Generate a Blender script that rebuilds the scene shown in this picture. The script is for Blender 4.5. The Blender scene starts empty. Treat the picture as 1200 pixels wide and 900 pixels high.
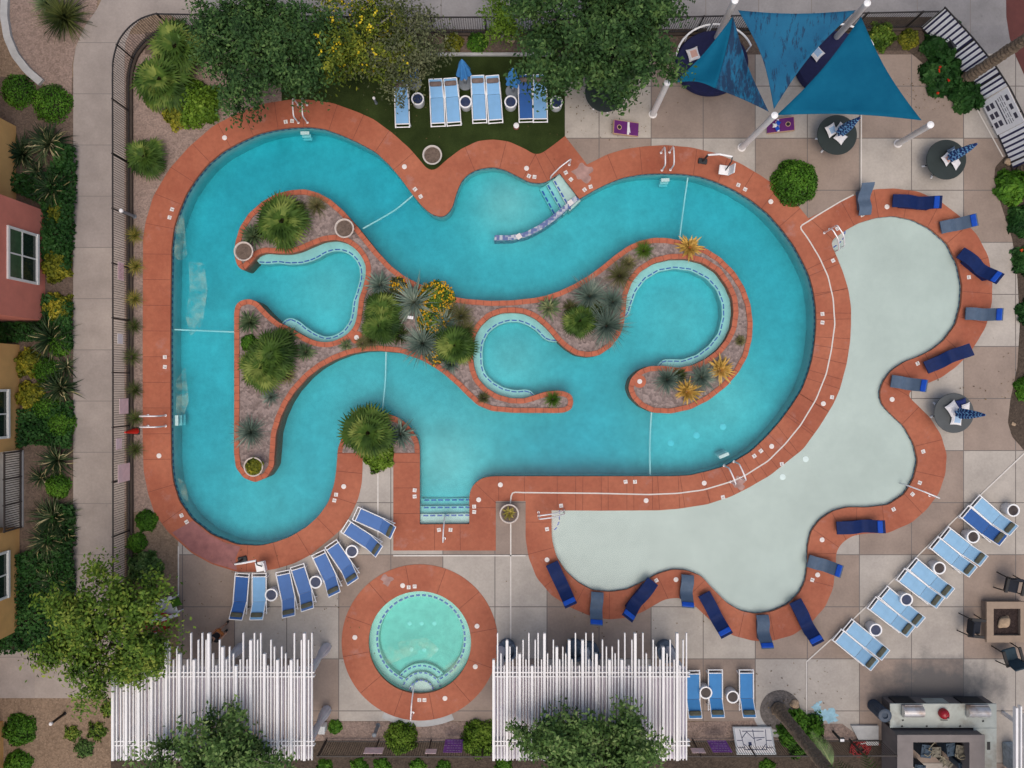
import bpy, bmesh, math, random
import numpy as np
from mathutils import Vector, Matrix
from mathutils.geometry import tessellate_polygon

random.seed(7)
rng = np.random.default_rng(7)
C = bpy.context.scene.collection
S, CX, CY, H = 25.0, 600.0, 450.0, 32.0      # plan scale (units per metre), plan centre, drone height
R = math.radians


def P(px, py, z=0.0):
    """plan units -> metres, for something seen from the drone at height z"""
    k = (H - z) / H
    return Vector(((px - CX) / S * k, (CY - py) / S * k, z))


def W(px, py, z=0.0):
    """plan units -> metres on the ground plan, placed at height z"""
    return Vector(((px - CX) / S, (CY - py) / S, z))


# ------------------------------------------------------------------ materials
MATS = {}


def nmat(name):
    m = bpy.data.materials.new(name)
    m.use_nodes = True
    nt = m.node_tree
    b = nt.nodes['Principled BSDF']
    return m, nt, b


def N(nt, typ, **kw):
    n = nt.nodes.new(typ)
    for k, v in kw.items():
        if k.startswith('i_'):
            n.inputs[k[2:].replace('_', ' ')].default_value = v
        else:
            setattr(n, k, v)
    return n


def rgb(c):
    return (c[0], c[1], c[2], 1.0)


def mix(nt, fac, a, b, blend='MIX'):
    n = nt.nodes.new('ShaderNodeMix')
    n.data_type = 'RGBA'
    n.blend_type = blend
    for sock, v in ((n.inputs[0], fac), (n.inputs[6], a), (n.inputs[7], b)):
        if hasattr(v, 'links') or isinstance(v, bpy.types.NodeSocket):
            nt.links.new(v, sock)
        elif isinstance(v, (int, float)):
            sock.default_value = v
        else:
            sock.default_value = rgb(v)
    return n.outputs[2]


def ramp(nt, src, p0, p1, c0=(0, 0, 0), c1=(1, 1, 1)):
    r = nt.nodes.new('ShaderNodeValToRGB')
    r.color_ramp.elements[0].position = p0
    r.color_ramp.elements[1].position = p1
    r.color_ramp.elements[0].color = rgb(c0)
    r.color_ramp.elements[1].color = rgb(c1)
    nt.links.new(src, r.inputs[0])
    return r.outputs[0]


def wpos(nt):
    return N(nt, 'ShaderNodeNewGeometry').outputs['Position']


def opos(nt):
    return N(nt, 'ShaderNodeTexCoord').outputs['Object']


def noise(nt, vec, scale, detail=5, rough=0.6):
    n = N(nt, 'ShaderNodeTexNoise')
    n.inputs['Scale'].default_value = scale
    n.inputs['Detail'].default_value = detail
    n.inputs['Roughness'].default_value = rough
    nt.links.new(vec, n.inputs['Vector'])
    return n.outputs['Fac']


def bump(nt, b, h, strength=0.3, dist=0.02):
    n = N(nt, 'ShaderNodeBump')
    n.inputs['Strength'].default_value = strength
    n.inputs['Distance'].default_value = dist
    nt.links.new(h, n.inputs['Height'])
    nt.links.new(n.outputs[0], b.inputs['Normal'])


def M(name, col, rough=0.6, var=0.15, scale=6.0, metal=0.0, bmp=0.0, spec=0.4, dirt=None):
    """plain surface with uneven colour; cached by name"""
    if name in MATS:
        return MATS[name]
    m, nt, b = nmat(name)
    v = opos(nt)
    f = noise(nt, v, scale)
    lo = tuple(max(0, c * (1 - var)) for c in col)
    hi = tuple(min(1, c * (1 + var)) for c in col)
    c = ramp(nt, f, 0.3, 0.7, lo, hi)
    if dirt:
        d = ramp(nt, noise(nt, v, scale * 0.35, 6), 0.5, 0.72)
        c = mix(nt, d, c, dirt)
    nt.links.new(c, b.inputs['Base Color'])
    b.inputs['Roughness'].default_value = rough
    b.inputs['Metallic'].default_value = metal
    b.inputs['Specular IOR Level'].default_value = spec
    if bmp:
        bump(nt, b, noise(nt, v, scale * 6, 3), bmp, 0.01)
    MATS[name] = m
    return m


def leafmat(name, dark, mid, light, rough=0.55, scale=0.9):
    """foliage: each leaf its own shade, clumps vary"""
    if name in MATS:
        return MATS[name]
    m, nt, b = nmat(name)
    g = N(nt, 'ShaderNodeNewGeometry')
    r = N(nt, 'ShaderNodeValToRGB')
    e = r.color_ramp.elements
    e[0].position, e[0].color = 0.0, rgb(dark)
    e[1].position, e[1].color = 1.0, rgb(light)
    k = e.new(0.55)
    k.color = rgb(mid)
    nz = noise(nt, g.outputs['Position'], scale, 3)
    ad = N(nt, 'ShaderNodeMath', operation='MULTIPLY_ADD')
    nt.links.new(nz, ad.inputs[0])
    ad.inputs[1].default_value = 1.9
    ad.inputs[2].default_value = -0.70
    ad2 = N(nt, 'ShaderNodeMath', operation='ADD')
    hf = N(nt, 'ShaderNodeMath', operation='MULTIPLY')
    nt.links.new(g.outputs['Random Per Island'], hf.inputs[0])
    hf.inputs[1].default_value = 0.5
    nt.links.new(hf.outputs[0], ad2.inputs[0])
    nt.links.new(ad.outputs[0], ad2.inputs[1])
    nt.links.new(ad2.outputs[0], r.inputs[0])
    nt.links.new(r.outputs[0], b.inputs['Base Color'])
    b.inputs['Roughness'].default_value = rough
    b.inputs['Specular IOR Level'].default_value = 0.12
    MATS[name] = m
    return m


# ------------------------------------------------------------------ mesh builder
class MB:
    def __init__(self):
        self.v, self.f, self.m, self.T = [], [], [], Matrix.Identity(4)

    def add(self, verts, faces, mi=0):
        o = len(self.v)
        T = self.T
        self.v += [T @ Vector(p) for p in verts]
        self.f += [tuple(i + o for i in f) for f in faces]
        self.m += [mi] * len(faces)

    def box(self, c, s, rz=0.0, mi=0, bev=0.0, M4=None):
        x, y, z = s[0] / 2, s[1] / 2, s[2] / 2
        A = (Matrix.Translation(Vector(c)) @ Matrix.Rotation(rz, 4, 'Z')) if M4 is None else M4
        if bev <= 0:
            vs = [(sx * x, sy * y, sz * z) for sz in (-1, 1) for sy in (-1, 1) for sx in (-1, 1)]
            fs = [(0, 2, 3, 1), (4, 5, 7, 6), (0, 1, 5, 4), (2, 6, 7, 3), (0, 4, 6, 2), (1, 3, 7, 5)]
        else:
            b = min(bev, x * 0.9, y * 0.9, z * 0.9)
            rings = [(x - b, y - b, -z), (x, y, -z + b), (x, y, z - b), (x - b, y - b, z)]
            vs, fs = [], []
            for (rx, ry, rz_) in rings:
                q = b if rx == x else b * 0.6
                vs += [(rx - q, -ry, rz_), (rx, -ry + q, rz_), (rx, ry - q, rz_), (rx - q, ry, rz_),
                       (-rx + q, ry, rz_), (-rx, ry - q, rz_), (-rx, -ry + q, rz_), (-rx + q, -ry, rz_)]
            for r in range(3):
                for i in range(8):
                    j = (i + 1) % 8
                    fs.append((r * 8 + i, r * 8 + j, r * 8 + 8 + j, r * 8 + 8 + i))
            fs.append(tuple(range(24, 32)))
            fs.append(tuple(reversed(range(0, 8))))
        self.add([A @ Vector(p) for p in vs], fs, mi)

    def lathe(self, prof, c=(0, 0, 0), n=24, mi=0, sx=1.0, sy=1.0, cap=True, wob=None):
        """prof: list of (r, z)"""
        vs, fs = [], []
        for k, (r, z) in enumerate(prof):
            for i in range(n):
                a = 2 * math.pi * i / n
                rr = r * (wob(a, z) if wob else 1)
                vs.append((c[0] + rr * sx * math.cos(a), c[1] + rr * sy * math.sin(a), c[2] + z))
        for k in range(len(prof) - 1):
            for i in range(n):
                j = (i + 1) % n
                fs.append((k * n + i, k * n + j, k * n + n + j, k * n + n + i))
        if cap:
            fs.append(tuple(range((len(prof) - 1) * n, len(prof) * n)))
            fs.append(tuple(reversed(range(n))))
        self.add(vs, fs, mi)

    def tube(self, pts, r, n=8, mi=0, cap=True):
        pts = [Vector(p) for p in pts]
        rs = r if isinstance(r, (list, tuple)) else [r] * len(pts)
        vs, fs = [], []
        up = Vector((0, 0, 1))
        prev = None
        for i, p in enumerate(pts):
            a = pts[max(0, i - 1)]
            b = pts[min(len(pts) - 1, i + 1)]
            t = (b - a).normalized()
            if prev is None:
                ref = up if abs(t.z) < 0.9 else Vector((1, 0, 0))
                u = t.cross(ref).normalized()
            else:
                u = (prev - t * prev.dot(t)).normalized()
            prev = u
            w = t.cross(u)
            for k in range(n):
                an = 2 * math.pi * k / n
                vs.append(p + (u * math.cos(an) + w * math.sin(an)) * rs[i])
        for i in range(len(pts) - 1):
            for k in range(n):
                j = (k + 1) % n
                fs.append((i * n + k, i * n + j, i * n + n + j, i * n + n + k))
        if cap:
            fs.append(tuple(reversed(range(n))))
            fs.append(tuple(range((len(pts) - 1) * n, len(pts) * n)))
        self.add(vs, fs, mi)

    def sheet(self, loops, z, mi=0):
        """filled polygon with holes"""
        L = [[Vector((p[0], p[1], 0)) for p in lp] for lp in loops]
        tri = tessellate_polygon(L)
        flat = [p for lp in L for p in lp]
        fs = []
        for t in tri:
            a, b, c = (flat[i] for i in t)
            cr = (b.x - a.x) * (c.y - a.y) - (b.y - a.y) * (c.x - a.x)
            if abs(cr) < 1e-9:
                continue
            fs.append(tuple(t) if cr > 0 else tuple(reversed(t)))
        self.add([(p.x, p.y, z) for p in flat], fs, mi)

    def wall(self, loop, z0, z1, mi=0, closed=True):
        n = len(loop)
        vs = [(p[0], p[1], z0) for p in loop] + [(p[0], p[1], z1) for p in loop]
        fs = [(i, (i + 1) % n, n + (i + 1) % n, n + i) for i in range(n if closed else n - 1)]
        self.add(vs, fs, mi)

    def prism(self, loops, z0, z1, mi=0, mi_side=None, bottom=False):
        self.sheet(loops, z1, mi)
        if bottom:
            self.sheet(loops, z0, mi)
        for lp in loops:
            self.wall(lp, z0, z1, mi if mi_side is None else mi_side)

    def strip(self, pts, width, z, mi=0, closed=False):
        pts = [Vector((p[0], p[1])) for p in pts]
        n = len(pts)
        vs = []
        for i in range(n):
            a = pts[(i - 1) % n] if closed or i > 0 else pts[0]
            b = pts[(i + 1) % n] if closed or i < n - 1 else pts[-1]
            t = (b - a).normalized()
            nn = Vector((-t.y, t.x)) * width / 2
            vs += [(pts[i].x + nn.x, pts[i].y + nn.y, z), (pts[i].x - nn.x, pts[i].y - nn.y, z)]
        fs = []
        for i in range(n if closed else n - 1):
            j = (i + 1) % n
            fs.append((2 * i + 1, 2 * j + 1, 2 * j, 2 * i))
        self.add(vs, fs, mi)

    def build(self, name, mats, parent=None, smooth=False, recalc=True, weld=False):
        me = bpy.data.meshes.new(name)
        me.from_pydata([tuple(p) for p in self.v], [], self.f)
        mats = mats if isinstance(mats, (list, tuple)) else [mats]
        for m in mats:
            me.materials.append(m)
        me.polygons.foreach_set('material_index', self.m)
        if recalc:
            bm = bmesh.new()
            bm.from_mesh(me)
            if weld:
                bmesh.ops.remove_doubles(bm, verts=bm.verts, dist=1e-4)
            bmesh.ops.recalc_face_normals(bm, faces=bm.faces)
            bm.to_mesh(me)
            bm.free()
        if smooth:
            me.polygons.foreach_set('use_smooth', [True] * len(me.polygons))
            try:
                me.set_sharp_from_angle(angle=R(40))
            except Exception:
                pass
        me.update()
        o = bpy.data.objects.new(name, me)
        C.objects.link(o)
        if parent:
            o.parent = parent
        return o


def npmesh(name, verts, faces, mats, parent=None, mi=None, smooth=False):
    me = bpy.data.meshes.new(name)
    verts = np.asarray(verts, dtype=np.float32)
    faces = np.asarray(faces, dtype=np.int32)
    k = faces.shape[1]
    me.vertices.add(len(verts))
    me.vertices.foreach_set('co', verts.ravel())
    me.loops.add(faces.size)
    me.loops.foreach_set('vertex_index', faces.ravel())
    me.polygons.add(len(faces))
    me.polygons.foreach_set('loop_start', np.arange(0, faces.size, k, dtype=np.int32))
    mats = mats if isinstance(mats, (list, tuple)) else [mats]
    for m in mats:
        me.materials.append(m)
    if mi is not None:
        me.polygons.foreach_set('material_index', np.asarray(mi, dtype=np.int32))
    if smooth:
        me.polygons.foreach_set('use_smooth', np.ones(len(faces), dtype=bool))
    me.update(calc_edges=True)
    me.validate()
    o = bpy.data.objects.new(name, me)
    C.objects.link(o)
    if parent:
        o.parent = parent
    return o


# ------------------------------------------------------------------ things
def tag(o, label, cat, group=None, kind=None):
    o['label'] = label
    o['category'] = cat
    if group:
        o['group'] = group
    if kind:
        o['kind'] = kind
    return o


def thing(name, label, cat, loc=(0, 0, 0), rz=0.0, group=None):
    o = bpy.data.objects.new(name, None)
    o.empty_display_size = 0.2
    C.objects.link(o)
    o.location = loc
    o.rotation_euler = (0, 0, rz)
    return tag(o, label, cat, group)


def struct(o):
    o['kind'] = 'structure'
    return o


def copy_tree(o, parent=None):
    c = o.copy()
    C.objects.link(c)
    if parent:
        c.parent = parent
    for ch in list(o.children):
        copy_tree(ch, c)
    return c


class Proto:
    """first use takes the object itself, later uses copy it and its parts"""

    def __init__(self, make):
        self.make, self.o, self.used = make, None, False

    def put(self, label, loc, rz=0.0, group=None, sc=None):
        if self.o is None:
            self.o = self.make()
            o = self.o
        else:
            o = copy_tree(self.o)
        o.location = loc
        o.rotation_euler = (0, 0, rz)
        if sc:
            o.scale = (sc, sc, sc)
        o['label'] = label
        if group:
            o['group'] = group
        return o


# ------------------------------------------------------------------ plan paths
def resample(pts, step, closed):
    pts = [np.array(p[:2], float) for p in pts]
    if closed:
        pts = pts + [pts[0]]
    out = []
    for a, b in zip(pts[:-1], pts[1:]):
        n = max(1, int(round(np.linalg.norm(b - a) / step)))
        for i in range(n):
            out.append(a + (b - a) * i / n)
    if not closed:
        out.append(pts[-1])
    return np.array(out)


def taubin(a, it, closed):
    for k in range(it):
        for lam in (0.5, -0.53):
            if closed:
                l = (np.roll(a, 1, 0) + np.roll(a, -1, 0)) / 2 - a
            else:
                l = np.zeros_like(a)
                l[1:-1] = (a[:-2] + a[2:]) / 2 - a[1:-1]
            a = a + lam * l
    return a


def smooth(pts, closed=True, step=3.0, it=14):
    """plan outline -> smooth metres polyline; a third value marks a hard corner"""
    cor = [i for i, p in enumerate(pts) if len(p) > 2]
    if not cor:
        a = taubin(resample(pts, step, closed), it, closed)
    else:
        out = []
        if closed:
            pts = list(pts[cor[0]:]) + list(pts[:cor[0]]) + [pts[cor[0]]]
        idx = sorted(set([0, len(pts) - 1] + [i for i, p in enumerate(pts) if len(p) > 2]))
        for a, b in zip(idx[:-1], idx[1:]):
            seg = taubin(resample(pts[a:b + 1], step, False), it, False)
            out.append(seg if (b == idx[-1] and not closed) else seg[:-1])
        a = np.concatenate(out)
    return np.stack([(a[:, 0] - CX) / S, (CY - a[:, 1]) / S], 1)


def area(a):
    x, y = a[:, 0], a[:, 1]
    return 0.5 * np.sum(x * np.roll(y, -1) - y * np.roll(x, -1))


def ccw(a):
    return a if area(a) > 0 else a[::-1].copy()


def normals(a, closed=True):
    """outward for a counter-clockwise loop"""
    if closed:
        t = np.roll(a, -1, 0) - np.roll(a, 1, 0)
    else:
        t = np.gradient(a, axis=0)
    t /= np.linalg.norm(t, axis=1)[:, None] + 1e-9
    return np.stack([t[:, 1], -t[:, 0]], 1)


def segdist(p, a):
    """distance of each point p to the closed loop a"""
    b = np.roll(a, -1, 0)
    d = b - a
    L = (d ** 2).sum(1) + 1e-12
    ap = p[:, None, :] - a[None]
    t = np.clip((ap * d[None]).sum(2) / L[None], 0, 1)
    q = a[None] + t[..., None] * d[None]
    return np.sqrt(((p[:, None, :] - q) ** 2).sum(2).min(1))


def offset(a, d, keep=0.96):
    """offset a ccw loop outward by d (negative: inward), dropping folds"""
    a = ccw(a)
    o = a + normals(a) * d
    ok = segdist(o, a) >= abs(d) * keep
    o = o[ok]
    dd = np.linalg.norm(o - np.roll(o, 1, 0), axis=1)
    return o[dd > 0.01]


def inside(p, a):
    x, y = p
    x0, y0 = a[:, 0], a[:, 1]
    x1, y1 = np.roll(x0, -1), np.roll(y0, -1)
    c = ((y0 > y) != (y1 > y)) & (x < (x1 - x0) * (y - y0) / (y1 - y0 + 1e-12) + x0)
    return bool(c.sum() % 2)


def raylen(p, d, loops, lo=0.03):
    best = 1e9
    for a in loops:
        b = np.roll(a, -1, 0)
        e = b - a
        den = d[0] * e[:, 1] - d[1] * e[:, 0]
        den = np.where(abs(den) < 1e-9, 1e-9, den)
        w = a - p
        t = (w[:, 0] * e[:, 1] - w[:, 1] * e[:, 0]) / den
        u = (w[:, 0] * d[1] - w[:, 1] * d[0]) / den
        ok = (t > lo) & (u >= 0) & (u <= 1)
        if ok.any():
            best = min(best, t[ok].min())
    return best


def along(a, spacing, closed=True, start=0.0):
    """points, unit tangents at equal spacing along a polyline"""
    b = np.concatenate([a, a[:1]]) if closed else a
    seg = np.linalg.norm(np.diff(b, axis=0), axis=1)
    cum = np.concatenate([[0], np.cumsum(seg)])
    out = []
    s = start
    while s < cum[-1] - (1e-6 if closed else 0):
        i = min(int(np.searchsorted(cum, s, side='right')) - 1, len(seg) - 1)
        t = (b[i + 1] - b[i]) / (seg[i] + 1e-9)
        out.append((b[i] + t * (s - cum[i]), t))
        s += spacing
    return out


def loopW(pts):
    return np.array([[(p[0] - CX) / S, (CY - p[1]) / S] for p in pts])
# ------------------------------------------------------------------ outlines (plan units)
POOL = [(200, 440), (199.8, 400), (200.2, 340), (201, 290), (204, 266), (210, 248), (218, 228), (230, 209), (244, 192), (262, 177),
        (282, 166), (302, 157), (322, 152), (342, 149.4), (362, 148.6), (380, 151), (400, 158), (420, 167), (440, 178),
        (456, 193), (468, 207), (482, 226), (494, 241), (506, 251), (518, 254), (526, 249), (531, 240), (535, 226),
        (541, 212), (550, 203), (562, 197.6), (578, 195.6), (592, 199), (606, 206), (620, 213), (631, 214.4), (640, 213),
        (656, 203, 1), (679, 233, 1), (696, 223), (712, 215), (730, 208), (752, 204), (772, 203), (800, 203.6), (820, 206.4),
        (840, 213), (860, 222), (880, 234), (900, 250), (916, 268), (930, 287), (940, 305), (948, 322), (953, 340), (956, 360),
        (956.5, 380), (955, 400), (952, 420), (947, 438), (940, 456), (928, 475), (914, 494), (898, 512), (880, 529),
        (862, 540), (850, 546), (830, 552), (808, 557), (788, 558), (720, 558), (578, 558), (566, 560), (557, 566),
        (552, 573), (550, 582), (550, 614, 1), (492, 614.5, 1), (492, 530), (491, 518), (486, 508), (478, 498), (468, 490), (455, 485),
        (440, 484), (424, 489), (410, 498), (401, 512), (396, 526), (395, 540), (393.6, 556), (391, 570), (385, 588), (374, 604),
        (360, 617), (340, 629), (322, 635.5), (304, 639.5), (278, 638), (248.7, 626.7), (224.7, 608), (210, 586.7), (203.3, 565),
        (201, 546.7), (200, 493)]
WADE = [(974, 286), (980, 300), (988, 320), (994, 340), (997, 360), (997, 380), (996, 400), (992, 426), (984, 456), (976, 474),
        (960, 500), (941, 526), (921, 542), (902, 557), (877, 571.5), (856, 582), (828, 591), (796, 596), (772, 598), (700, 598.4),
        (646.4, 598, 1), (646.4, 625), (647.7, 636), (652.5, 653), (663.5, 670), (678, 683), (695, 692), (715, 693.7),
        (734.4, 691), (754, 682), (771, 672.4), (788, 667.5), (805, 668.5), (822, 675.5), (836, 690.7), (852, 706.7), (868, 716),
        (886.7, 719.5), (905, 716.5), (924, 708), (937, 694.7), (944, 680), (946.7, 660), (946.7, 640), (950.7, 622.7), (961, 609),
        (976, 599), (993, 594.5), (1017, 594.5), (1041, 591.5), (1060, 579), (1071, 560), (1075.5, 540), (1071, 520), (1060, 500),
        (1045, 486), (1034, 474), (1031, 461), (1035, 447.5), (1045, 434), (1060, 424), (1077.5, 417.5), (1092, 410), (1106, 399),
        (1120, 380), (1126, 357.5), (1127.5, 335), (1122.5, 310), (1110, 285), (1090, 267.5), (1070, 257.5), (1047.5, 253),
        (1027.5, 255), (1007.5, 261), (992.5, 269), (982, 276), (976, 281)]
COPE = [(167.6, 520), (167.6, 400), (168, 280), (171, 260), (180, 230), (199, 198), (222, 172), (250, 148), (280, 132), (310, 121.6),
        (340, 117), (362, 117), (390, 121), (418, 131), (438, 140), (460, 156), (480, 174), (494, 190), (500, 197), (506, 199.4),
        (512, 197.6), (524, 187), (540, 175), (560, 165.5), (578, 163.6), (596, 166), (614, 174), (626, 180.6), (634, 180),
        (646, 172), (662, 159.6, 1), (688, 193, 1), (712, 181), (732, 175), (756, 171.6), (780, 170.2), (810, 173), (840, 180),
        (868, 192), (890, 205), (912, 220), (930, 235), (947, 256, 1), (960, 250), (985, 235), (1006, 227.5), (1025, 222),
        (1047.5, 221), (1075, 224.5), (1100, 235), (1125, 254), (1145, 276), (1157.5, 300), (1162.5, 325), (1162, 355),
        (1155, 382.5), (1145, 400), (1135, 415), (1120, 430), (1102.5, 442.5), (1082.5, 451), (1070, 456), (1065, 461),
        (1066, 466), (1075, 475), (1090, 490), (1102.5, 510), (1109, 532.5), (1107.5, 555), (1100, 577.5), (1085, 597.5),
        (1067.5, 612.5), (1040, 624.5), (1014.7, 625), (998.7, 628), (986.7, 636), (980, 646.7), (978.7, 665), (976, 689),
        (966.7, 710.7), (950.7, 729), (929, 744), (905, 750.7), (884, 751), (860, 745), (841, 734.7), (825, 720), (811, 707),
        (796, 700.5), (780, 702), (771, 706.6), (751.5, 717.6), (732, 724), (712.4, 725.7), (690, 721), (668, 711.5), (646, 697),
        (629, 677), (619.5, 653), (616, 631), (616, 587, 1), (581, 587, 1), (581, 645, 1), (461, 645, 1), (461, 524, 1), (425, 524, 1),
        (425, 548), (424, 566), (420, 584), (411, 604), (400, 620), (390, 629), (363, 650.7), (345, 660), (323, 666.7), (299, 670),
        (278, 670), (248.7, 661), (224.7, 648), (198, 624), (182, 602.7), (174, 578.7), (168.7, 552)]
ISLE = [(285.5, 317), (278.7, 312), (275, 300), (275.7, 285), (281, 267), (291.5, 250.5), (308, 236), (324.5, 227), (341, 223),
        (357.5, 222), (372.5, 226), (387.5, 234), (402.5, 247), (416, 262), (429, 278), (442.7, 295), (458.7, 312), (474.7, 324.4),
        (492.4, 333.3), (510, 341), (528, 347.3), (547, 350.5), (574.4, 352.6), (601, 352), (626, 349.3), (640, 346.5), (656, 341),
        (673, 333), (691, 322.4), (705.3, 311.8), (719.5, 300), (735.5, 288.7), (749.8, 282.4), (765.8, 278.8), (781, 279),
        (797.7, 282), (813, 286), (828, 291.7), (844.3, 302), (860.7, 318.5), (872.3, 337), (879.3, 357), (882, 378), (881, 396.7),
        (875.8, 417.7), (865.3, 436.3), (851.3, 452.7), (830.3, 469), (809.3, 479.5), (786, 484.6), (765, 483.5), (751, 477),
        (740.5, 466.7), (736.3, 455), (739.3, 443.3), (748.7, 434), (760.3, 429.3), (776.7, 428.6), (795.3, 431), (811.7, 428),
        (828, 420), (841, 410), (850.5, 398), (857, 384), (859.5, 366), (858, 350), (851.3, 334.8), (839.7, 318.5), (823.3, 308),
        (804.7, 303.3), (786, 303.5), (767.3, 308), (751, 318), (740.5, 331), (734.5, 347), (732.9, 366), (731, 379), (726.7, 392.7),
        (716, 407), (701.8, 416.3), (689.3, 418.4), (675, 416.2), (662.7, 408.7), (653.3, 400), (645.6, 390.4), (636.7, 381.2),
        (626, 372.7), (613.5, 367.3), (601, 366), (587, 367), (574.4, 371.8), (563.8, 381.6), (557.5, 392), (554.5, 404.7),
        (554, 417), (555.8, 431.3), (560.5, 443.8), (570, 454.4), (583.3, 462.4), (599, 466.7), (613.5, 467), (626, 463.3),
        (638.4, 459.4), (651, 457.8), (661.5, 458.6), (669.5, 462.8), (672, 470.4), (669.5, 479.3), (661.5, 483.4), (651, 484),
        (601, 483.8), (576, 481.5), (560, 475), (547.8, 464), (536, 452), (520, 438), (506, 428.5), (493, 421.5), (469, 413.3),
        (444.4, 411), (428, 411.5), (410, 415), (392, 421.8), (375, 431), (361, 442), (345.5, 459), (336.5, 473), (328.7, 490),
        (323.3, 509), (322, 530), (320.7, 546.7), (312.7, 559.5), (299.3, 565), (286, 560), (276.7, 548), (274.4, 530.7),
        (274.6, 475), (274.6, 366), (277, 356.5), (284, 351.8), (293, 350.5), (302, 354), (310, 362.5), (318.5, 371), (327.5, 378),
        (339.5, 383.8), (350, 390), (362, 396.6), (374, 400.6), (386, 401), (396.5, 397.8), (407, 391.8), (414.5, 383.5), (418, 373),
        (419.3, 362.5), (421, 349), (425, 338), (428.6, 324), (428.8, 312), (424.5, 301.5), (416.5, 291.5), (405.5, 284),
        (393.5, 281), (380, 282.5), (366, 288), (353, 293.8), (341, 297), (326, 297), (311, 296), (302, 299), (295.5, 307)]
BENCH1 = [(301, 307.5), (311, 308), (323, 307), (335, 308.5), (350, 308), (362, 305), (371, 301), (380, 295.5), (389, 292.8), (398, 292.8),
          (407, 296), (414.5, 303), (419, 312), (420, 322), (418.5, 330), (415.5, 340.5), (411.5, 352), (410, 365.5), (407.2, 376),
          (399.5, 386.5), (389, 392.7), (378.5, 394), (368, 390), (357.5, 383.5), (348.5, 376), (339.5, 371.8), (332, 373),
          (327.5, 377.5)]
BENCH1_OUT = [(320, 384), (345, 395), (374, 405), (398, 404), (418, 392), (424, 365), (430, 345), (434, 318), (424, 292), (404, 278), (380, 276),
              (340, 292), (312, 291), (296, 302)]
BENCH2 = [(652, 400.5), (643.8, 399.7), (636.7, 395.8), (629.6, 387.8), (619, 380.7), (608, 376.8), (595.8, 376.6), (583.3, 380.7),
          (572.7, 388.7), (566.4, 401), (565, 413.6), (565.6, 427.8), (569, 438.4), (578, 447.3), (590.4, 454.4), (604.7, 457.4),
          (615.3, 456.4), (622.4, 458), (627.5, 463)]
BENCH2_OUT = [(620, 472), (600, 472), (575, 464), (554, 446), (548, 415), (553, 385), (575, 364), (600, 360), (625, 365), (650, 385), (658, 398)]
BENCH3 = [(772, 428), (779, 421), (790.7, 420.7), (802.3, 421), (818.7, 415.3), (832.7, 404.8), (844.3, 389.7), (848.8, 371),
          (848.3, 354.7), (842, 338.3), (830.3, 325.5), (811.7, 316), (793, 313.6), (774.3, 316.9), (758, 326.7), (747.5, 340.7),
          (741.7, 357), (739.3, 366.3), (732, 374)]
BENCH3_OUT = [(727, 374), (728, 345), (745, 315), (768, 302), (800, 297), (830, 304), (856, 330), (866, 366), (858, 398), (835, 424), (800, 438), (772, 436)]

pool = ccw(smooth(POOL))
wade = ccw(smooth(WADE))
cope = ccw(smooth(COPE))
isle = ccw(smooth(ISLE, step=2.5, it=8))


def circle(px, py, r, n=72):
    return np.array([[(px - CX) / S + r * math.cos(2 * math.pi * i / n), (CY - py) / S + r * math.sin(2 * math.pi * i / n)] for i in range(n)])


SPA = (492.0, 752.7)
spa = circle(*SPA, 60 / S)
spa_out = circle(*SPA, 91.5 / S, 96)

# ------------------------------------------------------------------ ground materials
def ground_mat(name, c1, c2, c3, scale=4.0, peb=60.0, bstr=0.5, blotch=0.25, chip=0.45):
    m, nt, b = nmat(name)
    v = wpos(nt)
    big = noise(nt, v, blotch, 6, 0.65)
    c = ramp(nt, big, 0.32, 0.68, c1, c2)
    vo = N(nt, 'ShaderNodeTexVoronoi')
    vo.inputs['Scale'].default_value = peb / 4
    nt.links.new(v, vo.inputs['Vector'])
    pc = ramp(nt, N(nt, 'ShaderNodeSeparateColor').outputs[0], 0, 1)
    sp = N(nt, 'ShaderNodeSeparateColor')
    nt.links.new(vo.outputs['Color'], sp.inputs[0])
    st = ramp(nt, sp.outputs[0], 0.0, 1.0, tuple(x * 0.55 for x in c3), tuple(min(1, x * 1.5) for x in c3))
    c = mix(nt, chip, c, st)
    f = noise(nt, v, scale, 6, 0.7)
    c = mix(nt, 1.0, c, ramp(nt, f, 0.25, 0.75, (0.72, 0.72, 0.72), (1, 1, 1)), 'MULTIPLY')
    nt.links.new(c, b.inputs['Base Color'])
    b.inputs['Roughness'].default_value = 0.92
    b.inputs['Specular IOR Level'].default_value = 0.15
    bump(nt, b, vo.outputs['Distance'], bstr, 0.03)
    return m


GROUND = ground_mat('desert_ground', (0.21, 0.145, 0.095), (0.30, 0.215, 0.15), (0.26, 0.19, 0.135))
GRAVEL = ground_mat('pink_gravel', (0.25, 0.18, 0.145), (0.34, 0.255, 0.215), (0.30, 0.22, 0.18))
MULCH = ground_mat('dark_mulch', (0.055, 0.042, 0.033), (0.10, 0.075, 0.058), (0.09, 0.068, 0.05))
SOIL = ground_mat('garden_soil', (0.13, 0.095, 0.075), (0.19, 0.14, 0.11), (0.15, 0.11, 0.085))
ROCK = ground_mat('island_gravel_rock', (0.21, 0.155, 0.135), (0.31, 0.24, 0.215), (0.30, 0.235, 0.215), peb=34.0, bstr=1.0, chip=0.62)
LAVA = ground_mat('dark_gravel', (0.10, 0.088, 0.082), (0.17, 0.15, 0.14), (0.15, 0.135, 0.125), peb=50)


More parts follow.
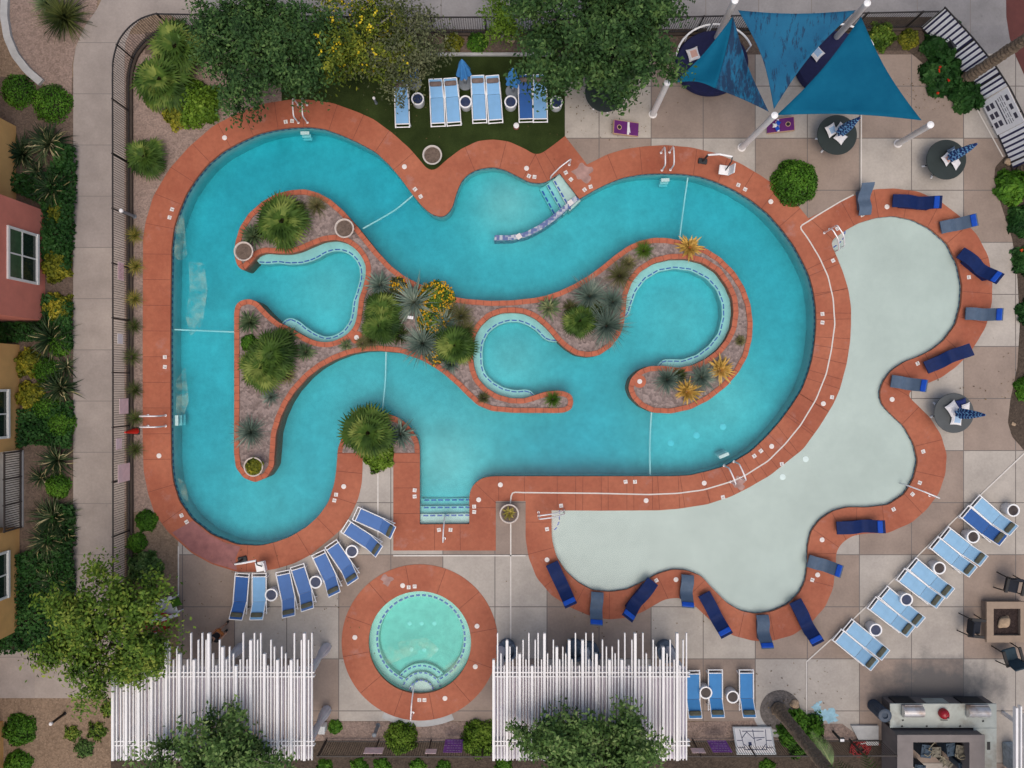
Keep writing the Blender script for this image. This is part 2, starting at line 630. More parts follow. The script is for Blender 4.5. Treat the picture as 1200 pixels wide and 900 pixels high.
def concrete_mat(name, grey, brown, checker, axes=(0, 1), pit=122 / S):
    m, nt, b = nmat(name)
    v = wpos(nt)
    sx = N(nt, 'ShaderNodeSeparateXYZ')
    nt.links.new(v, sx.inputs[0])
    pitch = pit

    def cell(out, off):
        a = N(nt, 'ShaderNodeMath', operation='SUBTRACT')
        nt.links.new(out, a.inputs[0])
        a.inputs[1].default_value = off
        d = N(nt, 'ShaderNodeMath', operation='DIVIDE')
        nt.links.new(a.outputs[0], d.inputs[0])
        d.inputs[1].default_value = pitch
        return d.outputs[0]
    u = cell(sx.outputs[0], (641 - CX) / S)
    w = cell(sx.outputs[1], (CY - 650) / S)

    def fl(o):
        a = N(nt, 'ShaderNodeMath', operation='FLOOR')
        nt.links.new(o, a.inputs[0])
        return a.outputs[0]
    ad = N(nt, 'ShaderNodeMath', operation='ADD')
    nt.links.new(fl(u), ad.inputs[0])
    nt.links.new(fl(w), ad.inputs[1])
    pp = N(nt, 'ShaderNodeMath', operation='PINGPONG')
    nt.links.new(ad.outputs[0], pp.inputs[0])
    pp.inputs[1].default_value = 1.0
    # joint: distance to nearest half cell line
    lines = None
    for o in [(u, w)[q] for q in axes]:
        a = N(nt, 'ShaderNodeMath', operation='MULTIPLY')
        nt.links.new(o, a.inputs[0])
        a.inputs[1].default_value = 2.0
        p = N(nt, 'ShaderNodeMath', operation='PINGPONG')
        nt.links.new(a.outputs[0], p.inputs[0])
        p.inputs[1].default_value = 0.5
        l = N(nt, 'ShaderNodeMath', operation='LESS_THAN')
        nt.links.new(p.outputs[0], l.inputs[0])
        l.inputs[1].default_value = 0.008
        if lines is None:
            lines = l.outputs[0]
        else:
            mx = N(nt, 'ShaderNodeMath', operation='MAXIMUM')
            nt.links.new(lines, mx.inputs[0])
            nt.links.new(l.outputs[0], mx.inputs[1])
            lines = mx.outputs[0]
    # each slab poured a little differently
    wn = N(nt, 'ShaderNodeTexWhiteNoise')
    wn.noise_dimensions = '2D'
    cb = N(nt, 'ShaderNodeCombineXYZ')
    nt.links.new(fl(u), cb.inputs[0])
    nt.links.new(fl(w), cb.inputs[1])
    nt.links.new(cb.outputs[0], wn.inputs['Vector'])
    c = mix(nt, pp.outputs[0], grey, brown) if checker else mix(nt, 0.0, grey, grey)
    c = mix(nt, 1.0, c, ramp(nt, wn.outputs['Value'], 0, 1, (0.92, 0.92, 0.93), (1.05, 1.04, 1.02)), 'MULTIPLY')
    c = mix(nt, 1.0, c, ramp(nt, noise(nt, v, 0.55, 8, 0.65), 0.28, 0.72, (0.74, 0.73, 0.72), (1.10, 1.09, 1.07)), 'MULTIPLY')
    c = mix(nt, 1.0, c, ramp(nt, noise(nt, v, 9.0, 5, 0.7), 0.3, 0.7, (0.90, 0.90, 0.90), (1.05, 1.05, 1.05)), 'MULTIPLY')
    spots = ramp(nt, noise(nt, v, 1.7, 4, 0.6), 0.70, 0.80)
    c = mix(nt, spots, c, tuple(x * 0.62 for x in grey))
    c = mix(nt, lines, c, (0.15, 0.132, 0.12) if checker else (0.215, 0.19, 0.175))
    if checker:
        # soot blown out of the grills onto the slabs in front of them
        sub_ = N(nt, 'ShaderNodeVectorMath', operation='SUBTRACT')
        nt.links.new(v, sub_.inputs[0])
        sub_.inputs[1].default_value = ((1098 - CX) / S, (CY - 806) / S, 0)
        scl = N(nt, 'ShaderNodeVectorMath', operation='MULTIPLY')
        nt.links.new(sub_.outputs[0], scl.inputs[0])
        scl.inputs[1].default_value = (0.36, 0.75, 0)
        ln = N(nt, 'ShaderNodeVectorMath', operation='LENGTH')
        nt.links.new(scl.outputs[0], ln.inputs[0])
        nz = noise(nt, v, 1.1, 6, 0.65)
        s2 = N(nt, 'ShaderNodeMath', operation='MULTIPLY_ADD')
        nt.links.new(nz, s2.inputs[0])
        s2.inputs[1].default_value = -1.4
        s2.inputs[2].default_value = 2.0
        s3 = N(nt, 'ShaderNodeMath', operation='SUBTRACT')
        nt.links.new(s2.outputs[0], s3.inputs[0])
        nt.links.new(ln.outputs['Value'], s3.inputs[1])
        c = mix(nt, ramp(nt, s3.outputs[0], 0.0, 0.75, (0, 0, 0), (0.80, 0.80, 0.80)), c, (0.085, 0.09, 0.095))
    nt.links.new(c, b.inputs['Base Color'])
    b.inputs['Roughness'].default_value = 0.82
    b.inputs['Specular IOR Level'].default_value = 0.25
    bump(nt, b, noise(nt, v, 40, 3), 0.12, 0.005)
    return m


DECK = concrete_mat('deck_concrete', (0.46, 0.42, 0.375), (0.315, 0.25, 0.21), True)
WALK = concrete_mat('walk_concrete', (0.36, 0.318, 0.29), (0.3, 0.3, 0.3), False, (1,), 120 / S)
WALKN = concrete_mat('north_walk_concrete', (0.29, 0.28, 0.28), (0.3, 0.3, 0.3), False, (0,), 124 / S)
CURBM = M('kerb_concrete', (0.42, 0.42, 0.41), 0.85, 0.12, 3.0)


def coping_mat():
    m, nt, b = nmat('red_coping_concrete')
    v = wpos(nt)
    c = ramp(nt, noise(nt, v, 0.35, 6, 0.6), 0.3, 0.7, (0.31, 0.083, 0.043), (0.45, 0.150, 0.080))
    c = mix(nt, 1.0, c, ramp(nt, noise(nt, v, 5.0, 6, 0.7), 0.3, 0.7, (0.84, 0.84, 0.84), (1.08, 1.08, 1.08)), 'MULTIPLY')
    pale = ramp(nt, noise(nt, v, 0.9, 7, 0.7), 0.58, 0.78)
    pm = N(nt, 'ShaderNodeMath', operation='MULTIPLY')
    nt.links.new(pale, pm.inputs[0])
    pm.inputs[1].default_value = 0.7
    c = mix(nt, pm.outputs[0], c, (0.40, 0.22, 0.19))
    wet = ramp(nt, noise(nt, v, 1.3, 3, 0.5), 0.72, 0.76)
    wm = N(nt, 'ShaderNodeMath', operation='MULTIPLY')
    nt.links.new(wet, wm.inputs[0])
    wm.inputs[1].default_value = 0.35
    c = mix(nt, wm.outputs[0], c, (0.17, 0.05, 0.032))
    nt.links.new(c, b.inputs['Base Color'])
    b.inputs['Roughness'].default_value = 0.7
    b.inputs['Specular IOR Level'].default_value = 0.3
    bump(nt, b, noise(nt, v, 45, 3), 0.12, 0.005)
    return m


COPM = coping_mat()
JOINT = M('coping_joint', (0.17, 0.055, 0.036), 0.9)
BRICK = M('island_brick', (0.42, 0.118, 0.060), 0.75, 0.2, 3.0)


def plaster(name, c, v1=0.88, v2=1.06, sc=0.55, fine=1.0):
    m, nt, b = nmat(name)
    v = wpos(nt)
    k = ramp(nt, noise(nt, v, sc, 8, 0.68), 0.3, 0.7, tuple(x * v1 for x in c), tuple(min(1, x * v2) for x in c))
    k = mix(nt, 1.0, k, ramp(nt, noise(nt, v, 3.2, 6, 0.75), 0.35, 0.65, (1 - 0.10 * fine, 1 - 0.09 * fine, 1 - 0.09 * fine), (1 + 0.05 * fine,) * 3), 'MULTIPLY')
    sp = ramp(nt, noise(nt, v, 14.0, 4, 0.7), 0.70, 0.78)
    k = mix(nt, sp, k, tuple(x * (1 - 0.14 * fine) for x in c))
    nt.links.new(k, b.inputs['Base Color'])
    b.inputs['Roughness'].default_value = 0.7
    return m


PLAST = plaster('pool_plaster', (0.68, 0.78, 0.74), 0.78, 1.10)
PLAST_W = plaster('wading_plaster', (0.72, 0.69, 0.645), 0.84, 1.06, 0.22, 0.25)
TILE_B = M('blue_tile', (0.035, 0.085, 0.42), 0.3, 0.25, 5.0)
TILE_P = M('pale_tile', (0.50, 0.60, 0.66), 0.35, 0.1, 5.0)
TILE_W1 = M('waterline_blue_tile', (0.05, 0.12, 0.26), 0.3, 0.25, 5.0)
TILE_W2 = M('waterline_pale_tile', (0.22, 0.36, 0.42), 0.35, 0.15, 5.0)
WHITE_T = M('white_tile', (0.68, 0.64, 0.61), 0.4, 0.06, 8.0)
PALE_LINE = M('pale_floor_tile', (0.95, 0.97, 0.96), 0.4, 0.05)


def water_mat(name, sig):
    m = bpy.data.materials.new(name)
    m.use_nodes = True
    nt = m.node_tree
    nt.nodes.clear()
    out = N(nt, 'ShaderNodeOutputMaterial')
    tr = N(nt, 'ShaderNodeBsdfTransparent')
    gl = N(nt, 'ShaderNodeBsdfGlossy')
    gl.inputs['Roughness'].default_value = 0.30
    fr = N(nt, 'ShaderNodeFresnel')
    fr.inputs['IOR'].default_value = 1.33
    mx = N(nt, 'ShaderNodeMixShader')
    v = wpos(nt)
    bp = N(nt, 'ShaderNodeBump')
    bp.inputs['Strength'].default_value = 0.05
    bp.inputs['Distance'].default_value = 0.02
    nt.links.new(noise(nt, v, 1.2, 1, 0.5), bp.inputs['Height'])
    nt.links.new(bp.outputs[0], gl.inputs['Normal'])
    nt.links.new(fr.outputs[0], mx.inputs[0])
    nt.links.new(tr.outputs[0], mx.inputs[1])
    nt.links.new(gl.outputs[0], mx.inputs[2])
    nt.links.new(mx.outputs[0], out.inputs['Surface'])
    ab = N(nt, 'ShaderNodeVolumeAbsorption')
    D = 2.0
    ab.inputs['Density'].default_value = D
    ab.inputs['Color'].default_value = (1 - sig[0] / D, 1 - sig[1] / D, 1 - sig[2] / D, 1)
    nt.links.new(ab.outputs[0], out.inputs['Volume'])
    return m


WATER = water_mat('pool_water', (1.62, 0.265, 0.135))

# ------------------------------------------------------------------ ground sheets
ZW = -0.11                                   # water level
b = MB()
hole = [offset(pool, 0.06, 0.5), offset(wade, 0.06, 0.5), circle(*SPA, 60.5 / S)]
big = np.array([[-300, -300], [300, -300], [300, 300], [-300, 300]], float)
b.sheet([big] + hole, 0.0)
struct(b.build('ground', GROUND))

NW_GRAVEL = [(146, 40), (335, 40), (335, 125), (300, 134), (255, 155), (215, 195), (186, 240), (177, 300), (177, 560), (186, 600), (146, 600)]
b = MB()
b.sheet([loopW(NW_GRAVEL)], 0.004)
struct(b.build('gravel_bed', GRAVEL))

b = MB()
b.sheet([loopW([(170, 38), (1100, 38), (1100, 64), (170, 64)])], 0.0125)
b.sheet([loopW([(-40, 90), (86, 90), (86, 762), (-40, 762)])], 0.006)
struct(b.build('garden_soil', SOIL))

# concrete deck: lies round the pools, its pool side hidden under the red coping
off = offset(pool, 0.35, 0.5)
ne = int(np.argmin(((off - loopW([(690, 219)])[0]) ** 2).sum(1)))
sw = int(np.argmin(((off - loopW([(219, 620)])[0]) ** 2).sum(1)))
# pool loop is counter-clockwise in metres; walk the east and south side from NE to SW = clockwise = decreasing index
n = len(off)
seq = []
i = ne
while i != sw:
    seq.append(off[i])
    i = (i - 1) % n
seq.append(off[sw])
outer = list(loopW([(662, 61), (1340, 61), (1340, 1000), (885, 1000), (885, 845), (209, 845), (209, 632)])) + seq[::-1] + list(loopW([(668, 186), (662, 180)]))
b = MB()
b.sheet([np.array(outer), offset(wade, 0.3, 0.5), circle(*SPA, 64 / S)], 0.008)
struct(b.build('pool_deck', DECK))

TURF = [(330, 125), (330, 66), (662, 66), (662, 178), (640, 195), (627, 192), (600, 181), (578, 176), (556, 180), (541, 190), (520, 212), (506, 216),
        (494, 208), (485, 196), (465, 172), (440, 155), (400, 135), (360, 126)]


def turf_mat():
    m, nt, b = nmat('artificial_turf')
    v = wpos(nt)
    c = ramp(nt, noise(nt, v, 0.8, 6, 0.6), 0.3, 0.7, (0.020, 0.032, 0.008), (0.040, 0.060, 0.016))
    c = mix(nt, 1.0, c, ramp(nt, noise(nt, v, 60, 2), 0.3, 0.7, (0.6, 0.6, 0.6), (1.25, 1.25, 1.25)), 'MULTIPLY')
    nt.links.new(c, b.inputs['Base Color'])
    b.inputs['Roughness'].default_value = 0.95
    b.inputs['Specular IOR Level'].default_value = 0.1
    bump(nt, b, noise(nt, v, 90, 2), 0.6, 0.02)
    return m


b = MB()
b.sheet([loopW(TURF)], 0.009)
struct(b.build('turf', turf_mat()))
b = MB()
b.box(W(490, 64.5, 0.05), (316 / S, 3.6 / S, 0.13), bev=0.01)
struct(b.build('kerb', CURBM))

# walks
b = MB()
walkp = [(86, 780), (86, 75), (89, 55), (100, 30), (113, 12), (124, -10), (124, -60), (240, -60), (240, 40), (200, 18), (180, 18), (164, 24), (154, 34), (147, 50),
         (146, 70), (146, 740), (146, 818), (-60, 818), (-60, 760), (86, 760)]
b.sheet([loopW([p for p in walkp if p != (86, 780)])], 0.010)
struct(b.build('sidewalk', WALK))
b = MB()
b.sheet([loopW([(240, -60), (1340, -60), (1340, 63), (1092, 63), (1092, 40), (240, 40)])], 0.010)
struct(b.build('sidewalk', WALKN))
b = MB()
b.sheet([loopW([(8, -30), (118, -30), (113, 12), (100, 30), (89, 55), (85, 75), (84, 112), (62, 108), (45, 95), (25, 72), (12, 45)])], 0.012)
struct(b.build('gravel_path', GRAVEL))
b = MB()
kp = smooth([(9, -30), (7, 20), (11, 45), (20, 66), (34, 84), (50, 98)], False)
b.strip(kp, 0.34, 0.16)
b.wall(np.concatenate([kp + normals(kp, False) * 0.17, (kp - normals(kp, False) * 0.17)[::-1]]), 0, 0.16)
struct(b.build('kerb', CURBM))
b = MB()
b.sheet([loopW([(1178, -60), (1179, 20), (1183, 45), (1190, 66), (1200, 88), (1220, 120), (1340, 120), (1340, -60)])], 0.014)
struct(b.build('red_pavement', M('red_pavers', (0.11, 0.032, 0.026), 0.8, 0.15, 2.0)))

# planting beds lying on the deck
BED_NE = [(1010, 61), (1029, 59.5), (1063, 59.5), (1074, 68), (1085, 78), (1089, 93), (1100, 108), (1116, 118), (1132, 122), (1150, 112), (1165, 90), (1120, 20), (1010, 20)]
BED_E = [(1220, 172), (1196, 178), (1178, 183), (1166, 196), (1165, 212), (1173, 240), (1186, 280), (1192, 325), (1195, 380), (1192, 430), (1184, 468),
         (1181, 495), (1186, 512), (1202, 530), (1250, 540), (1250, 172)]
BED_S = [(560, 960), (560, 846), (812, 846), (884, 844), (896, 856), (914, 862), (934, 856), (958, 848), (987, 848), (1030, 880), (1036, 905), (1036, 960)]
b = MB()
b.sheet([smooth(BED_NE, True, 3, 3)], 0.016)
b.sheet([smooth(BED_E, True, 3, 4)], 0.016)
struct(b.build('planting_bed', MULCH))
b = MB()
b.sheet([loopW(BED_S)], 0.013)
b.sheet([loopW([(368, 960), (368, 845.5), (560, 845.5), (560, 960)])], 0.013)
struct(b.build('gravel_bed', GRAVEL))
b = MB()
b.sheet([loopW([(130, 960), (130, 868), (1040, 868), (1040, 960)])], 0.017)
struct(b.build('fence_strip', MULCH))
b = MB()
b.sheet([circle(914, 832, 23.5 / S, 40)], 0.019)
struct(b.build('dark_gravel', LAVA))
b = MB()
ring = [W(914, 832) + Vector((math.cos(a), math.sin(a), 0)) * 28 / S for a in np.linspace(R(180), R(300), 24)]
b.strip(ring, 8 / S, 0.018)
ring = [W(*SPA) + Vector((math.cos(a), math.sin(a), 0)) * 95 / S for a in np.linspace(R(243), R(294), 24)]
b.strip(ring, 7.5 / S, 0.018)
struct(b.build('kerb', CURBM))
# thin pale deck drains
DRAINM = M('pale_drain_strip', (0.62, 0.58, 0.53), 0.6, 0.08)
b = MB()
for i, pl in enumerate(([(1000, 228.5), (985, 236), (960, 251), (937, 266), (948, 282), (960, 302), (970, 324), (976, 350), (978, 380), (974, 410), (968, 438),
            (956, 468), (938, 498), (920, 520), (900, 540), (873, 557), (860, 563), (848, 567), (824, 574), (794, 578), (760, 579.4), (700, 578), (600, 577), (598, 590)],
           [(598.5, 613), (598.5, 760)], [(461, 651), (616, 651)], [(443, 548), (443, 640)], [(1009, 128), (1009, 226)],
           [(1200, 531), (1122, 605), (1000, 725), (945, 775), (945, 843)], [(1141, 122), (1175, 184)], [(209.5, 640), (209.5, 700)])):
    w = smooth(pl, False, 4, 3) if len(pl) > 8 else loopW(pl)
    b.strip(w, 0.062 if i == 0 else 0.06, 0.031)
struct(b.build('deck_drain', DRAINM))

b = MB()
g = np.random.default_rng(3)
for (px, py, r) in ((967, 839, 0.36), (957, 828, 0.16), (974, 833, 0.13), (952, 838, 0.1), (977, 843, 0.12), (961, 823, 0.06)):
    c = W(px, py)
    ph = g.uniform(0, 6, 3)
    b.sheet([[(c.x + r * 1.3 * (1 + 0.28 * math.sin(3 * a + ph[0]) + 0.2 * math.sin(8 * a + ph[1])) * math.cos(a), c.y + r * (1 + 0.25 * math.sin(4 * a + ph[2]) + 0.2 * math.sin(9 * a)) * math.sin(a)) for a in np.linspace(0, 2 * math.pi, 60)[:-1]]], 0.0125 + 0.0004 * r)
struct(b.build('paint_spill', M('pale_blue_paint_spill', (0.27, 0.47, 0.56), 0.7, 0.25, 4.0)))

# ------------------------------------------------------------------ coping
ZC = 0.024
b = MB()
b.prism([cope, pool, wade], -0.10, ZC)
cop = struct(b.build('pool_coping', COPM))
b = MB()
for a, step, lim in ((pool, 1.2, 2.2), (wade, 1.2, 2.0)):
    nn = normals(a)
    for (p, t) in along(a, step, True, 0.55):
        d = np.array([t[1], -t[0]])
        L = raylen(p, d, [cope, pool, wade])
        if L > lim:
            continue
        q = p + d * L
        b.strip([p + d * 0.004, q - d * 0.004], 0.020, ZC + 0.003)
o = b.build('joint', JOINT, cop)
# loose ends of the wide parts
b = MB()
b.prism([spa_out, spa], -0.10, ZC + 0.002)
spac = struct(b.build('spa_coping', COPM))
b = MB()
for i in range(12):
    a = 2 * math.pi * (i + 0.35) / 12
    c = W(*SPA)
    u = Vector((math.cos(a), math.sin(a), 0))
    b.strip([c + u * (60.2 / S), c + u * (91.2 / S)], 0.022, ZC + 0.005)
b.build('joint', JOINT, spac)

# stains
b = MB()
STAIN = M('pale_worn_patch', (0.36, 0.22, 0.19), 0.8, 0.25, 3.0)
PURP = M('damp_purple_stain', (0.27, 0.105, 0.10), 0.55, 0.25, 2.0)
for (px, py, r, mi) in ((684, 203, 0.42, 0), (866, 566, 0.3, 0), (453, 680, 0.25, 0)):
    c = W(px, py)
    b.sheet([[(c.x + r * (1 + 0.3 * math.sin(3 * a + px) + 0.15 * math.sin(7 * a)) * math.cos(a), c.y + r * (1 + 0.25 * math.sin(4 * a)) * math.sin(a)) for a in np.linspace(0, 6.28, 40)[:-1]]], ZC + 0.0035, mi)
stp = ccw(loopW([(226, 610), (244, 625), (262, 635), (282, 640.5), (276, 655), (278, 668), (248, 659), (225, 646), (202, 624)]))
b.sheet([stp], ZC + 0.0035, 1)
b.build('stain', [STAIN, PURP], cop)

# depth markers and skimmer lids set into the coping
def text_mesh(s, size):
    cu = bpy.data.curves.new('lettering', 'FONT')
    cu.body = s
    cu.size = size
    cu.align_x = 'CENTER'
    cu.align_y = 'CENTER'
    o = bpy.data.objects.new('lettering', cu)
    C.objects.link(o)
    bpy.context.view_layer.update()
    me = bpy.data.meshes.new_from_object(o.evaluated_get(bpy.context.evaluated_depsgraph_get()))
    bpy.data.objects.remove(o)
    vs = [tuple(v.co) for v in me.vertices]
    fs = [tuple(p.vertices) for p in me.polygons]
    bpy.data.meshes.remove(me)
    return vs, fs


BLACK = M('black_lettering', (0.02, 0.02, 0.025), 0.5)
TXT = {s: text_mesh(s, z) for s, z in (('3', 0.17), ('FT', 0.11), ('1', 0.17))}
MARK = [(335, 143), (342.5, 142), (202, 245.5), (199, 255), (486.5, 222), (493, 230.5), (619.8, 206.5), (626.3, 207.5), (663, 202.5), (669, 210.5),
        (685, 222.5), (692, 219), (865, 217), (873, 222), (1010, 252), (981, 268), (976, 305.5), (963.5, 368), (963.5, 378), (193.5, 418.5),
        (193.5, 430), (213, 604), (219, 611.5), (394, 579.5), (392, 586.3), (486, 574.4), (486, 581.7), (555.7, 593.5), (555.7, 599.8),
        (514.5, 620.8), (528, 620.8), (657.5, 592.5), (641, 620), (733, 564.5), (744, 564.5), (847, 582.5), (883.7, 534.3), (891.5, 528.4),
        (916, 543.7), (974.7, 465.5), (951.6, 679.4), (769, 680), (1046.8, 596.7), (1069, 579), (1077.5, 565.7), (1081.5, 529), (1075, 426), (1135, 325)]
allp = np.concatenate([pool, wade])
for k, (px, py) in enumerate(MARK):
    c = W(px, py)
    j = int(np.argmin(((allp - np.array([c.x, c.y])) ** 2).sum(1)))
    d = allp[j] - np.array([c.x, c.y])
    b = MB()
    s = 'FT' if k % 2 else ('3' if (px, py) not in ((1010, 252), (976, 305.5), (657.5, 592.5), (847, 582.5)) else '1')
    b.box((0, 0, 0), (0.175, 0.175, 0.012))
    b.add([(v[0], v[1], 0.008) for v in TXT[s][0]], TXT[s][1], 1)
    o = b.build('depth_marker', [WHITE_T, BLACK], cop, recalc=False)
    o.location = (c.x, c.y, ZC + 0.002)
    o.rotation_euler = (0, 0, math.atan2(d[1], d[0]) - math.pi / 2)
for k, (px, py) in enumerate(((479, 688), (486, 687), (491.5, 820), (497.5, 820))):
    b = MB()
    b.box((0, 0, 0), (0.175, 0.175, 0.012))
    t = TXT['FT' if k % 2 else '3']
    b.add([(v[0], v[1], 0.008) for v in t[0]], t[1], 1)
    o = b.build('depth_marker', [WHITE_T, BLACK], spac, recalc=False)
    o.location = W(px, py, ZC + 0.004)
    o.rotation_euler = (0, 0, math.pi if py > 800 else 0)
LID = [(263.5, 161.7), (474, 195.6), (617, 197.5), (903, 236.5), (1039, 242.5), (964.5, 473), (904, 523), (825, 566), (757, 586.5), (186.7, 534),
       (403, 570), (586.4, 568), (561, 585.5), (641, 655.8), (792, 679), (963, 632.4), (957.8, 673.4), (1045, 468)]
LIDP = [(0.115, 0), (0.115, 0.010), (0.10, 0.016), (0.03, 0.016), (0.03, 0.011), (0.0, 0.011)]
LIDM = M('skimmer_lid_plastic', (0.72, 0.66, 0.62), 0.5, 0.1)
for (px, py), par in [(q, cop) for q in LID] + [(q, spac) for q in ((416, 746.7), (472, 686), (559, 733.5), (557, 781), (521.5, 818))]:
    b = MB()
    b.lathe(LIDP, n=18)
    o = b.build('skimmer_lid', LIDM, par)
    o.location = W(px, py, ZC + 0.004)

# ------------------------------------------------------------------ planter island
b = MB()
inset = offset(isle, -0.235, 0.97)
b.prism([isle, inset], -1.5, 0.022)
islec = struct(b.build('island_coping', BRICK))
b = MB()
for (p, t) in along(isle, 0.36):
    d = np.array([-t[1], t[0]])
    b.strip([p, p + d * 0.23], 0.02, 0.0255)
b.build('joint', JOINT, islec)
b = MB()
b.sheet([offset(isle, -0.20, 0.9)], -0.02)
struct(b.build('island_gravel', ROCK))
# palm bed on the peninsula
pen = [(492, 530.5), (491, 518), (486, 508), (478, 498), (468, 490), (455, 485), (440, 484), (424, 489), (410, 498), (401, 512), (396, 526), (395.5, 530.5)]
pw = loopW(pen)
inn = ccw(np.concatenate([(pw + 0) * 1.0]))
ctr = loopW([(444, 530.5)])[0]
inn = ctr + (pw - ctr) * np.array([0.88, 0.86])
b = MB()
b.sheet([ccw(inn)], ZC + 0.006)
struct(b.build('planting_bed', ROCK))
b = MB()
for k in range(len(pw) - 1):
    for f in (0.33, 0.99):
        q = pw[k] + (pw[k + 1] - pw[k]) * f
        d = ctr - q
        b.strip([q + d * 0.005, q + d * 0.115], 0.02, ZC + 0.004)
b.strip(loopW([(395.5, 531), (425, 531)]), 0.03, ZC + 0.004)
b.strip(loopW([(461, 531), (492, 531)]), 0.03, ZC + 0.004)
b.build('joint', JOINT, cop)

# ------------------------------------------------------------------ pool shell
def floor_z(px, py):
    z = -1.10
    for (x, y, r, d) in ((590, 232, 55, 0.32), (520, 545, 70, 0.30), (380, 330, 60, 0.18), (600, 420, 55, 0.22), (800, 365, 60, 0.15), (420, 450, 80, 0.12),
                         (300, 600, 70, 0.12), (700, 250, 80, 0.08), (860, 470, 60, 0.20), (780, 510, 60, 0.12), (240, 380, 60, 0.05), (480, 200, 80, -0.08), (690, 540, 70, -0.10), (300, 170, 60, -0.05)):
        z += 1.65 * d * math.exp(-((px - x) ** 2 + (py - y) ** 2) / (r * r))
    return z


nx, ny = 112, 76
vs, fs = [], []
for j in range(ny + 1):
    for i in range(nx + 1):
        px, py = 190 + i * 7.0, 140 + j * 6.8
        w = W(px, py)
        vs.append((w.x, w.y, floor_z(px, py)))
for j in range(ny):
    for i in range(nx):
        a = j * (nx + 1) + i
        fs.append((a, a + nx + 1, a + nx + 2, a + 1))
shell = struct(npmesh('pool_floor', vs, fs, PLAST, smooth=True))
b = MB()
b.wall(offset(pool, 0.012, 0.3), -1.55, -0.10)
struct(b.build('pool_wall', PLAST))
# waterline tile band: blue and pale tiles in turn
b = MB()
tl = along(offset(pool, 0.004, 0.3), 0.15)
for k, (p, t) in enumerate(tl):
    q = tl[(k + 1) % len(tl)][0]
    if np.linalg.norm(q - p) > 0.3:
        continue
    b.add([(p[0], p[1], -0.26), (q[0], q[1], -0.26), (q[0], q[1], -0.085), (p[0], p[1], -0.085)], [(0, 1, 2, 3)], k % 2)
b.build('waterline_tile', [TILE_W1, TILE_W2], cop, recalc=False)

# coves' benches with a dashed tile lip
for bi, (edge, outl, zb) in enumerate(((BENCH1, BENCH1_OUT, -0.37), (BENCH2, BENCH2_OUT, -0.37), (BENCH3, BENCH3_OUT, -0.37))):
    e = smooth(edge, False, 2.5, 6)
    b = MB()
    poly = np.concatenate([e, loopW(outl)])
    b.prism([poly], -1.5, zb)
    bo = struct(b.build('pool_bench', PLAST))
    b = MB()
    cen = poly.mean(0)
    for (p, t) in along(e, 0.31, False, 0.1):
        d = np.array([-t[1], t[0]])
        if not inside(p + d * 0.1, poly):
            d = -d
        c = p + d * 0.085
        b.strip([c - t * 0.12, c + t * 0.12], 0.055, zb + 0.004)
    b.build('lip_tile', TILE_B, bo)

# safety lines across the lanes, floor drains
ROPE = M('pale_rope', (0.80, 0.90, 0.90), 0.6, 0.05)
for pl, lab in (([(482.5, 227), (463, 242), (440, 256), (423.5, 266)], 'pale safety line across the lane from the turf corner to the island'),
                ([(808, 206), (804, 240), (798, 281)], 'pale safety line across the north lane above the yellow agave'),
                ([(200.5, 385.5), (230, 386.5), (275, 388.5)], 'pale safety line across the straight west lane'),
                ([(451, 412), (449.5, 445), (446, 486)], 'pale safety line from the island to the peninsula palm'),
                ([(765, 483.5), (763.8, 520), (763.5, 558)], 'pale safety line across the south lane below the comma shaped island end')):
    q = smooth(pl, False, 4, 4)
    b = MB()
    m_ = len(q)
    o3 = q[0]
    b.tube([(p[0] - o3[0], p[1] - o3[1], -0.32 - 0.14 * math.sin(math.pi * k / (m_ - 1))) for k, p in enumerate(q)], 0.038, 8)
    o = b.build('safety_line', ROPE, None, smooth=True)
    o.location = (o3[0], o3[1], 0)
    tag(o, lab, 'pool rope', 'safety lines across the pool lanes')
for (px, py) in ((786, 519), (816, 510), (847, 500)):
    b = MB()
    b.lathe([(0.16, 0), (0.16, 0.03), (0.10, 0.045), (0.0, 0.045)], n=20)
    o = b.build('floor_drain', PALE_LINE, shell)
    o.location = P(px, py, floor_z(px, py))

# mosaic capped low wall by the north entry
lo_e = [(679, 233), (664, 246), (650, 258), (634, 269), (618, 277), (600, 281), (579, 281.5)]
up_e = [(674, 229.5), (660, 242), (646, 253.5), (630, 264.5), (614, 272.5), (598, 275.6), (580, 275.4)]
poly = np.concatenate([smooth(lo_e, False, 3, 4), smooth(up_e, False, 3, 4)[::-1]])
m, nt, bs = nmat('blue_white_mosaic')
v = wpos(nt)
vo = N(nt, 'ShaderNodeTexVoronoi', distance='CHEBYCHEV')
vo.inputs['Scale'].default_value = 7.5
vo.inputs['Randomness'].default_value = 0.35
nt.links.new(v, vo.inputs['Vector'])
sc_ = N(nt, 'ShaderNodeSeparateColor')
nt.links.new(vo.outputs['Color'], sc_.inputs[0])
rr = N(nt, 'ShaderNodeValToRGB')
rr.color_ramp.interpolation = 'CONSTANT'
rr.color_ramp.elements[0].color = rgb((0.09, 0.13, 0.30))
rr.color_ramp.elements[1].position = 0.4
rr.color_ramp.elements[1].color = rgb((0.42, 0.45, 0.50))
e3 = rr.color_ramp.elements.new(0.75)
e3.color = rgb((0.24, 0.28, 0.40))
nt.links.new(sc_.outputs[0], rr.inputs[0])
nt.links.new(rr.outputs[0], bs.inputs['Base Color'])
bs.inputs['Roughness'].default_value = 0.35
MOSAIC = m
b = MB()
b.prism([poly], -1.5, -0.03)
lw = tag(b.build('pool_divider_wall', MOSAIC), 'low curved wall capped in blue and white mosaic rising from the water beside the steps', 'low wall')
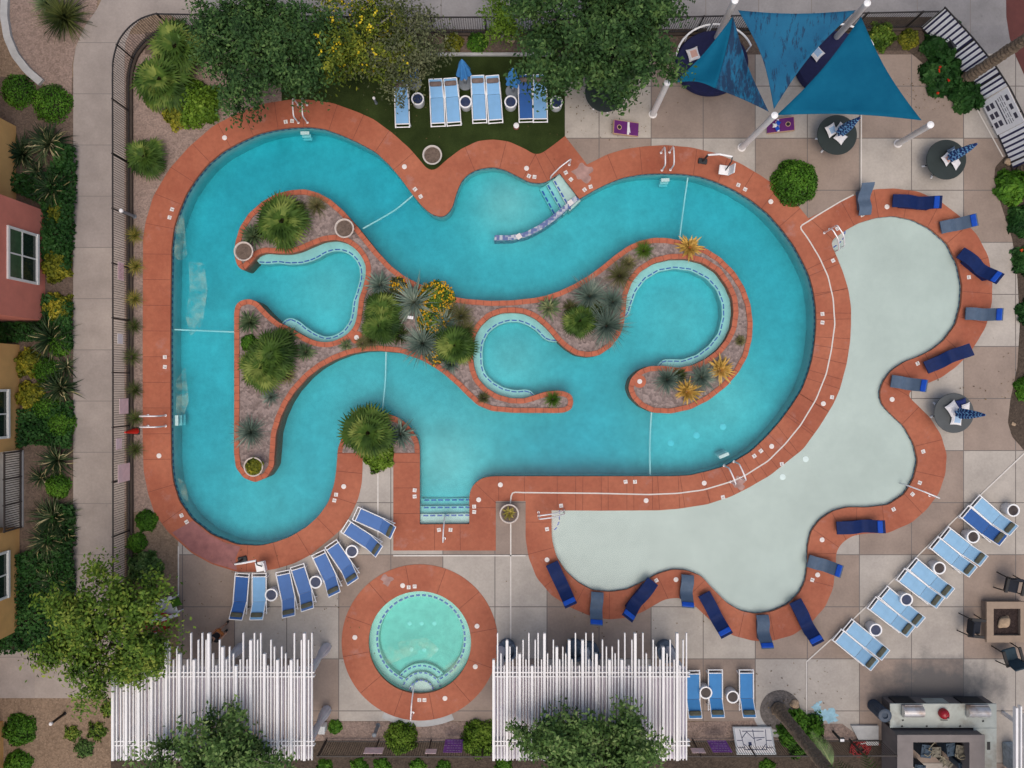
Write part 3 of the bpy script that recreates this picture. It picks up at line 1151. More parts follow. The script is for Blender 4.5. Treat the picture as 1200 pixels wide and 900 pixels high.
for (px, py) in ((668.5, 237.5), (608, 277)):
    b = MB()
    b.box(P(px, py, -0.02), (0.24, 0.24, 0.03), rz=0.6)
    b.build('tile', WHITE_T, lw)

# steps
def steps(quads, z0, dz, parent_name='pool_steps'):
    b = MB()
    d = MB()
    for k, q in enumerate(quads):
        z = z0 - dz * k
        pl = ccw(loopW(q))
        b.prism([pl], -1.5, z)
        # tile dashes along the leading edge q[2]-q[3]
        a, c = W(*q[2]), W(*q[3])
        u = (c - a).normalized()
        w = Vector((-u.y, u.x, 0))
        if not inside(np.array([(a + w * 0.1 + u * 0.3).x, (a + w * 0.1 + u * 0.3).y]), pl):
            w = -w
        L = (c - a).length
        s = 0.05
        while s < L - 0.15:
            p0 = a + u * s + w * 0.07
            p1 = a + u * min(L - 0.05, s + 0.24) + w * 0.07
            d.strip([p0, p1], 0.075, z + 0.004)
            s += 0.33
    o = struct(b.build(parent_name, PLAST))
    d.build('edge_tile', TILE_B, o)


steps([[(656, 202), (681, 234), (668, 246), (648, 210.5)], [(650, 206), (672, 238), (661, 250), (640.5, 214)], [(644, 210), (664, 245), (653.5, 256), (633, 217.5)]], -0.20, 0.20)
steps([[(490, 617), (552, 617), (552, 603), (490, 603.5)], [(490, 611), (552, 611), (552, 594.5), (490, 595)], [(490, 605), (552, 605), (552, 586.5), (490, 587)]], -0.22, 0.2)

# water bodies (closed volumes, their sides buried in the walls)
b = MB()
b.prism([offset(pool, 0.03, 0.3)], -1.6, ZW, bottom=True)
struct(b.build('pool_water', WATER, weld=True))

# surface reflections painted as thin pale patches on the water
m = bpy.data.materials.new('painted_reflection')
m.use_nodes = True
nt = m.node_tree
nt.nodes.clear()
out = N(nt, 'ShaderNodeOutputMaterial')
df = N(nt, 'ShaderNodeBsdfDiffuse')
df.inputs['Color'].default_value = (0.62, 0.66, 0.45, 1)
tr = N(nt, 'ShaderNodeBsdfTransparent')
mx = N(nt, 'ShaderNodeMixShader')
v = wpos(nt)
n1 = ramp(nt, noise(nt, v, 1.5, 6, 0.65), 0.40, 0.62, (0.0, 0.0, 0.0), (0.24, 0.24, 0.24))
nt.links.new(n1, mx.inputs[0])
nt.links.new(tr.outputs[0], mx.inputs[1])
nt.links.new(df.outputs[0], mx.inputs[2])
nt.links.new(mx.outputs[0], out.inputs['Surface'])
REFLECTION = m
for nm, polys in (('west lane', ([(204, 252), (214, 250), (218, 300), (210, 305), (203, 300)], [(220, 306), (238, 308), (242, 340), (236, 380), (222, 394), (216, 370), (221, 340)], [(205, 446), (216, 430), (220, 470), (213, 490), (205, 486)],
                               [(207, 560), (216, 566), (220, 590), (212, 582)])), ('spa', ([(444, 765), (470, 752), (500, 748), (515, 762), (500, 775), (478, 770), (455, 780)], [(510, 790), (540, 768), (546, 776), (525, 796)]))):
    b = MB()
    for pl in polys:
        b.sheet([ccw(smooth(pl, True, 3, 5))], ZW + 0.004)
    tag(b.build('painted_reflection', REFLECTION), 'pale reflection painted on the water of the ' + nm, 'film', None, 'stuff')

# wading pool
b = MB()
b.sheet([offset(wade, 0.02, 0.3)], -0.195)
b.wall(offset(wade, 0.012, 0.3), -0.33, -0.10)
wf = struct(b.build('wading_floor', PLAST_W))
for (px, py) in ((944, 538), (917, 559)):
    bb = MB()
    bb.lathe([(0.14, 0), (0.14, 0.02), (0.0, 0.03)], n=18)
    o = bb.build('floor_drain', PALE_LINE, wf)
    o.location = P(px, py, -0.20)
b = MB()
b.prism([offset(wade, 0.03, 0.3)], -0.36, ZW, bottom=True)
struct(b.build('wading_water', WATER, weld=True))
b = MB()
for poly, arc in (([(645, 596), (657, 596), (656.5, 612), (653, 621), (645.5, 625)], [(656, 599), (655.5, 612), (652, 620), (646.5, 624)]),
                  ([(973, 287), (992, 268), (992.5, 274), (989, 281), (983, 287), (976, 291)], [(992, 270), (991.5, 276), (987, 282.5), (981, 287.5), (976, 291)])):
    b.prism([ccw(loopW(poly))], -0.4, -0.155)
    for (p, t) in along(smooth(arc, False, 2, 3), 0.28, False, 0.05):
        b.strip([p - t * 0.08, p + t * 0.1], 0.05, -0.151, 1)
struct(b.build('wading_steps', [PLAST_W, TILE_B]))
b = MB()
tl = along(offset(wade, 0.004, 0.3), 0.15)
for k, (p, t) in enumerate(tl):
    q = tl[(k + 1) % len(tl)][0]
    if np.linalg.norm(q - p) < 0.3:
        b.add([(p[0], p[1], -0.20), (q[0], q[1], -0.20), (q[0], q[1], -0.085), (p[0], p[1], -0.085)], [(0, 1, 2, 3)], k % 2)
b.build('waterline_tile', [TILE_W1, TILE_W2], cop, recalc=False)

# spa
b = MB()
c = W(*SPA)
b.lathe([(60.4 / S, -0.1), (60.4 / S, -0.42), (50.5 / S, -0.42), (49.5 / S, -0.72), (0.01, -0.75)], (c.x, c.y, 0), 72, cap=False)
sp = struct(b.build('spa_shell', plaster('spa_plaster', (0.68, 0.80, 0.74), 0.85, 1.08, 0.8), smooth=True))
b = MB()
for i in range(46):
    a = 2 * math.pi * i / 46
    if R(245) < a < R(296):
        continue
    u = Vector((math.cos(a), math.sin(a), 0))
    w = Vector((-u.y, u.x, 0)) * 0.095
    b.strip([c + u * 2.085 - w, c + u * 2.085 + w], 0.085, -0.416)
for rr_, zz in ((0.62, -0.214), (0.98, -0.354), (1.32, -0.504)):
    q = P(494, 811, zz)
    for a in np.arange(R(12), R(169), 0.26 / rr_):
        u = Vector((math.cos(a), math.sin(a), 0))
        b.strip([q + u * (rr_ - 0.06), q + Vector((math.cos(a + 0.16 / rr_), math.sin(a + 0.16 / rr_), 0)) * (rr_ - 0.06)], 0.07, zz)
b.build('lip_tile', TILE_B, sp)
b = MB()
q = P(494, 811, -0.4)
for rr_, zz in ((0.62, -0.22), (0.98, -0.36), (1.32, -0.51)):
    arc = [(q.x + rr_ * math.cos(a), q.y + rr_ * math.sin(a)) for a in np.linspace(R(-8), R(188), 40)]
    b.prism([arc], -0.97, zz)
b.build('step', PLAST, sp)
for (px, py) in ((480, 730.5), (494, 730.5), (509, 730.5), (482, 761), (497, 761.5), (511, 761)):
    b = MB()
    b.lathe([(0.10, 0), (0.10, 0.02), (0.05, 0.03), (0.0, 0.03)], n=14)
    o = b.build('floor_drain', PALE_LINE, sp)
    o.location = P(px, py, -0.735)
b = MB()
b.lathe([(0.01, -1.0), (60.8 / S, -1.0), (60.8 / S, ZW), (0.01, ZW)], (c.x, c.y, 0), 72, cap=True)
struct(b.build('spa_water', water_mat('spa_water', (1.15, 0.13, 0.17))))
# ------------------------------------------------------------------ furniture
WHITE_M = M('white_powder_coat', (0.86, 0.85, 0.84), 0.35, 0.05)
CHROME = M('brushed_steel', (0.80, 0.78, 0.78), 0.4, 0.06, metal=0.35)
OLIVE = M('olive_pillow', (0.085, 0.085, 0.058), 0.8, 0.2)
BROWNP = M('taupe_pillow', (0.16, 0.115, 0.10), 0.8, 0.2)
SLING = {'light': M('light_blue_sling', (0.20, 0.41, 0.66), 0.7, 0.08, 2.0),
         'pale': M('pale_blue_sling', (0.25, 0.45, 0.64), 0.7, 0.10, 2.0),
         'mid': M('blue_sling', (0.072, 0.165, 0.40), 0.7, 0.08, 2.0),
         'navy': M('royal_blue_sling', (0.025, 0.105, 0.33), 0.7, 0.08, 2.0),
         'teal': M('bright_blue_sling', (0.045, 0.22, 0.50), 0.7, 0.08, 2.0)}
NAVY = M('navy_resin', (0.007, 0.020, 0.090), 0.6, 0.15, spec=0.15)
SLATE = M('slate_blue_resin', (0.085, 0.125, 0.185), 0.6, 0.1, spec=0.2)
ROYAL = M('royal_blue_headrest', (0.010, 0.075, 0.45), 0.6, 0.1, spec=0.2)
DKBLUE = M('dark_blue_table_top', (0.018, 0.032, 0.085), 0.35, 0.15)
DKBROWN = M('dark_brown_table_top', (0.035, 0.022, 0.02), 0.35, 0.15)
CHAR = M('charcoal_metal', (0.025, 0.027, 0.03), 0.5, 0.15)
BLACKM = M('black_metal', (0.012, 0.011, 0.011), 0.5, 0.15)


def make_lounger(color, pillow=None, backz=0.40):
    root = thing('sun_lounger', '', 'sun lounger')
    pm = pillow or OLIVE
    f = MB()
    yb, ye = 0.28, 0.98
    zt = 0.33 + backz
    for s in (-1, 1):
        x = s * 0.325
        f.tube([(x, -1.05, 0.29), (x, -0.98, 0.33), (x, yb, 0.33), (x, 0.86, 0.30)], 0.026)
    for y in (-1.03, -0.88):
        f.tube([(-0.325, y, 0.32), (0.325, y, 0.32)], 0.024)
    f.tube([(-0.325, 0.80, 0.30), (0.325, 0.80, 0.30)], 0.02)
    f.build('frame', WHITE_M, root)
    for (x, y) in ((-0.325, -0.82), (0.325, -0.82), (-0.325, 0.62), (0.325, 0.62)):
        l = MB()
        l.tube([(x, y, 0.31), (x * 1.04, y + (0.05 if y > 0 else -0.05), 0.0)], 0.025)
        l.build('leg', WHITE_M, root)
    s_ = MB()
    s_.box((0, (yb - 0.86) / 2, 0.325), (0.575, yb + 0.86, 0.014))
    for i in range(3):
        s_.box((0, -0.60 + i * 0.32, 0.333), (0.575, 0.006, 0.004))
    s_.build('seat', SLING[color], root)
    bf = MB()
    for s in (-1, 1):
        x = s * 0.30
        bf.tube([(x, yb, 0.335), (x, ye, zt)], 0.020)
    bf.tube([(-0.30, ye, zt), (0.30, ye, zt)], 0.020)
    bo = bf.build('back_frame', WHITE_M, root)
    bk = MB()
    L = math.hypot(ye - yb, zt - 0.335)
    an = math.atan2(zt - 0.335, ye - yb)
    A = Matrix.Translation((0, (yb + ye) / 2, (zt + 0.335) / 2)) @ Matrix.Rotation(an, 4, 'X')
    bk.box((0, 0, 0), (0.565, L - 0.02, 0.014), M4=A)
    bk.build('backrest', SLING[color], root)
    p = MB()
    A = Matrix.Translation((0, yb + (ye - yb) * 0.74, 0.335 + (zt - 0.335) * 0.74)) @ Matrix.Rotation(an, 4, 'X') @ Matrix.Translation((0, 0, 0.05))
    p.box((0, 0, 0), (0.54, 0.21, 0.085), M4=A, bev=0.04)
    p.build('pillow', pm, root, smooth=True)
    return root


LP = {k: Proto(lambda k=k: make_lounger(k)) for k in ('light', 'pale', 'mid', 'navy', 'teal')}
LPN = {k: Proto(lambda k=k: make_lounger(k, BROWNP, 0.42)) for k in ('light', 'navy')}


def lounger(kind, foot, head, label, group, north=False):
    """foot and head as seen in plan"""
    a, c = P(*foot, 0.33), P(*head, 0.62)
    d = (c - a)
    d.z = 0
    d.normalize()
    rz = math.atan2(-d.x, d.y)
    o = a + d * 1.03
    rz += random.uniform(-0.03, 0.03)
    return (LPN if north else LP)[kind].put(label, (o.x, o.y, 0.010), rz, group)


G = 'blue sling loungers lined up on the turf'
for kind, f, h, lab in (('light', (472, 149), (469, 98), 'light blue sun lounger standing alone at the west end of the turf row'),
                        ('light', (514, 148), (510, 94), 'light blue sun lounger between the partly hidden parasol and the next lounger on the turf'),
                        ('light', (532, 147), (528, 93), 'light blue sun lounger just west of the middle closed blue parasol on the turf'),
                        ('light', (563, 144), (559, 91), 'light blue sun lounger just east of the middle closed blue parasol on the turf'),
                        ('light', (581, 144), (577, 90), 'light blue sun lounger just west of the eastern closed blue parasol on the turf'),
                        ('navy', (617, 143), (615, 89), 'royal blue sun lounger on the turf, the only dark one of its row'),
                        ('light', (634, 143), (632, 90), 'light blue sun lounger on the turf with its head under the large dark tree')):
    lounger(kind, f, h, lab, G, True)
G = 'blue loungers fanned round the south-west pool bend'
for kind, f, h, lab in (('navy', (284, 672), (277, 727), 'royal blue sun lounger at the west end of the fan below the pool bend'),
                        ('light', (303, 672), (302, 727), 'light blue sun lounger, the only pale one in the fan below the pool bend'),
                        ('mid', (331, 669.5), (339, 720), 'blue sun lounger with a white drum table on its west side, third in the fan'),
                        ('mid', (347.5, 663), (361, 711), 'blue sun lounger with a white drum table on its east side, fourth in the fan'),
                        ('mid', (372, 648), (393, 695), 'dusty blue sun lounger just east of the middle drum table of the fan'),
                        ('mid', (387.5, 637), (412.5, 678), 'dusty blue sun lounger just west of the eastern drum table of the fan'),
                        ('mid', (404, 616), (440, 643), 'dusty blue sun lounger on the concrete tongue, the nearer one to the drum table'),
                        ('mid', (416, 602), (456, 621), 'dusty blue sun lounger nearest the palm on the concrete tongue')):
    lounger(kind, f, h, lab, G)
G = 'paired loungers along the diagonal deck drain'
ax = Vector((47, 37)).normalized()
pe = Vector((0.72, -0.70))
names = ['in the top pair on the diagonal', 'in the second pair from the top', 'in the middle diagonal pair',
         'in the second pair from the bottom', 'in the bottom pair on the diagonal']
for k, (mx, my) in enumerate(((1136, 592.5), (1100.5, 629), (1062, 666), (1028, 699.5), (986.5, 738))):
    for s, side in ((1, 'eastern'), (-1, 'western')):
        f = (mx + pe.x * 8.6 * s, my + pe.y * 8.6 * s)
        h = (f[0] + ax.x * 58, f[1] + ax.y * 58)
        kind = 'navy' if (k == 0 and s == -1) else 'pale'
        lab = ('%s sun lounger, the %s one %s' % ('royal blue' if kind == 'navy' else 'light blue', side, names[k]))
        lounger(kind, f, h, lab, G)
G = 'bright blue loungers by the south planting bed'
for f, h, lab in (((811, 786), (815, 841), 'bright blue sun lounger half under the edge of the eastern white pergola'),
                  ((838, 785), (841, 840), 'bright blue sun lounger between two drum tables north of the south bed'),
                  ((875, 785), (877, 840), 'bright blue sun lounger beside the leaning palm trunk, east of its drum table')):
    lounger('teal', f, h, lab, G)


# drum side tables
def make_drum(top):
    root = thing('side_table', '', 'side table')
    b = MB()
    b.lathe([(0.235, 0), (0.25, 0.03), (0.255, 0.38), (0.27, 0.45), (0.265, 0.465), (0.215, 0.465), (0.205, 0.43), (0.0, 0.43)], n=28)
    b.build('drum', WHITE_M, root, smooth=True)
    t = MB()
    t.lathe([(0.205, 0.432), (0.205, 0.438), (0.0, 0.44)], n=24)
    for i in range(5):
        t.lathe([(0.03 + i * 0.036, 0.4405), (0.036 + i * 0.036, 0.4425), (0.042 + i * 0.036, 0.4405)], n=20, cap=False)
    t.build('table_top', top, root)
    return root


DB, DN = Proto(lambda: make_drum(DKBLUE)), Proto(lambda: make_drum(DKBROWN))
G = 'white drum side tables between the loungers'
for pr, (x, y), lab in ((DB, (489.5, 116), 'white drum side table with dark blue top beside the westernmost turf lounger'),
                        (DB, (545.5, 119.5), 'white drum side table with dark blue top below the middle turf parasol'),
                        (DB, (598.5, 119.5), 'white drum side table with dark blue top below the eastern turf parasol'),
                        (DB, (652, 120), 'white drum side table half hidden under the large dark tree by the turf'),
                        (DB, (318, 697), 'white drum side table between the pale lounger and the third lounger of the fan'),
                        (DB, (370, 682), 'white drum side table in the middle of the fan of loungers'),
                        (DB, (412.5, 646), 'white drum side table at the foot of the concrete tongue'),
                        (DN, (1187, 598), 'white drum side table east of all the diagonal pairs, near the frame edge'),
                        (DN, (1140, 629), 'white drum side table below the pair with the royal blue lounger'),
                        (DN, (1100.5, 665.5), 'white drum side table between the second and middle diagonal pairs'),
                        (DB, (1062, 702.5), 'white drum side table between the middle pair and the next one south-west'),
                        (DB, (1026, 738), 'white drum side table nearest the south-west end of the diagonal row'),
                        (DN, (827, 811.5), 'white drum side table beside the pergola edge, between two bright blue loungers'),
                        (DN, (858.5, 816.5), 'white drum side table just west of the lounger by the leaning palm trunk')):
    pr.put(lab, P(x, y, 0.48) * 1.0, 0, G, 1.10).location.z = 0.010


# wave loungers standing on the wading pool edge
def make_wave(kind):
    long_ = kind == 'navy'
    root = thing('ledge_lounger', '', 'pool lounger')
    L = 2.05 if long_ else 1.36
    w = 0.60 if long_ else 0.58
    m = NAVY if long_ else SLATE
    if long_:
        prof = [(0, 0.30), (0.08, 0.34), (0.20, 0.40), (0.34, 0.42), (0.48, 0.34), (0.58, 0.26), (0.68, 0.30), (0.80, 0.46), (0.92, 0.62), (1.0, 0.68)]
    else:
        prof = [(0, 0.22), (0.10, 0.30), (0.25, 0.36), (0.40, 0.30), (0.52, 0.24), (0.64, 0.32), (0.80, 0.55), (0.92, 0.72), (1.0, 0.76)]
    pts = [(t * L - L / 2, z) for t, z in prof]
    # finer
    a = taubin(resample([(p[0] * 100, p[1] * 100) for p in pts], 6, False), 6, False) / 100
    b = MB()
    vs, fs = [], []
    n_ = len(a)
    for (y, z) in a:
        vs += [(-w / 2, y, z), (w / 2, y, z), (w / 2 - 0.01, y, z - 0.06), (-w / 2 + 0.01, y, z - 0.06)]
    for i in range(n_ - 1):
        for k in range(4):
            j = (k + 1) % 4
            fs.append((i * 4 + k, i * 4 + j, i * 4 + 4 + j, i * 4 + 4 + k))
    fs += [(0, 1, 2, 3), ((n_ - 1) * 4 + 3, (n_ - 1) * 4 + 2, (n_ - 1) * 4 + 1, (n_ - 1) * 4)]
    b.add(vs, fs)
    b.build('seat', m, root, smooth=True)
    # solid resin base under the body
    bs = MB()
    lo, hi = int(n_ * 0.14), int(n_ * 0.86)
    vs, fs = [], []
    for i in range(lo, hi):
        y, z = a[i]
        zb = 0.0 if i > lo + 1 else z - 0.08
        vs += [(-w / 2 + 0.04, y, z - 0.055), (w / 2 - 0.04, y, z - 0.055), (w / 2 - 0.06, y, zb), (-w / 2 + 0.06, y, zb)]
    q = hi - lo
    for i in range(q - 1):
        for k in range(4):
            j = (k + 1) % 4
            fs.append((i * 4 + k, i * 4 + j, i * 4 + 4 + j, i * 4 + 4 + k))
    fs += [(0, 1, 2, 3), ((q - 1) * 4 + 3, (q - 1) * 4 + 2, (q - 1) * 4 + 1, (q - 1) * 4)]
    bs.add(vs, fs)
    bs.build('base', m, root)
    return root, a, w, L


def make_wave_full(kind, pad):
    root, a, w, L = make_wave(kind)
    if pad:
        i = int(len(a) * 0.88)
        (y0, z0), (y1, z1) = a[i - 2], a[min(len(a) - 1, i + 2)]
        an = math.atan2(z1 - z0, y1 - y0)
        p = MB()
        A = Matrix.Translation((0, (y0 + y1) / 2 + 0.02, (z0 + z1) / 2)) @ Matrix.Rotation(an, 4, 'X') @ Matrix.Translation((0, 0, 0.035))
        p.box((0, 0, 0), (w - 0.03, 0.22, 0.07), M4=A, bev=0.03)
        p.build('headrest', ROYAL, root, smooth=True)
    return root


WV = {('navy', 1): Proto(lambda: make_wave_full('navy', 1)), ('navy', 0): Proto(lambda: make_wave_full('navy', 0)),
      ('slate', 1): Proto(lambda: make_wave_full('slate', 1)), ('slate', 0): Proto(lambda: make_wave_full('slate', 0))}
G = 'wave shaped pool loungers round the wading pool'
for kind, pad, f, h, lab in (
        ('slate', 0, (1014, 249), (1017, 217), 'slate blue wave lounger without headrest, north of the wading pool ladder'),
        ('navy', 1, (1049, 235.5), (1101, 236.5), 'navy wave lounger lying along the north edge of the wading pool coping'),
        ('slate', 1, (1106, 266), (1142, 258), 'slate blue wave lounger next east of the navy one on the north edge'),
        ('navy', 1, (1128, 298), (1170, 325), 'navy wave lounger tilted diagonally on the north-east bulge of the wading pool'),
        ('slate', 1, (1135, 367.5), (1172, 368.5), 'slate blue wave lounger on the east bulge pointing straight east'),
        ('navy', 0, (1087, 430), (1137, 410), 'navy wave lounger without a bright headrest below the east bulge'),
        ('slate', 1, (1048, 447), (1083, 452), 'slate blue wave lounger by the round table with a pile of pillows'),
        ('navy', 1, (983, 618.5), (1035, 617.5), 'navy wave lounger lying level on the south-east neck of the coping'),
        ('slate', 1, (950, 658), (984, 669), 'slate blue wave lounger just below the level navy one in the south-east'),
        ('navy', 1, (934, 709), (957, 750), 'navy wave lounger east of the southern bulge of the wading pool'),
        ('slate', 1, (894, 724), (899, 757), 'slate blue wave lounger at the very bottom of the southern bulge'),
        ('navy', 1, (827, 700), (850, 741), 'navy wave lounger west of the southern bulge of the wading pool'),
        ('slate', 1, (806, 677), (806, 709), 'slate blue wave lounger on the point between the two southern bulges'),
        ('navy', 1, (762, 685), (738, 721), 'navy wave lounger slanting south-west above the eastern pergola'),
        ('slate', 1, (700, 698), (699, 729), 'slate blue wave lounger between two navy ones above the eastern pergola'),
        ('navy', 1, (648, 663), (668, 707), 'navy wave lounger at the west end of the wading pool below its steps')):
    a, c = P(*f, 0.3), P(*h, 0.70)
    d = c - a
    d.z = 0
    L = 2.05 if kind == 'navy' else 1.36
    u = d.normalized()
    ctr = (a + c) / 2
    o = WV[(kind, pad)].put(lab, (ctr.x, ctr.y, 0.026), math.atan2(-u.x, u.y), G)


# ------------------------------------------------------------------ closed parasols
def pattern_mat(name, c1, c2, scale):
    m, nt, b = nmat(name)
    v = opos(nt)
    wv = N(nt, 'ShaderNodeTexWave', wave_type='BANDS', bands_direction='Z')
    wv.inputs['Scale'].default_value = scale
    wv.inputs['Distortion'].default_value = 5.0
    wv.inputs['Detail'].default_value = 1.0
    wv.inputs['Detail Scale'].default_value = 2.0
    nt.links.new(v, wv.inputs['Vector'])
    nt.links.new(ramp(nt, wv.outputs['Fac'], 0.62, 0.72, c1, c2), b.inputs['Base Color'])
    b.inputs['Roughness'].default_value = 0.8
    return m


PAR_BLUE = M('sky_blue_canvas', (0.06, 0.27, 0.60), 0.8, 0.12, 3.0)
PAR_PAT = pattern_mat('patterned_navy_canvas', (0.010, 0.035, 0.16), (0.16, 0.38, 0.62), 1.6)
GREYM = M('grey_parasol_base', (0.20, 0.225, 0.25), 0.6, 0.1)


def make_parasol(mat, base, zlo, zhi, rad=0.30):
    root = thing('closed_parasol', '', 'parasol')
    b = MB()
    b.tube([(0, 0, 0.0), (0, 0, zhi + 0.05)], 0.022)
    b.build('pole', WHITE_M, root)
    if base:
        b = MB()
        b.lathe([(0.34, 0), (0.34, 0.05), (0.30, 0.075), (0.07, 0.085), (0.05, 0.32), (0.0, 0.32)], n=28)
        b.build('base', GREYM, root)
    n_ = 64
    fold = lambda a, z: 1 + 0.20 * math.cos(7 * a) * (1 if z < zhi - 0.15 else 0.3) + 0.10 * math.sin(2 * a + z * 3)
    b = MB()
    b.lathe([(0.05, zlo), (rad * 0.75, zlo + 0.02), (rad * 0.80, zlo + 0.12), (rad * 0.62, zlo + 0.4 * (zhi - zlo)), (rad * 0.38, zlo + 0.75 * (zhi - zlo)), (0.05, zhi), (0.015, zhi + 0.06)], n=n_, wob=fold)
    b.build('canopy', mat, root, smooth=True)
    return root


PA = Proto(lambda: make_parasol(PAR_BLUE, True, 0.95, 2.3, 0.36))
G = 'closed sky blue parasols behind the turf loungers'
for (x, y), lab in (((486, 98), 'closed sky blue parasol partly hidden by olive foliage at the west end of the turf'),
                    ((545.5, 98), 'closed sky blue parasol standing fully clear behind the middle turf loungers'),
                    ((601, 107.5), 'closed sky blue parasol behind the turf loungers beside the royal blue one')):
    PA.put(lab, (W(x, y).x, W(x, y).y, 0.010), x * 0.1, G)

# ------------------------------------------------------------------ round tables
TMESH = M('dark_green_table_mesh', (0.022, 0.032, 0.030), 0.55, 0.12, 2.0)
TGREY = M('grey_table_mesh', (0.07, 0.078, 0.08), 0.55, 0.12, 2.0)


def make_table(top):
    root = thing('round_table', '', 'table')
    b = MB()
    b.lathe([(0.90, 0.70), (0.915, 0.72), (0.90, 0.745), (0.07, 0.752), (0.05, 0.73), (0.05, 0.70)], n=56)
    b.build('table_top', top, root, smooth=True)
    b = MB()
    b.lathe([(0.06, 0), (0.06, 0.70)], n=12)
    b.build('pedestal', WHITE_M, root)
    for i in range(6):
        a = 2 * math.pi * i / 6 + 0.3
        b = MB()
        b.tube([(0.06 * math.cos(a), 0.06 * math.sin(a), 0.55), (0.42 * math.cos(a), 0.42 * math.sin(a), 0.40), (0.58 * math.cos(a), 0.58 * math.sin(a), 0.06)], 0.028)
        lg = b.build('leg', CHAR, root)
        b = MB()
        b.tube([(0.55 * math.cos(a), 0.55 * math.sin(a), 0.035), (0.70 * math.cos(a), 0.70 * math.sin(a), 0.03)], 0.045)
        b.build('foot', WHITE_M, lg)
    return root


TB = {0: Proto(lambda: make_table(TMESH)), 1: Proto(lambda: make_table(TGREY))}
PU = Proto(lambda: make_parasol(PAR_PAT, False, 1.12, 2.75, 0.27))
PIL_W = M('white_pillow', (0.72, 0.70, 0.70), 0.85, 0.06)
PIL_B = M('pale_blue_pillow', (0.32, 0.46, 0.62), 0.85, 0.1)
PIL_P = M('salmon_pillow', (0.62, 0.36, 0.29), 0.85, 0.1)
PIL_N = M('navy_pillow', (0.015, 0.03, 0.14), 0.85, 0.1)
STRIPE = None


def make_pillow(m1, m2):
    b = MB()
    n_ = 10
    vs, fs, mi = [], [], []
    for sgn in (1, -1):
        for j in range(n_ + 1):
            for i in range(n_ + 1):
                u, v_ = i / n_ * 2 - 1, j / n_ * 2 - 1
                pin = 1 - 0.10 * (1 - abs(u)) * abs(v_) - 0.10 * (1 - abs(v_)) * abs(u)
                h = 0.075 * ((1 - u ** 4) * (1 - v_ ** 4)) ** 0.6
                vs.append((u * 0.23 * (1 - 0.10 * (1 - v_ * v_)), v_ * 0.23 * (1 - 0.10 * (1 - u * u)), sgn * h))
    for sgn in range(2):
        o = sgn * (n_ + 1) ** 2
        for j in range(n_):
            for i in range(n_):
                a = o + j * (n_ + 1) + i
                f = (a, a + 1, a + n_ + 2, a + n_ + 1)
                b.f.append(f if sgn == 0 else tuple(reversed(f)))
                b.m.append(1 if 2 <= j <= n_ - 3 and 2 <= i <= n_ - 3 else 0)
    b.v = [Vector(p) for p in vs]
    return b.build('throw_pillow', [m1, m2], None, smooth=True, recalc=False)


def pillow(px, py, z, rz, m1, m2, label, tilt=0.0, sc=1.0, group='throw pillows piled on the round tables'):
    o = make_pillow(m1, m2)
    p = P(px, py, z)
    o.location = p
    o.rotation_euler = (tilt, tilt * 0.5, rz)
    o.scale = (sc, sc, sc)
    tag(o, label, 'pillow', group)
    return o


G = 'round tables with closed patterned parasols'
for top, (x, y), (ux, uy), lab, lp in (
        (0, (981, 158), (0, 0), 'round dark green table just below the shade sails, pillows piled on it', 'closed navy patterned parasol through the table below the shade sails'),
        (0, (1109, 187), (0, 0), 'round dark green table with a salmon pillow near the striped screen', 'closed navy patterned parasol through the table near the striped screen'),
        (1, (1118, 484), (0, 0), 'round grey table east of the wading pool by the side bed', 'closed navy patterned parasol through the table east of the wading pool'),
        (0, (709, 108), (0, 0), 'round dark table mostly hidden under the large dark tree', None)):
    p = P(x, y, 0.74)
    TB[top].put(lab, (p.x, p.y, 0.010), x * 0.37, G)
    if lp:
        PU.put(lp, (p.x, p.y, 0.010), x * 0.2, 'closed navy patterned parasols through the round tables')
zt = 0.82
pillow(974.5, 152.5, zt, 0.55, PIL_W, PIL_B, 'white pillow with pale blue centre on the table below the sails', 0.2, 1.15)
pillow(985, 151, zt + 0.06, -0.5, PIL_W, PIL_W, 'plain white pillow against the parasol pole on the table below the sails', 0.5)
pillow(985, 161, zt, 0.9, PIL_W, PIL_W, 'plain off white pillow lying south of the pole on the table below the sails', 0.1, 1.1)
pillow(1110, 186, zt, 0.75, PIL_W, PIL_P, 'white pillow with salmon centre on the table near the striped screen', 0.25, 1.1)
pillow(1115, 179, zt, 0.5, SLATE, PIL_B, 'slate blue pillow behind the salmon one on the table', 0.4)
pillow(1120.5, 191, zt, 0.9, PIL_W, PIL_W, 'plain off white pillow beside the salmon one on the table', 0.4, 1.05)
pillow(1116.5, 478.5, zt + 0.05, 0.65, PIL_W, PIL_W, 'plain white pillow on top of the pile east of the wading pool', 0.1, 1.25)
pillow(1127, 474, zt, 0.3, PIL_N, PIL_N, 'navy pillow under the pile on the table east of the wading pool', 0.1, 1.1)
pillow(1131.5, 478, zt + 0.06, 0.3, PIL_W, PIL_W, 'plain white pillow beside the parasol pole on the table east of the wading pool', 0.4)
pillow(1121, 491.5, zt, -0.1, PIL_W, PIL_B, 'white and pale blue pillow at the south of the pile east of the wading pool', 0.1, 1.15)
pillow(729, 111, zt, 0.2, PIL_W, PIL_B, 'white and pale blue pillow peeping out from under the large dark tree', 0.2, 1.0)


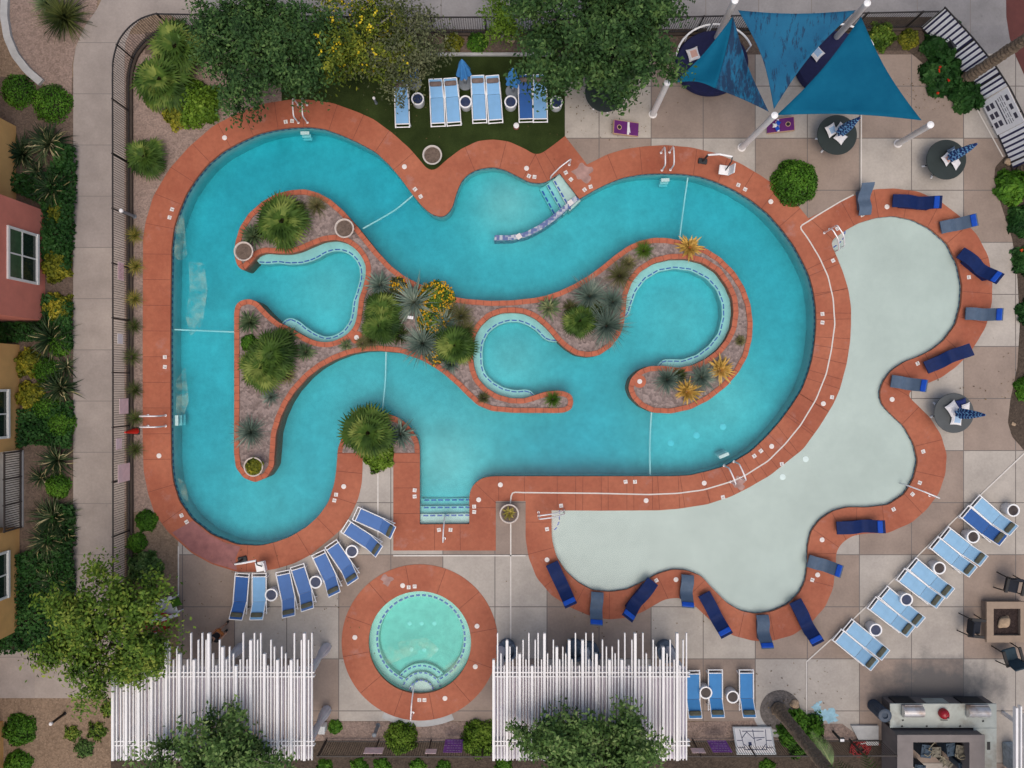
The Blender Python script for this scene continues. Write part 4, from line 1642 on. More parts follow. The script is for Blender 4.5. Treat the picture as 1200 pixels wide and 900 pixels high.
# ------------------------------------------------------------------ daybeds under the sails
def make_daybed():
    root = thing('round_daybed', '', 'daybed')
    b = MB()
    b.lathe([(1.60, 0.05), (1.68, 0.10), (1.70, 0.30), (1.62, 0.42), (0.0, 0.46)], n=64, sy=0.88)
    b.build('mattress', M('navy_upholstery', (0.008, 0.010, 0.055), 0.8, 0.2), root, smooth=True)
    b = MB()
    b.lathe([(1.5, 0.0), (1.5, 0.06)], n=48, sy=0.86)
    b.build('base', BLACKM, root)
    for a0, a1 in ((R(92), R(165)), (R(15), R(88))):
        r = MB()
        pts = [(1.76 * math.cos(a), 1.55 * math.sin(a), 0.78) for a in np.linspace(a0, a1, 20)]
        r.tube(pts, 0.045)
        for e in (pts[0], pts[-1], pts[10]):
            r.tube([e, (e[0] * 0.97, e[1] * 0.97, 0.06)], 0.03)
        rr_ = r.build('back_rail', WHITE_M, root)
    return root


DY = Proto(make_daybed)
G = 'round navy daybeds below the shade sails'
p = P(834, 74, 0.3)
DY.put('round navy daybed with a salmon pillow under the western shade sail', (p.x, p.y, 0.012), 0.1, G)
p = P(975, 74, 0.3)
DY.put('round navy daybed mostly hidden below the middle and eastern shade sails', (p.x, p.y, 0.012), 0.1, G)
pillow(812.5, 63.5, 0.55, 0.35, PIL_W, PIL_P, 'salmon and white pillow lying on the western navy daybed', 0.1, 1.25, 'pillows on the daybeds')
pillow(957, 62, 0.55, 0.8, PIL_W, PIL_B, 'white pillow on the eastern daybed seen between two shade sails', 0.1, 1.3, 'pillows on the daybeds')

# ------------------------------------------------------------------ shade sails and posts
SAIL = None
m, nt, bs = nmat('blue_sail_cloth')
v = opos(nt)
c = ramp(nt, noise(nt, v, 0.8, 5), 0.3, 0.7, (0.0, 0.082, 0.160), (0.003, 0.115, 0.205))
nt.links.new(c, bs.inputs['Base Color'])
bs.inputs['Roughness'].default_value = 0.85
bs.inputs['Specular IOR Level'].default_value = 0.15
bump(nt, bs, noise(nt, v, 2.2, 4), 0.4, 0.06)
SAIL = m
# cloth with leaf dapple stains
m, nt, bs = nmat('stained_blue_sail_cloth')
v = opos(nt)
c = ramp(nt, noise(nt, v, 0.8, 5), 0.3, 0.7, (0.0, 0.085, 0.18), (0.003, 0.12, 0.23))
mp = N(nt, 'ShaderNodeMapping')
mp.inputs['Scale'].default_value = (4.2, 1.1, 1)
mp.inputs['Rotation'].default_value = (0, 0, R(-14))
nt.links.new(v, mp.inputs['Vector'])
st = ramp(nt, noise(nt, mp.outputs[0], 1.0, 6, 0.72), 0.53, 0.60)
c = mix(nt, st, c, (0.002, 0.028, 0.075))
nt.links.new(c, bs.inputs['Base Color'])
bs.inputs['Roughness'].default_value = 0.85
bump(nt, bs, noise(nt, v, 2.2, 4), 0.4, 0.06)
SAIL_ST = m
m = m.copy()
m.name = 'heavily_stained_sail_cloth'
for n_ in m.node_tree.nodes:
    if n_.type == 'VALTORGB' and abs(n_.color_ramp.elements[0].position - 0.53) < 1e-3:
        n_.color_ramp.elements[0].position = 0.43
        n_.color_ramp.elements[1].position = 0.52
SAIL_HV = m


def sail(name, pts, inset, mat, label, parts=None, sag=0.25):
    """triangular membrane with hollow edges, corners in metres"""
    A, B, D = [Vector(p) for p in pts]
    n_ = 18
    idx, vs, fs = {}, [], []
    for i in range(n_ + 1):
        for j in range(n_ + 1 - i):
            u, v_ = i / n_, j / n_
            w_ = 1 - u - v_
            p = A * w_ + B * u + D * v_
            cen = (A + B + D) / 3
            # pull edges toward the centre
            ea, eb, ec = inset
            k = ea * 4 * w_ * u * (1 - v_) ** 2 + eb * 4 * u * v_ * (1 - w_) ** 2 + ec * 4 * v_ * w_ * (1 - u) ** 2
            p = p + (cen - p) * min(k, 0.5)
            p.z -= sag * 27 * u * v_ * w_
            idx[(i, j)] = len(vs)
            vs.append(tuple(p))
    for i in range(n_):
        for j in range(n_ - i):
            fs.append((idx[(i, j)], idx[(i + 1, j)], idx[(i, j + 1)]))
            if j < n_ - i - 1:
                fs.append((idx[(i + 1, j)], idx[(i + 1, j + 1)], idx[(i, j + 1)]))
    b = MB()
    b.add(vs, fs)
    return b.build(name, mat, None, smooth=True)


G = 'blue triangular shade sails'
zs = 3.75
s1 = sail('shade_sail', [P(859, 19, 3.9), P(790, 97, 3.3), P(838, 103.5, 3.55)], (0.26, 0.18, -0.10), SAIL, '')
tag(s1, 'western blue shade sail, folded along a ridge with a stained lower half', 'shade sail', G)
s1b = sail('stained_panel', [P(859, 19, 3.9), P(838, 103.5, 3.55), P(901, 131, 3.9)], (0.10, 0.05, 0.26), SAIL_HV, '')
s1b.parent = s1
s2 = sail('shade_sail', [P(865, 12, 4.1), P(1003, 12, 4.1), P(907, 128, 3.6)], (0.10, 0.20, 0.18), SAIL_ST, '')
tag(s2, 'middle blue shade sail streaked with dark stains, pointing down to the central post', 'shade sail', G)
s3 = sail('shade_sail', [P(1009, 19, 4.2), P(910, 135, 3.5), P(1080, 141, 4.2)], (0.13, 0.11, 0.12), SAIL, '')
tag(s3, 'eastern blue shade sail, clean and largest, above the round table', 'shade sail', G)
for o in (s1, s1b, s2, s3):
    md = o.modifiers.new('thick', 'SOLIDIFY')
    md.thickness = 0.012
G = 'white steel posts of the shade sails'
POSTM = M('white_post_paint', (0.74, 0.71, 0.68), 0.4, 0.06)
for (bx, by), (tx, ty), hh, lab in (((765, 134), (782, 97), 3.3, 'white shade sail post west of the daybed, leaning clear over the deck'),
                                ((838, 48), (861, 1), 4.1, 'white shade sail post rising behind the western daybed'),
                                ((977, 47), (1016, 4), 4.3, 'white shade sail post behind the eastern daybed at the north fence'),
                                ((869, 173), (907.5, 135.5), 4.0, 'white shade sail post in the middle beside the purple game board'),
                                ((1052, 168.5), (1090, 146.5), 4.0, 'white shade sail post at the east corner beside the round table')):
    t = thing('shade_post', lab, 'post', W(bx, by, 0.010), 0, G)
    a, c = W(bx, by, 0.0), P(tx, ty, hh)
    d = c - a
    b = MB()
    b.tube([(0, 0, 0), d], [0.14, 0.13], 16)
    b.build('pole', POSTM, t, smooth=True)
    b = MB()
    b.lathe([(0.145, 0), (0.145, 0.05), (0.05, 0.10), (0, 0.10)], (d.x, d.y, d.z - 0.02), 16)
    b.build('cap', WHITE_M, t)
    b = MB()
    b.lathe([(0.20, 0), (0.20, 0.025), (0, 0.025)], n=16)
    b.build('base_plate', POSTM, t)

# ------------------------------------------------------------------ cornhole boards
PURPLE = M('purple_board_paint', (0.115, 0.012, 0.135), 0.5, 0.15, 3.0)
WOODT = M('pale_plywood_edge', (0.50, 0.32, 0.20), 0.7, 0.1)


def make_board(bags):
    root = thing('game_board', '', 'game board')
    an = R(12)
    A = Matrix.Translation((0, 0, 0.19)) @ Matrix.Rotation(-an, 4, 'Y')
    b = MB()
    b.box((0, 0, 0), (1.2, 0.60, 0.02), M4=A, mi=0)
    o = b.build('board', [PURPLE], root)
    b = MB()
    b.box((0, 0, 0), (0.10, 0.58, 0.004), M4=A @ Matrix.Translation((-0.10, 0, 0.0125)))
    b.box((0, 0, 0), (0.05, 0.30, 0.004), M4=A @ Matrix.Translation((-0.16, 0.05, 0.0127)) @ Matrix.Rotation(0.2, 4, 'Z'))
    b.build('stripe', PIL_W, root)
    b = MB()
    b.T = A @ Matrix.Translation((0.34, 0, 0.0125))
    b.lathe([(0.115, 0), (0.115, 0.002), (0.085, 0.003)], n=24, cap=False)
    b.build('hole_ring', WOODT, root)
    b = MB()
    b.T = A @ Matrix.Translation((0.34, 0, 0.0125))
    b.lathe([(0.085, 0), (0.085, 0.0012), (0, 0.0012)], n=24)
    b.build('hole', BLACKM, root)
    b = MB()
    for s in (-1, 1):
        b.box((0, 0, 0), (1.2, 0.025, 0.12), M4=A @ Matrix.Translation((0, s * 0.312, -0.05)))
    b.box((0, 0, 0), (0.025, 0.60, 0.12), M4=A @ Matrix.Translation((0.612, 0, -0.05)))
    b.build('frame', WOODT, root)
    for s in (-1, 1):
        b = MB()
        b.box((0.48, s * 0.26, 0.12), (0.07, 0.03, 0.26))
        b.build('leg', WOODT, root)
    return root


GB = Proto(lambda: make_board(False))
GB.put('purple bean bag board with white stripe standing alone on the pale slab', W(733, 152, 0.008), R(177), 'purple bean bag boards')
GB.put('purple bean bag board with bags on it beside the middle sail post', W(912.5, 148.5, 0.008), R(3), 'purple bean bag boards')
for k, (x, y, m_, lb) in enumerate(((908, 147, PIL_W, 'white bean bag lying on the eastern purple board'), (912, 144, ROYAL, 'royal blue bean bag at the north edge of the eastern purple board'), (911, 150.5, ROYAL, 'royal blue bean bag on the middle of the eastern purple board'))):
    o = make_pillow(m_, m_)
    o.name = 'bean_bag'
    o.location = P(x, y, 0.24)
    o.scale = (0.45, 0.45, 0.5)
    o.rotation_euler = (0, 0, k)
    tag(o, lb, 'bean bag', 'bean bags on the board')

# ------------------------------------------------------------------ rails and ladders
def rail_tube(b, pts, r=0.034):
    q = []
    pts = [Vector(p) for p in pts]
    for i in range(len(pts)):
        if 0 < i < len(pts) - 1:
            a, c, d = pts[i - 1], pts[i], pts[i + 1]
            l1 = min(0.14, (a - c).length * 0.45)
            l2 = min(0.14, (d - c).length * 0.45)
            s0, s1 = c + (a - c).normalized() * l1, c + (d - c).normalized() * l2
            for t in (0, 0.33, 0.66, 1):
                q.append(s0 * (1 - t) ** 2 + c * 2 * t * (1 - t) + s1 * t * t)
        else:
            q.append(pts[i])
    b.tube(q, r)


def ladder(px, py, d, gap, label, tread=True):
    """grab rails standing on the coping, water lies in direction d (metres)"""
    c = W(px, py, ZC + 0.002)
    t = thing('pool_ladder', label, 'pool ladder', c, math.atan2(d[1], d[0]), 'steel pool ladders at the coping')
    for s in (-1, 1):
        b = MB()
        y = s * gap / 2
        rail_tube(b, [(-0.42, y, 0), (-0.42, y, 0.78), (-0.05, y, 0.82), (0.40, y, 0.74), (0.42, y, 0.0)])
        b.lathe([(0.06, 0), (0.06, 0.02), (0, 0.025)], (-0.40, y, 0), 12)
        b.lathe([(0.06, 0), (0.06, 0.02), (0, 0.025)], (0.42, y, 0), 12)
        b.build('grab_rail', CHROME, t, smooth=True)
    if tread:
        for k in range(3):
            b = MB()
            b.box((0.80 + 0.05 * k, 0, -0.28 - 0.25 * k), (0.16, gap, 0.04), bev=0.01)
            b.build('tread', WHITE_M, t)
    return t


ladder(355, 133.5, (0.02, -1), 0.42, 'steel ladder on the north-west coping below the big trees')
ladder(780, 189, (0.05, -1), 0.40, 'steel ladder on the north coping below the western sail post')
ladder(184, 493, (1, 0), 0.50, 'steel ladder on the straight west coping')
ladder(858, 553, (-0.38, 0.92), 0.50, 'steel ladder with gate rails on the coping between pool and wading pool')


def handrail(p0, p1, label, n_=1, gap=0.0, h=0.8):
    a, c = W(*p0, ZC), W(*p1, 0)
    d = c - a
    L = math.hypot(d.x, d.y)
    t = thing('handrail', label, 'handrail', (a.x, a.y, ZC), math.atan2(d.y, d.x), 'steel handrails at the pool steps')
    for k in range(n_):
        y = (k - (n_ - 1) / 2) * gap
        b = MB()
        rail_tube(b, [(0.05, y, 0), (0.02, y, h), (L * 0.55, y, h * 0.95), (L, y, h * 0.35), (L, y, -0.25)], 0.032)
        b.lathe([(0.06, 0), (0.06, 0.02), (0, 0.025)], (0.05, y, 0), 12)
        b.build('rail', CHROME, t, smooth=True)
    return t


handrail((668, 192.5), (645, 209), 'steel handrail on the north side of the entry steps below the turf')
handrail((521, 632), (522, 603), 'steel handrail on the middle of the south entry steps')
handrail((630, 602.5), (661, 599), 'double steel handrail at the wading pool west steps', 2, 0.16)
handrail((968, 270), (983, 292), 'double steel handrail at the wading pool north steps', 2, 0.3)
handrail((1090, 581), (1057, 567), 'single steel handrail on the east coping of the wading pool')
handrail((484, 836), (486, 800), 'steel handrail at the spa steps')


# pool lifts
def pool_lift(px, py, rz, label):
    t = thing('pool_lift', label, 'pool lift', W(px, py, ZC + 0.002), rz)
    b = MB()
    b.box((0, 0, 0.05), (0.42, 0.26, 0.10), bev=0.03)
    b.tube([(0, 0, 0.05), (0, 0, 0.95)], 0.05)
    b.build('post', CHAR, t)
    b = MB()
    b.tube([(0, 0, 0.92), (0.45, 0.02, 1.15), (1.05, 0.0, 1.12)], 0.045)
    b.build('arm', WHITE_M, t)
    b = MB()
    b.box((0.95, -0.42, 0.47), (0.50, 0.44, 0.06), bev=0.02)
    b.build('seat', WHITE_M, t)
    b = MB()
    b.box((0, 0, 0), (0.06, 0.44, 0.50), bev=0.02, M4=Matrix.Translation((1.22, -0.42, 0.72)) @ Matrix.Rotation(R(14), 4, 'Y'))
    b.build('backrest', WHITE_M, t)
    b = MB()
    b.tube([(1.05, 0, 1.12), (1.05, -0.2, 1.1), (1.0, -0.42, 0.5)], 0.03)
    b.build('hanger', CHAR, t)
    return t


pool_lift(823, 189.5, R(-8), 'white pool lift chair on an arm at the north-east coping')
pool_lift(285, 655, R(12), 'white pool lift chair with black frame on the south-west coping')

# ------------------------------------------------------------------ planter bowls
BOWL = M('cream_bowl_ceramic', (0.55, 0.50, 0.45), 0.6, 0.1)
BOWLW = M('white_bowl_ceramic', (0.56, 0.48, 0.42), 0.6, 0.1)


def make_bowl(mat):
    root = thing('planter_bowl', '', 'planter')
    b = MB()
    b.lathe([(0.22, 0), (0.30, 0.05), (0.42, 0.36), (0.455, 0.44), (0.44, 0.46), (0.395, 0.455), (0.36, 0.38)], n=40, cap=False)
    b.build('bowl', mat, root, smooth=True)
    b = MB()
    b.lathe([(0.38, 0.40), (0.2, 0.41), (0, 0.415)], n=24)
    b.build('soil', SOIL, root)
    return root


BW, BC = Proto(lambda: make_bowl(BOWLW)), Proto(lambda: make_bowl(BOWL))
G = 'round planter bowls'
for pr, (x, y), z, lab in ((BC, (506.5, 181.5), 0.008, 'cream planter bowl of bare soil in the turf corner by the coping'),
                           (BW, (403.5, 267.5), 0.02, 'white rimmed planter bowl of bare soil near the top of the island'),
                           (BW, (285.5, 294.5), 0.02, 'white rimmed planter bowl beside the flax at the island west tip'),
                           (BW, (297, 547), 0.02, 'white rimmed planter bowl overgrown by a yellow green plant'),
                           (BW, (596.8, 602), 0.02, 'white rimmed planter bowl with dry yellow leaves on the south deck')):
    p = P(x, y, 0.44)
    pr.put(lab, (p.x, p.y, z), 0, G)
# ------------------------------------------------------------------ vegetation
LF_DARK = leafmat('dark_green_foliage', (0.009, 0.027, 0.008), (0.038, 0.088, 0.024), (0.115, 0.195, 0.055), scale=1.3)
LF_OLIVE = leafmat('olive_foliage', (0.024, 0.032, 0.012), (0.085, 0.100, 0.045), (0.18, 0.185, 0.095))
LF_YEL = leafmat('yellow_flower_foliage', (0.020, 0.042, 0.006), (0.095, 0.130, 0.014), (0.26, 0.27, 0.03), scale=1.3)
LF_FRESH = leafmat('fresh_green_foliage', (0.030, 0.070, 0.006), (0.095, 0.175, 0.014), (0.20, 0.30, 0.04))
LF_MID = leafmat('mid_green_foliage', (0.020, 0.052, 0.012), (0.095, 0.175, 0.042), (0.25, 0.33, 0.12), scale=1.5)
LF_WARM = leafmat('warm_green_foliage', (0.020, 0.052, 0.007), (0.095, 0.170, 0.020), (0.27, 0.31, 0.05), scale=1.5)
LF_LIME = leafmat('lime_shrub_foliage', (0.016, 0.050, 0.005), (0.055, 0.150, 0.012), (0.12, 0.25, 0.025))
LF_YSHRUB = leafmat('yellow_shrub_foliage', (0.040, 0.060, 0.007), (0.16, 0.17, 0.016), (0.40, 0.33, 0.03))
LF_IVY = leafmat('ivy_foliage', (0.006, 0.026, 0.006), (0.020, 0.070, 0.014), (0.050, 0.125, 0.028))
BL_FAN = leafmat('fan_palm_frond', (0.010, 0.030, 0.005), (0.058, 0.110, 0.017), (0.23, 0.27, 0.06))
BL_BLUE = leafmat('blue_grey_blade', (0.050, 0.085, 0.065), (0.15, 0.215, 0.17), (0.36, 0.42, 0.33))
BL_AGAVE = leafmat('green_agave_blade', (0.035, 0.065, 0.028), (0.11, 0.165, 0.075), (0.34, 0.36, 0.17))
BL_YEL = leafmat('yellow_agave_blade', (0.30, 0.20, 0.04), (0.62, 0.38, 0.09), (0.80, 0.56, 0.20))
BL_FLAX = leafmat('dark_flax_blade', (0.006, 0.018, 0.007), (0.026, 0.050, 0.020), (0.11, 0.145, 0.065))
BL_CREAM = leafmat('cream_flax_blade', (0.17, 0.16, 0.06), (0.38, 0.33, 0.16), (0.62, 0.55, 0.34))
BL_GRASS = leafmat('green_grass_blade', (0.018, 0.050, 0.005), (0.06, 0.135, 0.014), (0.15, 0.23, 0.035))
BL_STRAW = leafmat('straw_grass_blade', (0.15, 0.13, 0.03), (0.33, 0.27, 0.06), (0.55, 0.42, 0.11))
BL_BRN = leafmat('brown_green_grass_blade', (0.05, 0.055, 0.02), (0.14, 0.14, 0.055), (0.32, 0.27, 0.13))
BL_DARKG = leafmat('dark_olive_grass_blade', (0.010, 0.018, 0.005), (0.040, 0.058, 0.016), (0.13, 0.15, 0.04))
FL_YEL = leafmat('yellow_blossom', (0.45, 0.33, 0.01), (0.60, 0.46, 0.02), (0.75, 0.60, 0.05))
FL_ORG = leafmat('orange_blossom', (0.36, 0.16, 0.005), (0.58, 0.31, 0.008), (0.72, 0.46, 0.02))
FL_RED = leafmat('red_blossom', (0.35, 0.01, 0.01), (0.5, 0.03, 0.01), (0.6, 0.10, 0.02))
BARK = M('grey_bark', (0.22, 0.19, 0.165), 0.9, 0.3, 8.0, bmp=0.5)
BARKP = M('pale_bark', (0.36, 0.33, 0.29), 0.85, 0.2, 6.0)
CORE = M('shrub_inner_twigs', (0.018, 0.022, 0.008), 0.95, 0.3, 6.0)


def leaf_quads(cen, nor, size, asp=0.55, bend=0.12):
    """diamond leaves at points cen facing nor"""
    n_ = len(cen)
    r = rng.normal(size=(n_, 3))
    t = np.cross(nor, r)
    t /= np.linalg.norm(t, axis=1)[:, None] + 1e-9
    w_ = np.cross(nor, t)
    s = size[:, None] if np.ndim(size) else size
    v = np.empty((n_, 4, 3))
    v[:, 0] = cen - t * s * 0.5
    v[:, 1] = cen + w_ * s * asp * 0.5 + nor * s * bend
    v[:, 2] = cen + t * s * 0.5
    v[:, 3] = cen - w_ * s * asp * 0.5 + nor * s * bend
    f = np.arange(n_ * 4).reshape(-1, 4)
    return v.reshape(-1, 3), f


def unit(a):
    return a / (np.linalg.norm(a, axis=-1, keepdims=True) + 1e-9)


def crown_points(center, rad, clumps, per, spread, flat=0.55, seed=0, outward=0.5):
    """clumps of leaves gathered round the ends of twigs spread through an uneven crown"""
    g = np.random.default_rng(seed)
    d = unit(g.normal(size=(clumps, 3)) * np.array([1, 1, 0.8]))
    lump = 1 + 0.22 * np.sin(d[:, 0] * 5 + seed) + 0.20 * np.sin(d[:, 1] * 6 + seed * 2) + 0.12 * np.sin(np.arctan2(d[:, 1], d[:, 0]) * 7 + seed)
    rr_ = g.uniform(0.30, 1.0, clumps) ** 0.55 * lump
    cc = np.array(center) + d * rr_[:, None] * np.array(rad)
    pts, nor = [], []
    for k in range(clumps):
        m_ = int(per * g.uniform(0.6, 1.3))
        sp = spread * g.uniform(0.7, 1.4)
        ax = unit(d[k] * np.array([1, 1, 0.3]) + g.normal(size=3) * 0.35)
        q = g.normal(size=(m_, 3)) * sp * np.array([0.6, 0.6, 0.35])
        along_ = g.uniform(-1, 1, m_)
        q += ax[None] * along_[:, None] * sp * 1.5
        q[:, 2] -= (along_ ** 2) * sp * 0.3
        pts.append(cc[k] + q)
        nor.append(unit(np.array([0, 0, 1.0]) + d[k] * outward + g.normal(size=(m_, 3)) * flat))
    return np.concatenate(pts), np.concatenate(nor), cc


def make_tree(name, label, base, ccen, rad, mat, clumps=150, per=60, leaf=0.20, spread=0.42, seed=1, group=None, flower=None, bark=BARK, tr=0.14, asp=0.5, limbs=9):
    base, ccen = Vector(base), Vector(ccen)
    t = thing(name, label, 'tree', base, 0, group)
    c = ccen - base
    b = MB()
    fork = Vector((c.x * 0.45, c.y * 0.45, max(0.8, c.z * 0.5)))
    b.tube([(0, 0, -0.05), fork * 0.5 + Vector((0.06, -0.05, 0)), fork], [tr * 1.25, tr, tr * 0.85], 10)
    g = np.random.default_rng(seed + 50)
    P_, N_, cc = crown_points(c, rad, clumps, per, spread, seed=seed)
    order = g.permutation(len(cc))[:limbs]
    for k in order:
        e = Vector(cc[k])
        mid = fork.lerp(e, 0.5) + Vector((0, 0, 0.25)) + Vector(g.normal(size=3) * 0.15)
        b.tube([fork - Vector((0, 0, 0.15)), mid, e], [tr * 0.55, tr * 0.32, tr * 0.08], 7)
        for q in range(2):
            e2 = Vector(cc[g.integers(len(cc))])
            if (e2 - mid).length < max(rad) * 0.8:
                b.tube([mid, (mid + e2) / 2 + Vector((0, 0, 0.1)), e2], [tr * 0.2, tr * 0.12, tr * 0.04], 5)
    b.build('trunk', bark, t, smooth=True)
    sz = leaf * g.uniform(0.6, 1.35, len(P_))
    v, f = leaf_quads(P_, N_, sz, asp)
    cr = npmesh('crown', v, f, mat, t)
    if flower:
        fm, nf = flower
        sel = g.choice(len(P_), nf)
        cl = np.repeat(P_[sel], 5, 0) + g.normal(size=(nf * 5, 3)) * 0.09 + np.array([0, 0, 0.12])
        v, f = leaf_quads(cl, unit(np.array([0, 0, 1.0]) + g.normal(size=(nf * 5, 3)) * 0.4), 0.11 * g.uniform(0.7, 1.2, nf * 5), 0.9)
        npmesh('blossoms', v, f, fm, t)
    return t


def shrub_parts(root, r, h, mat, dens=1.0, leaf=0.11, seed=0, rough=0.10, flower=None, sq=0.0):
    """leafy mound: leaves over a dark twiggy heart"""
    g = np.random.default_rng(seed)
    n_ = int(2600 * r * r * dens + 700 * dens)
    d = unit(g.normal(size=(n_, 3)))
    d[:, 2] = np.abs(d[:, 2]) * 1.0 - 0.12
    az = np.arctan2(d[:, 1], d[:, 0])
    lump = 1 + rough * (np.sin(az * 5 + seed) + np.sin(az * 9 + seed * 3) * 0.6 + np.sin(d[:, 2] * 8 + az * 3) * 0.6)
    rr_ = g.uniform(0.70, 1.03, n_) * lump
    p = d * rr_[:, None] * np.array([r, r, h])
    p[:, 2] = np.maximum(p[:, 2], 0.02)
    nor = unit(d + np.array([0, 0, 0.5]) + g.normal(size=(n_, 3)) * 0.55)
    v, f = leaf_quads(p, nor, leaf * g.uniform(0.6, 1.4, n_), 0.6)
    npmesh('crown', v, f, mat, root)
    b = MB()
    b.lathe([(r * 0.45, 0), (r * 0.70, h * 0.15), (r * 0.66, h * 0.42), (r * 0.4, h * 0.58), (0.02, h * 0.64)], n=18, wob=lambda a, z: 1 + rough * math.sin(5 * a + seed))
    b.build('stem', CORE, root, smooth=True)
    if flower:
        fm, nf, fs_ = flower
        d = unit(g.normal(size=(nf, 3)))
        d[:, 2] = np.abs(d[:, 2])
        q = d * np.array([r, r, h]) * g.uniform(0.97, 1.08, nf)[:, None]
        q = np.repeat(q, 3, 0) + g.normal(size=(nf * 3, 3)) * 0.03
        v, f = leaf_quads(q, unit(np.array([0, 0, 1.0]) + g.normal(size=(nf * 3, 3)) * 0.3), fs_ * g.uniform(0.7, 1.3, nf * 3), 0.9)
        npmesh('blossoms', v, f, fm, root)


def shrub(name, px, py, rpx, label, mat, hk=0.8, group=None, z=0.01, dens=1.0, leaf=0.11, seed=None, rough=0.07, flower=None, cat='shrub'):
    r = rpx / S
    h = r * hk
    p = P(px, py, h * 0.5 + z)
    t = thing(name, label, cat, (p.x, p.y, z), 0, group)
    shrub_parts(t, r, h, mat, dens, leaf, int(px * 7 + py) if seed is None else seed, rough, flower)
    return t


def blades(n_, L, wd, el0, el1, droop, seed, segs=4, keel=0.0, curl=0.0, z0=0.0, start=0.03, taper=1.0):
    """rosette of strap leaves; returns verts, quads; elevation between el0 and el1 (radians)"""
    g = np.random.default_rng(seed)
    V, F = [], []
    ga = 2.39996
    for k in range(n_):
        az = k * ga + g.uniform(-0.25, 0.25)
        fr = (k + 0.5) / n_
        el = el1 + (el0 - el1) * fr + g.uniform(-0.12, 0.12)
        l = L * g.uniform(0.75, 1.1) * (0.62 + 0.38 * fr)
        w_ = wd * g.uniform(0.8, 1.2)
        bend = droop * g.uniform(0.5, 1.5)
        side = curl * g.uniform(-1, 1)
        h = np.array([math.cos(az), math.sin(az), 0.0])
        s_ = np.array([-math.sin(az), math.cos(az), 0.0])
        p = h * start + np.array([0, 0, z0])
        o = len(V)
        a = el
        for i in range(segs + 1):
            u = i / segs
            prof = (min(1.0, u * 4 + 0.55)) * (1 - u ** (2.2 * taper)) + 0.02
            hw = w_ * 0.5 * prof
            up = np.array([-h[0] * math.sin(a), -h[1] * math.sin(a), math.cos(a)])
            V += [p - s_ * hw + up * keel * hw, p.copy(), p + s_ * hw + up * keel * hw]
            dirv = h * math.cos(a) + np.array([0, 0, math.sin(a)])
            p = p + dirv * l / segs
            a -= bend / segs * (0.4 + 1.2 * u)
            if side:
                c_, sn = math.cos(side / segs), math.sin(side / segs)
                h = np.array([h[0] * c_ - h[1] * sn, h[0] * sn + h[1] * c_, 0])
                s_ = np.array([-h[1], h[0], 0])
        for i in range(segs):
            q = o + i * 3
            F += [(q, q + 1, q + 4, q + 3), (q + 1, q + 2, q + 5, q + 4)]
    return V, F


def rosette(name, px, py, rpx, label, mat, n_=60, wd=0.05, el=(0.15, 1.35), droop=0.5, group=None, z=0.0, cat='plant', keel=0.5, curl=0.0, extra=None, seed=None, taper=1.0, core=None):
    r = rpx / S
    p = P(px, py, z + r * 0.35)
    t = thing(name, label, cat, (p.x, p.y, z), 0, group)
    sd = int(px * 3 + py * 5) if seed is None else seed
    V, F = blades(n_, r * 1.12, wd, el[0], el[1], droop, sd, keel=keel, curl=curl, taper=taper)
    npmesh('leaves', V, F, mat, t)
    if extra:
        m2, n2, w2 = extra
        V, F = blades(n2, r * 1.0, w2, el[0] + 0.1, el[1] * 0.8, droop * 1.4, sd + 9, keel=keel, curl=curl * 1.6 + 0.5, z0=0.05)
        npmesh('pale_leaves', V, F, m2, t)
    if core:
        b = MB()
        b.lathe([(0.05, 0.0), (0.07, 0.12), (0.03, 0.2)], n=8)
        b.build('heart', core, t)
    return t


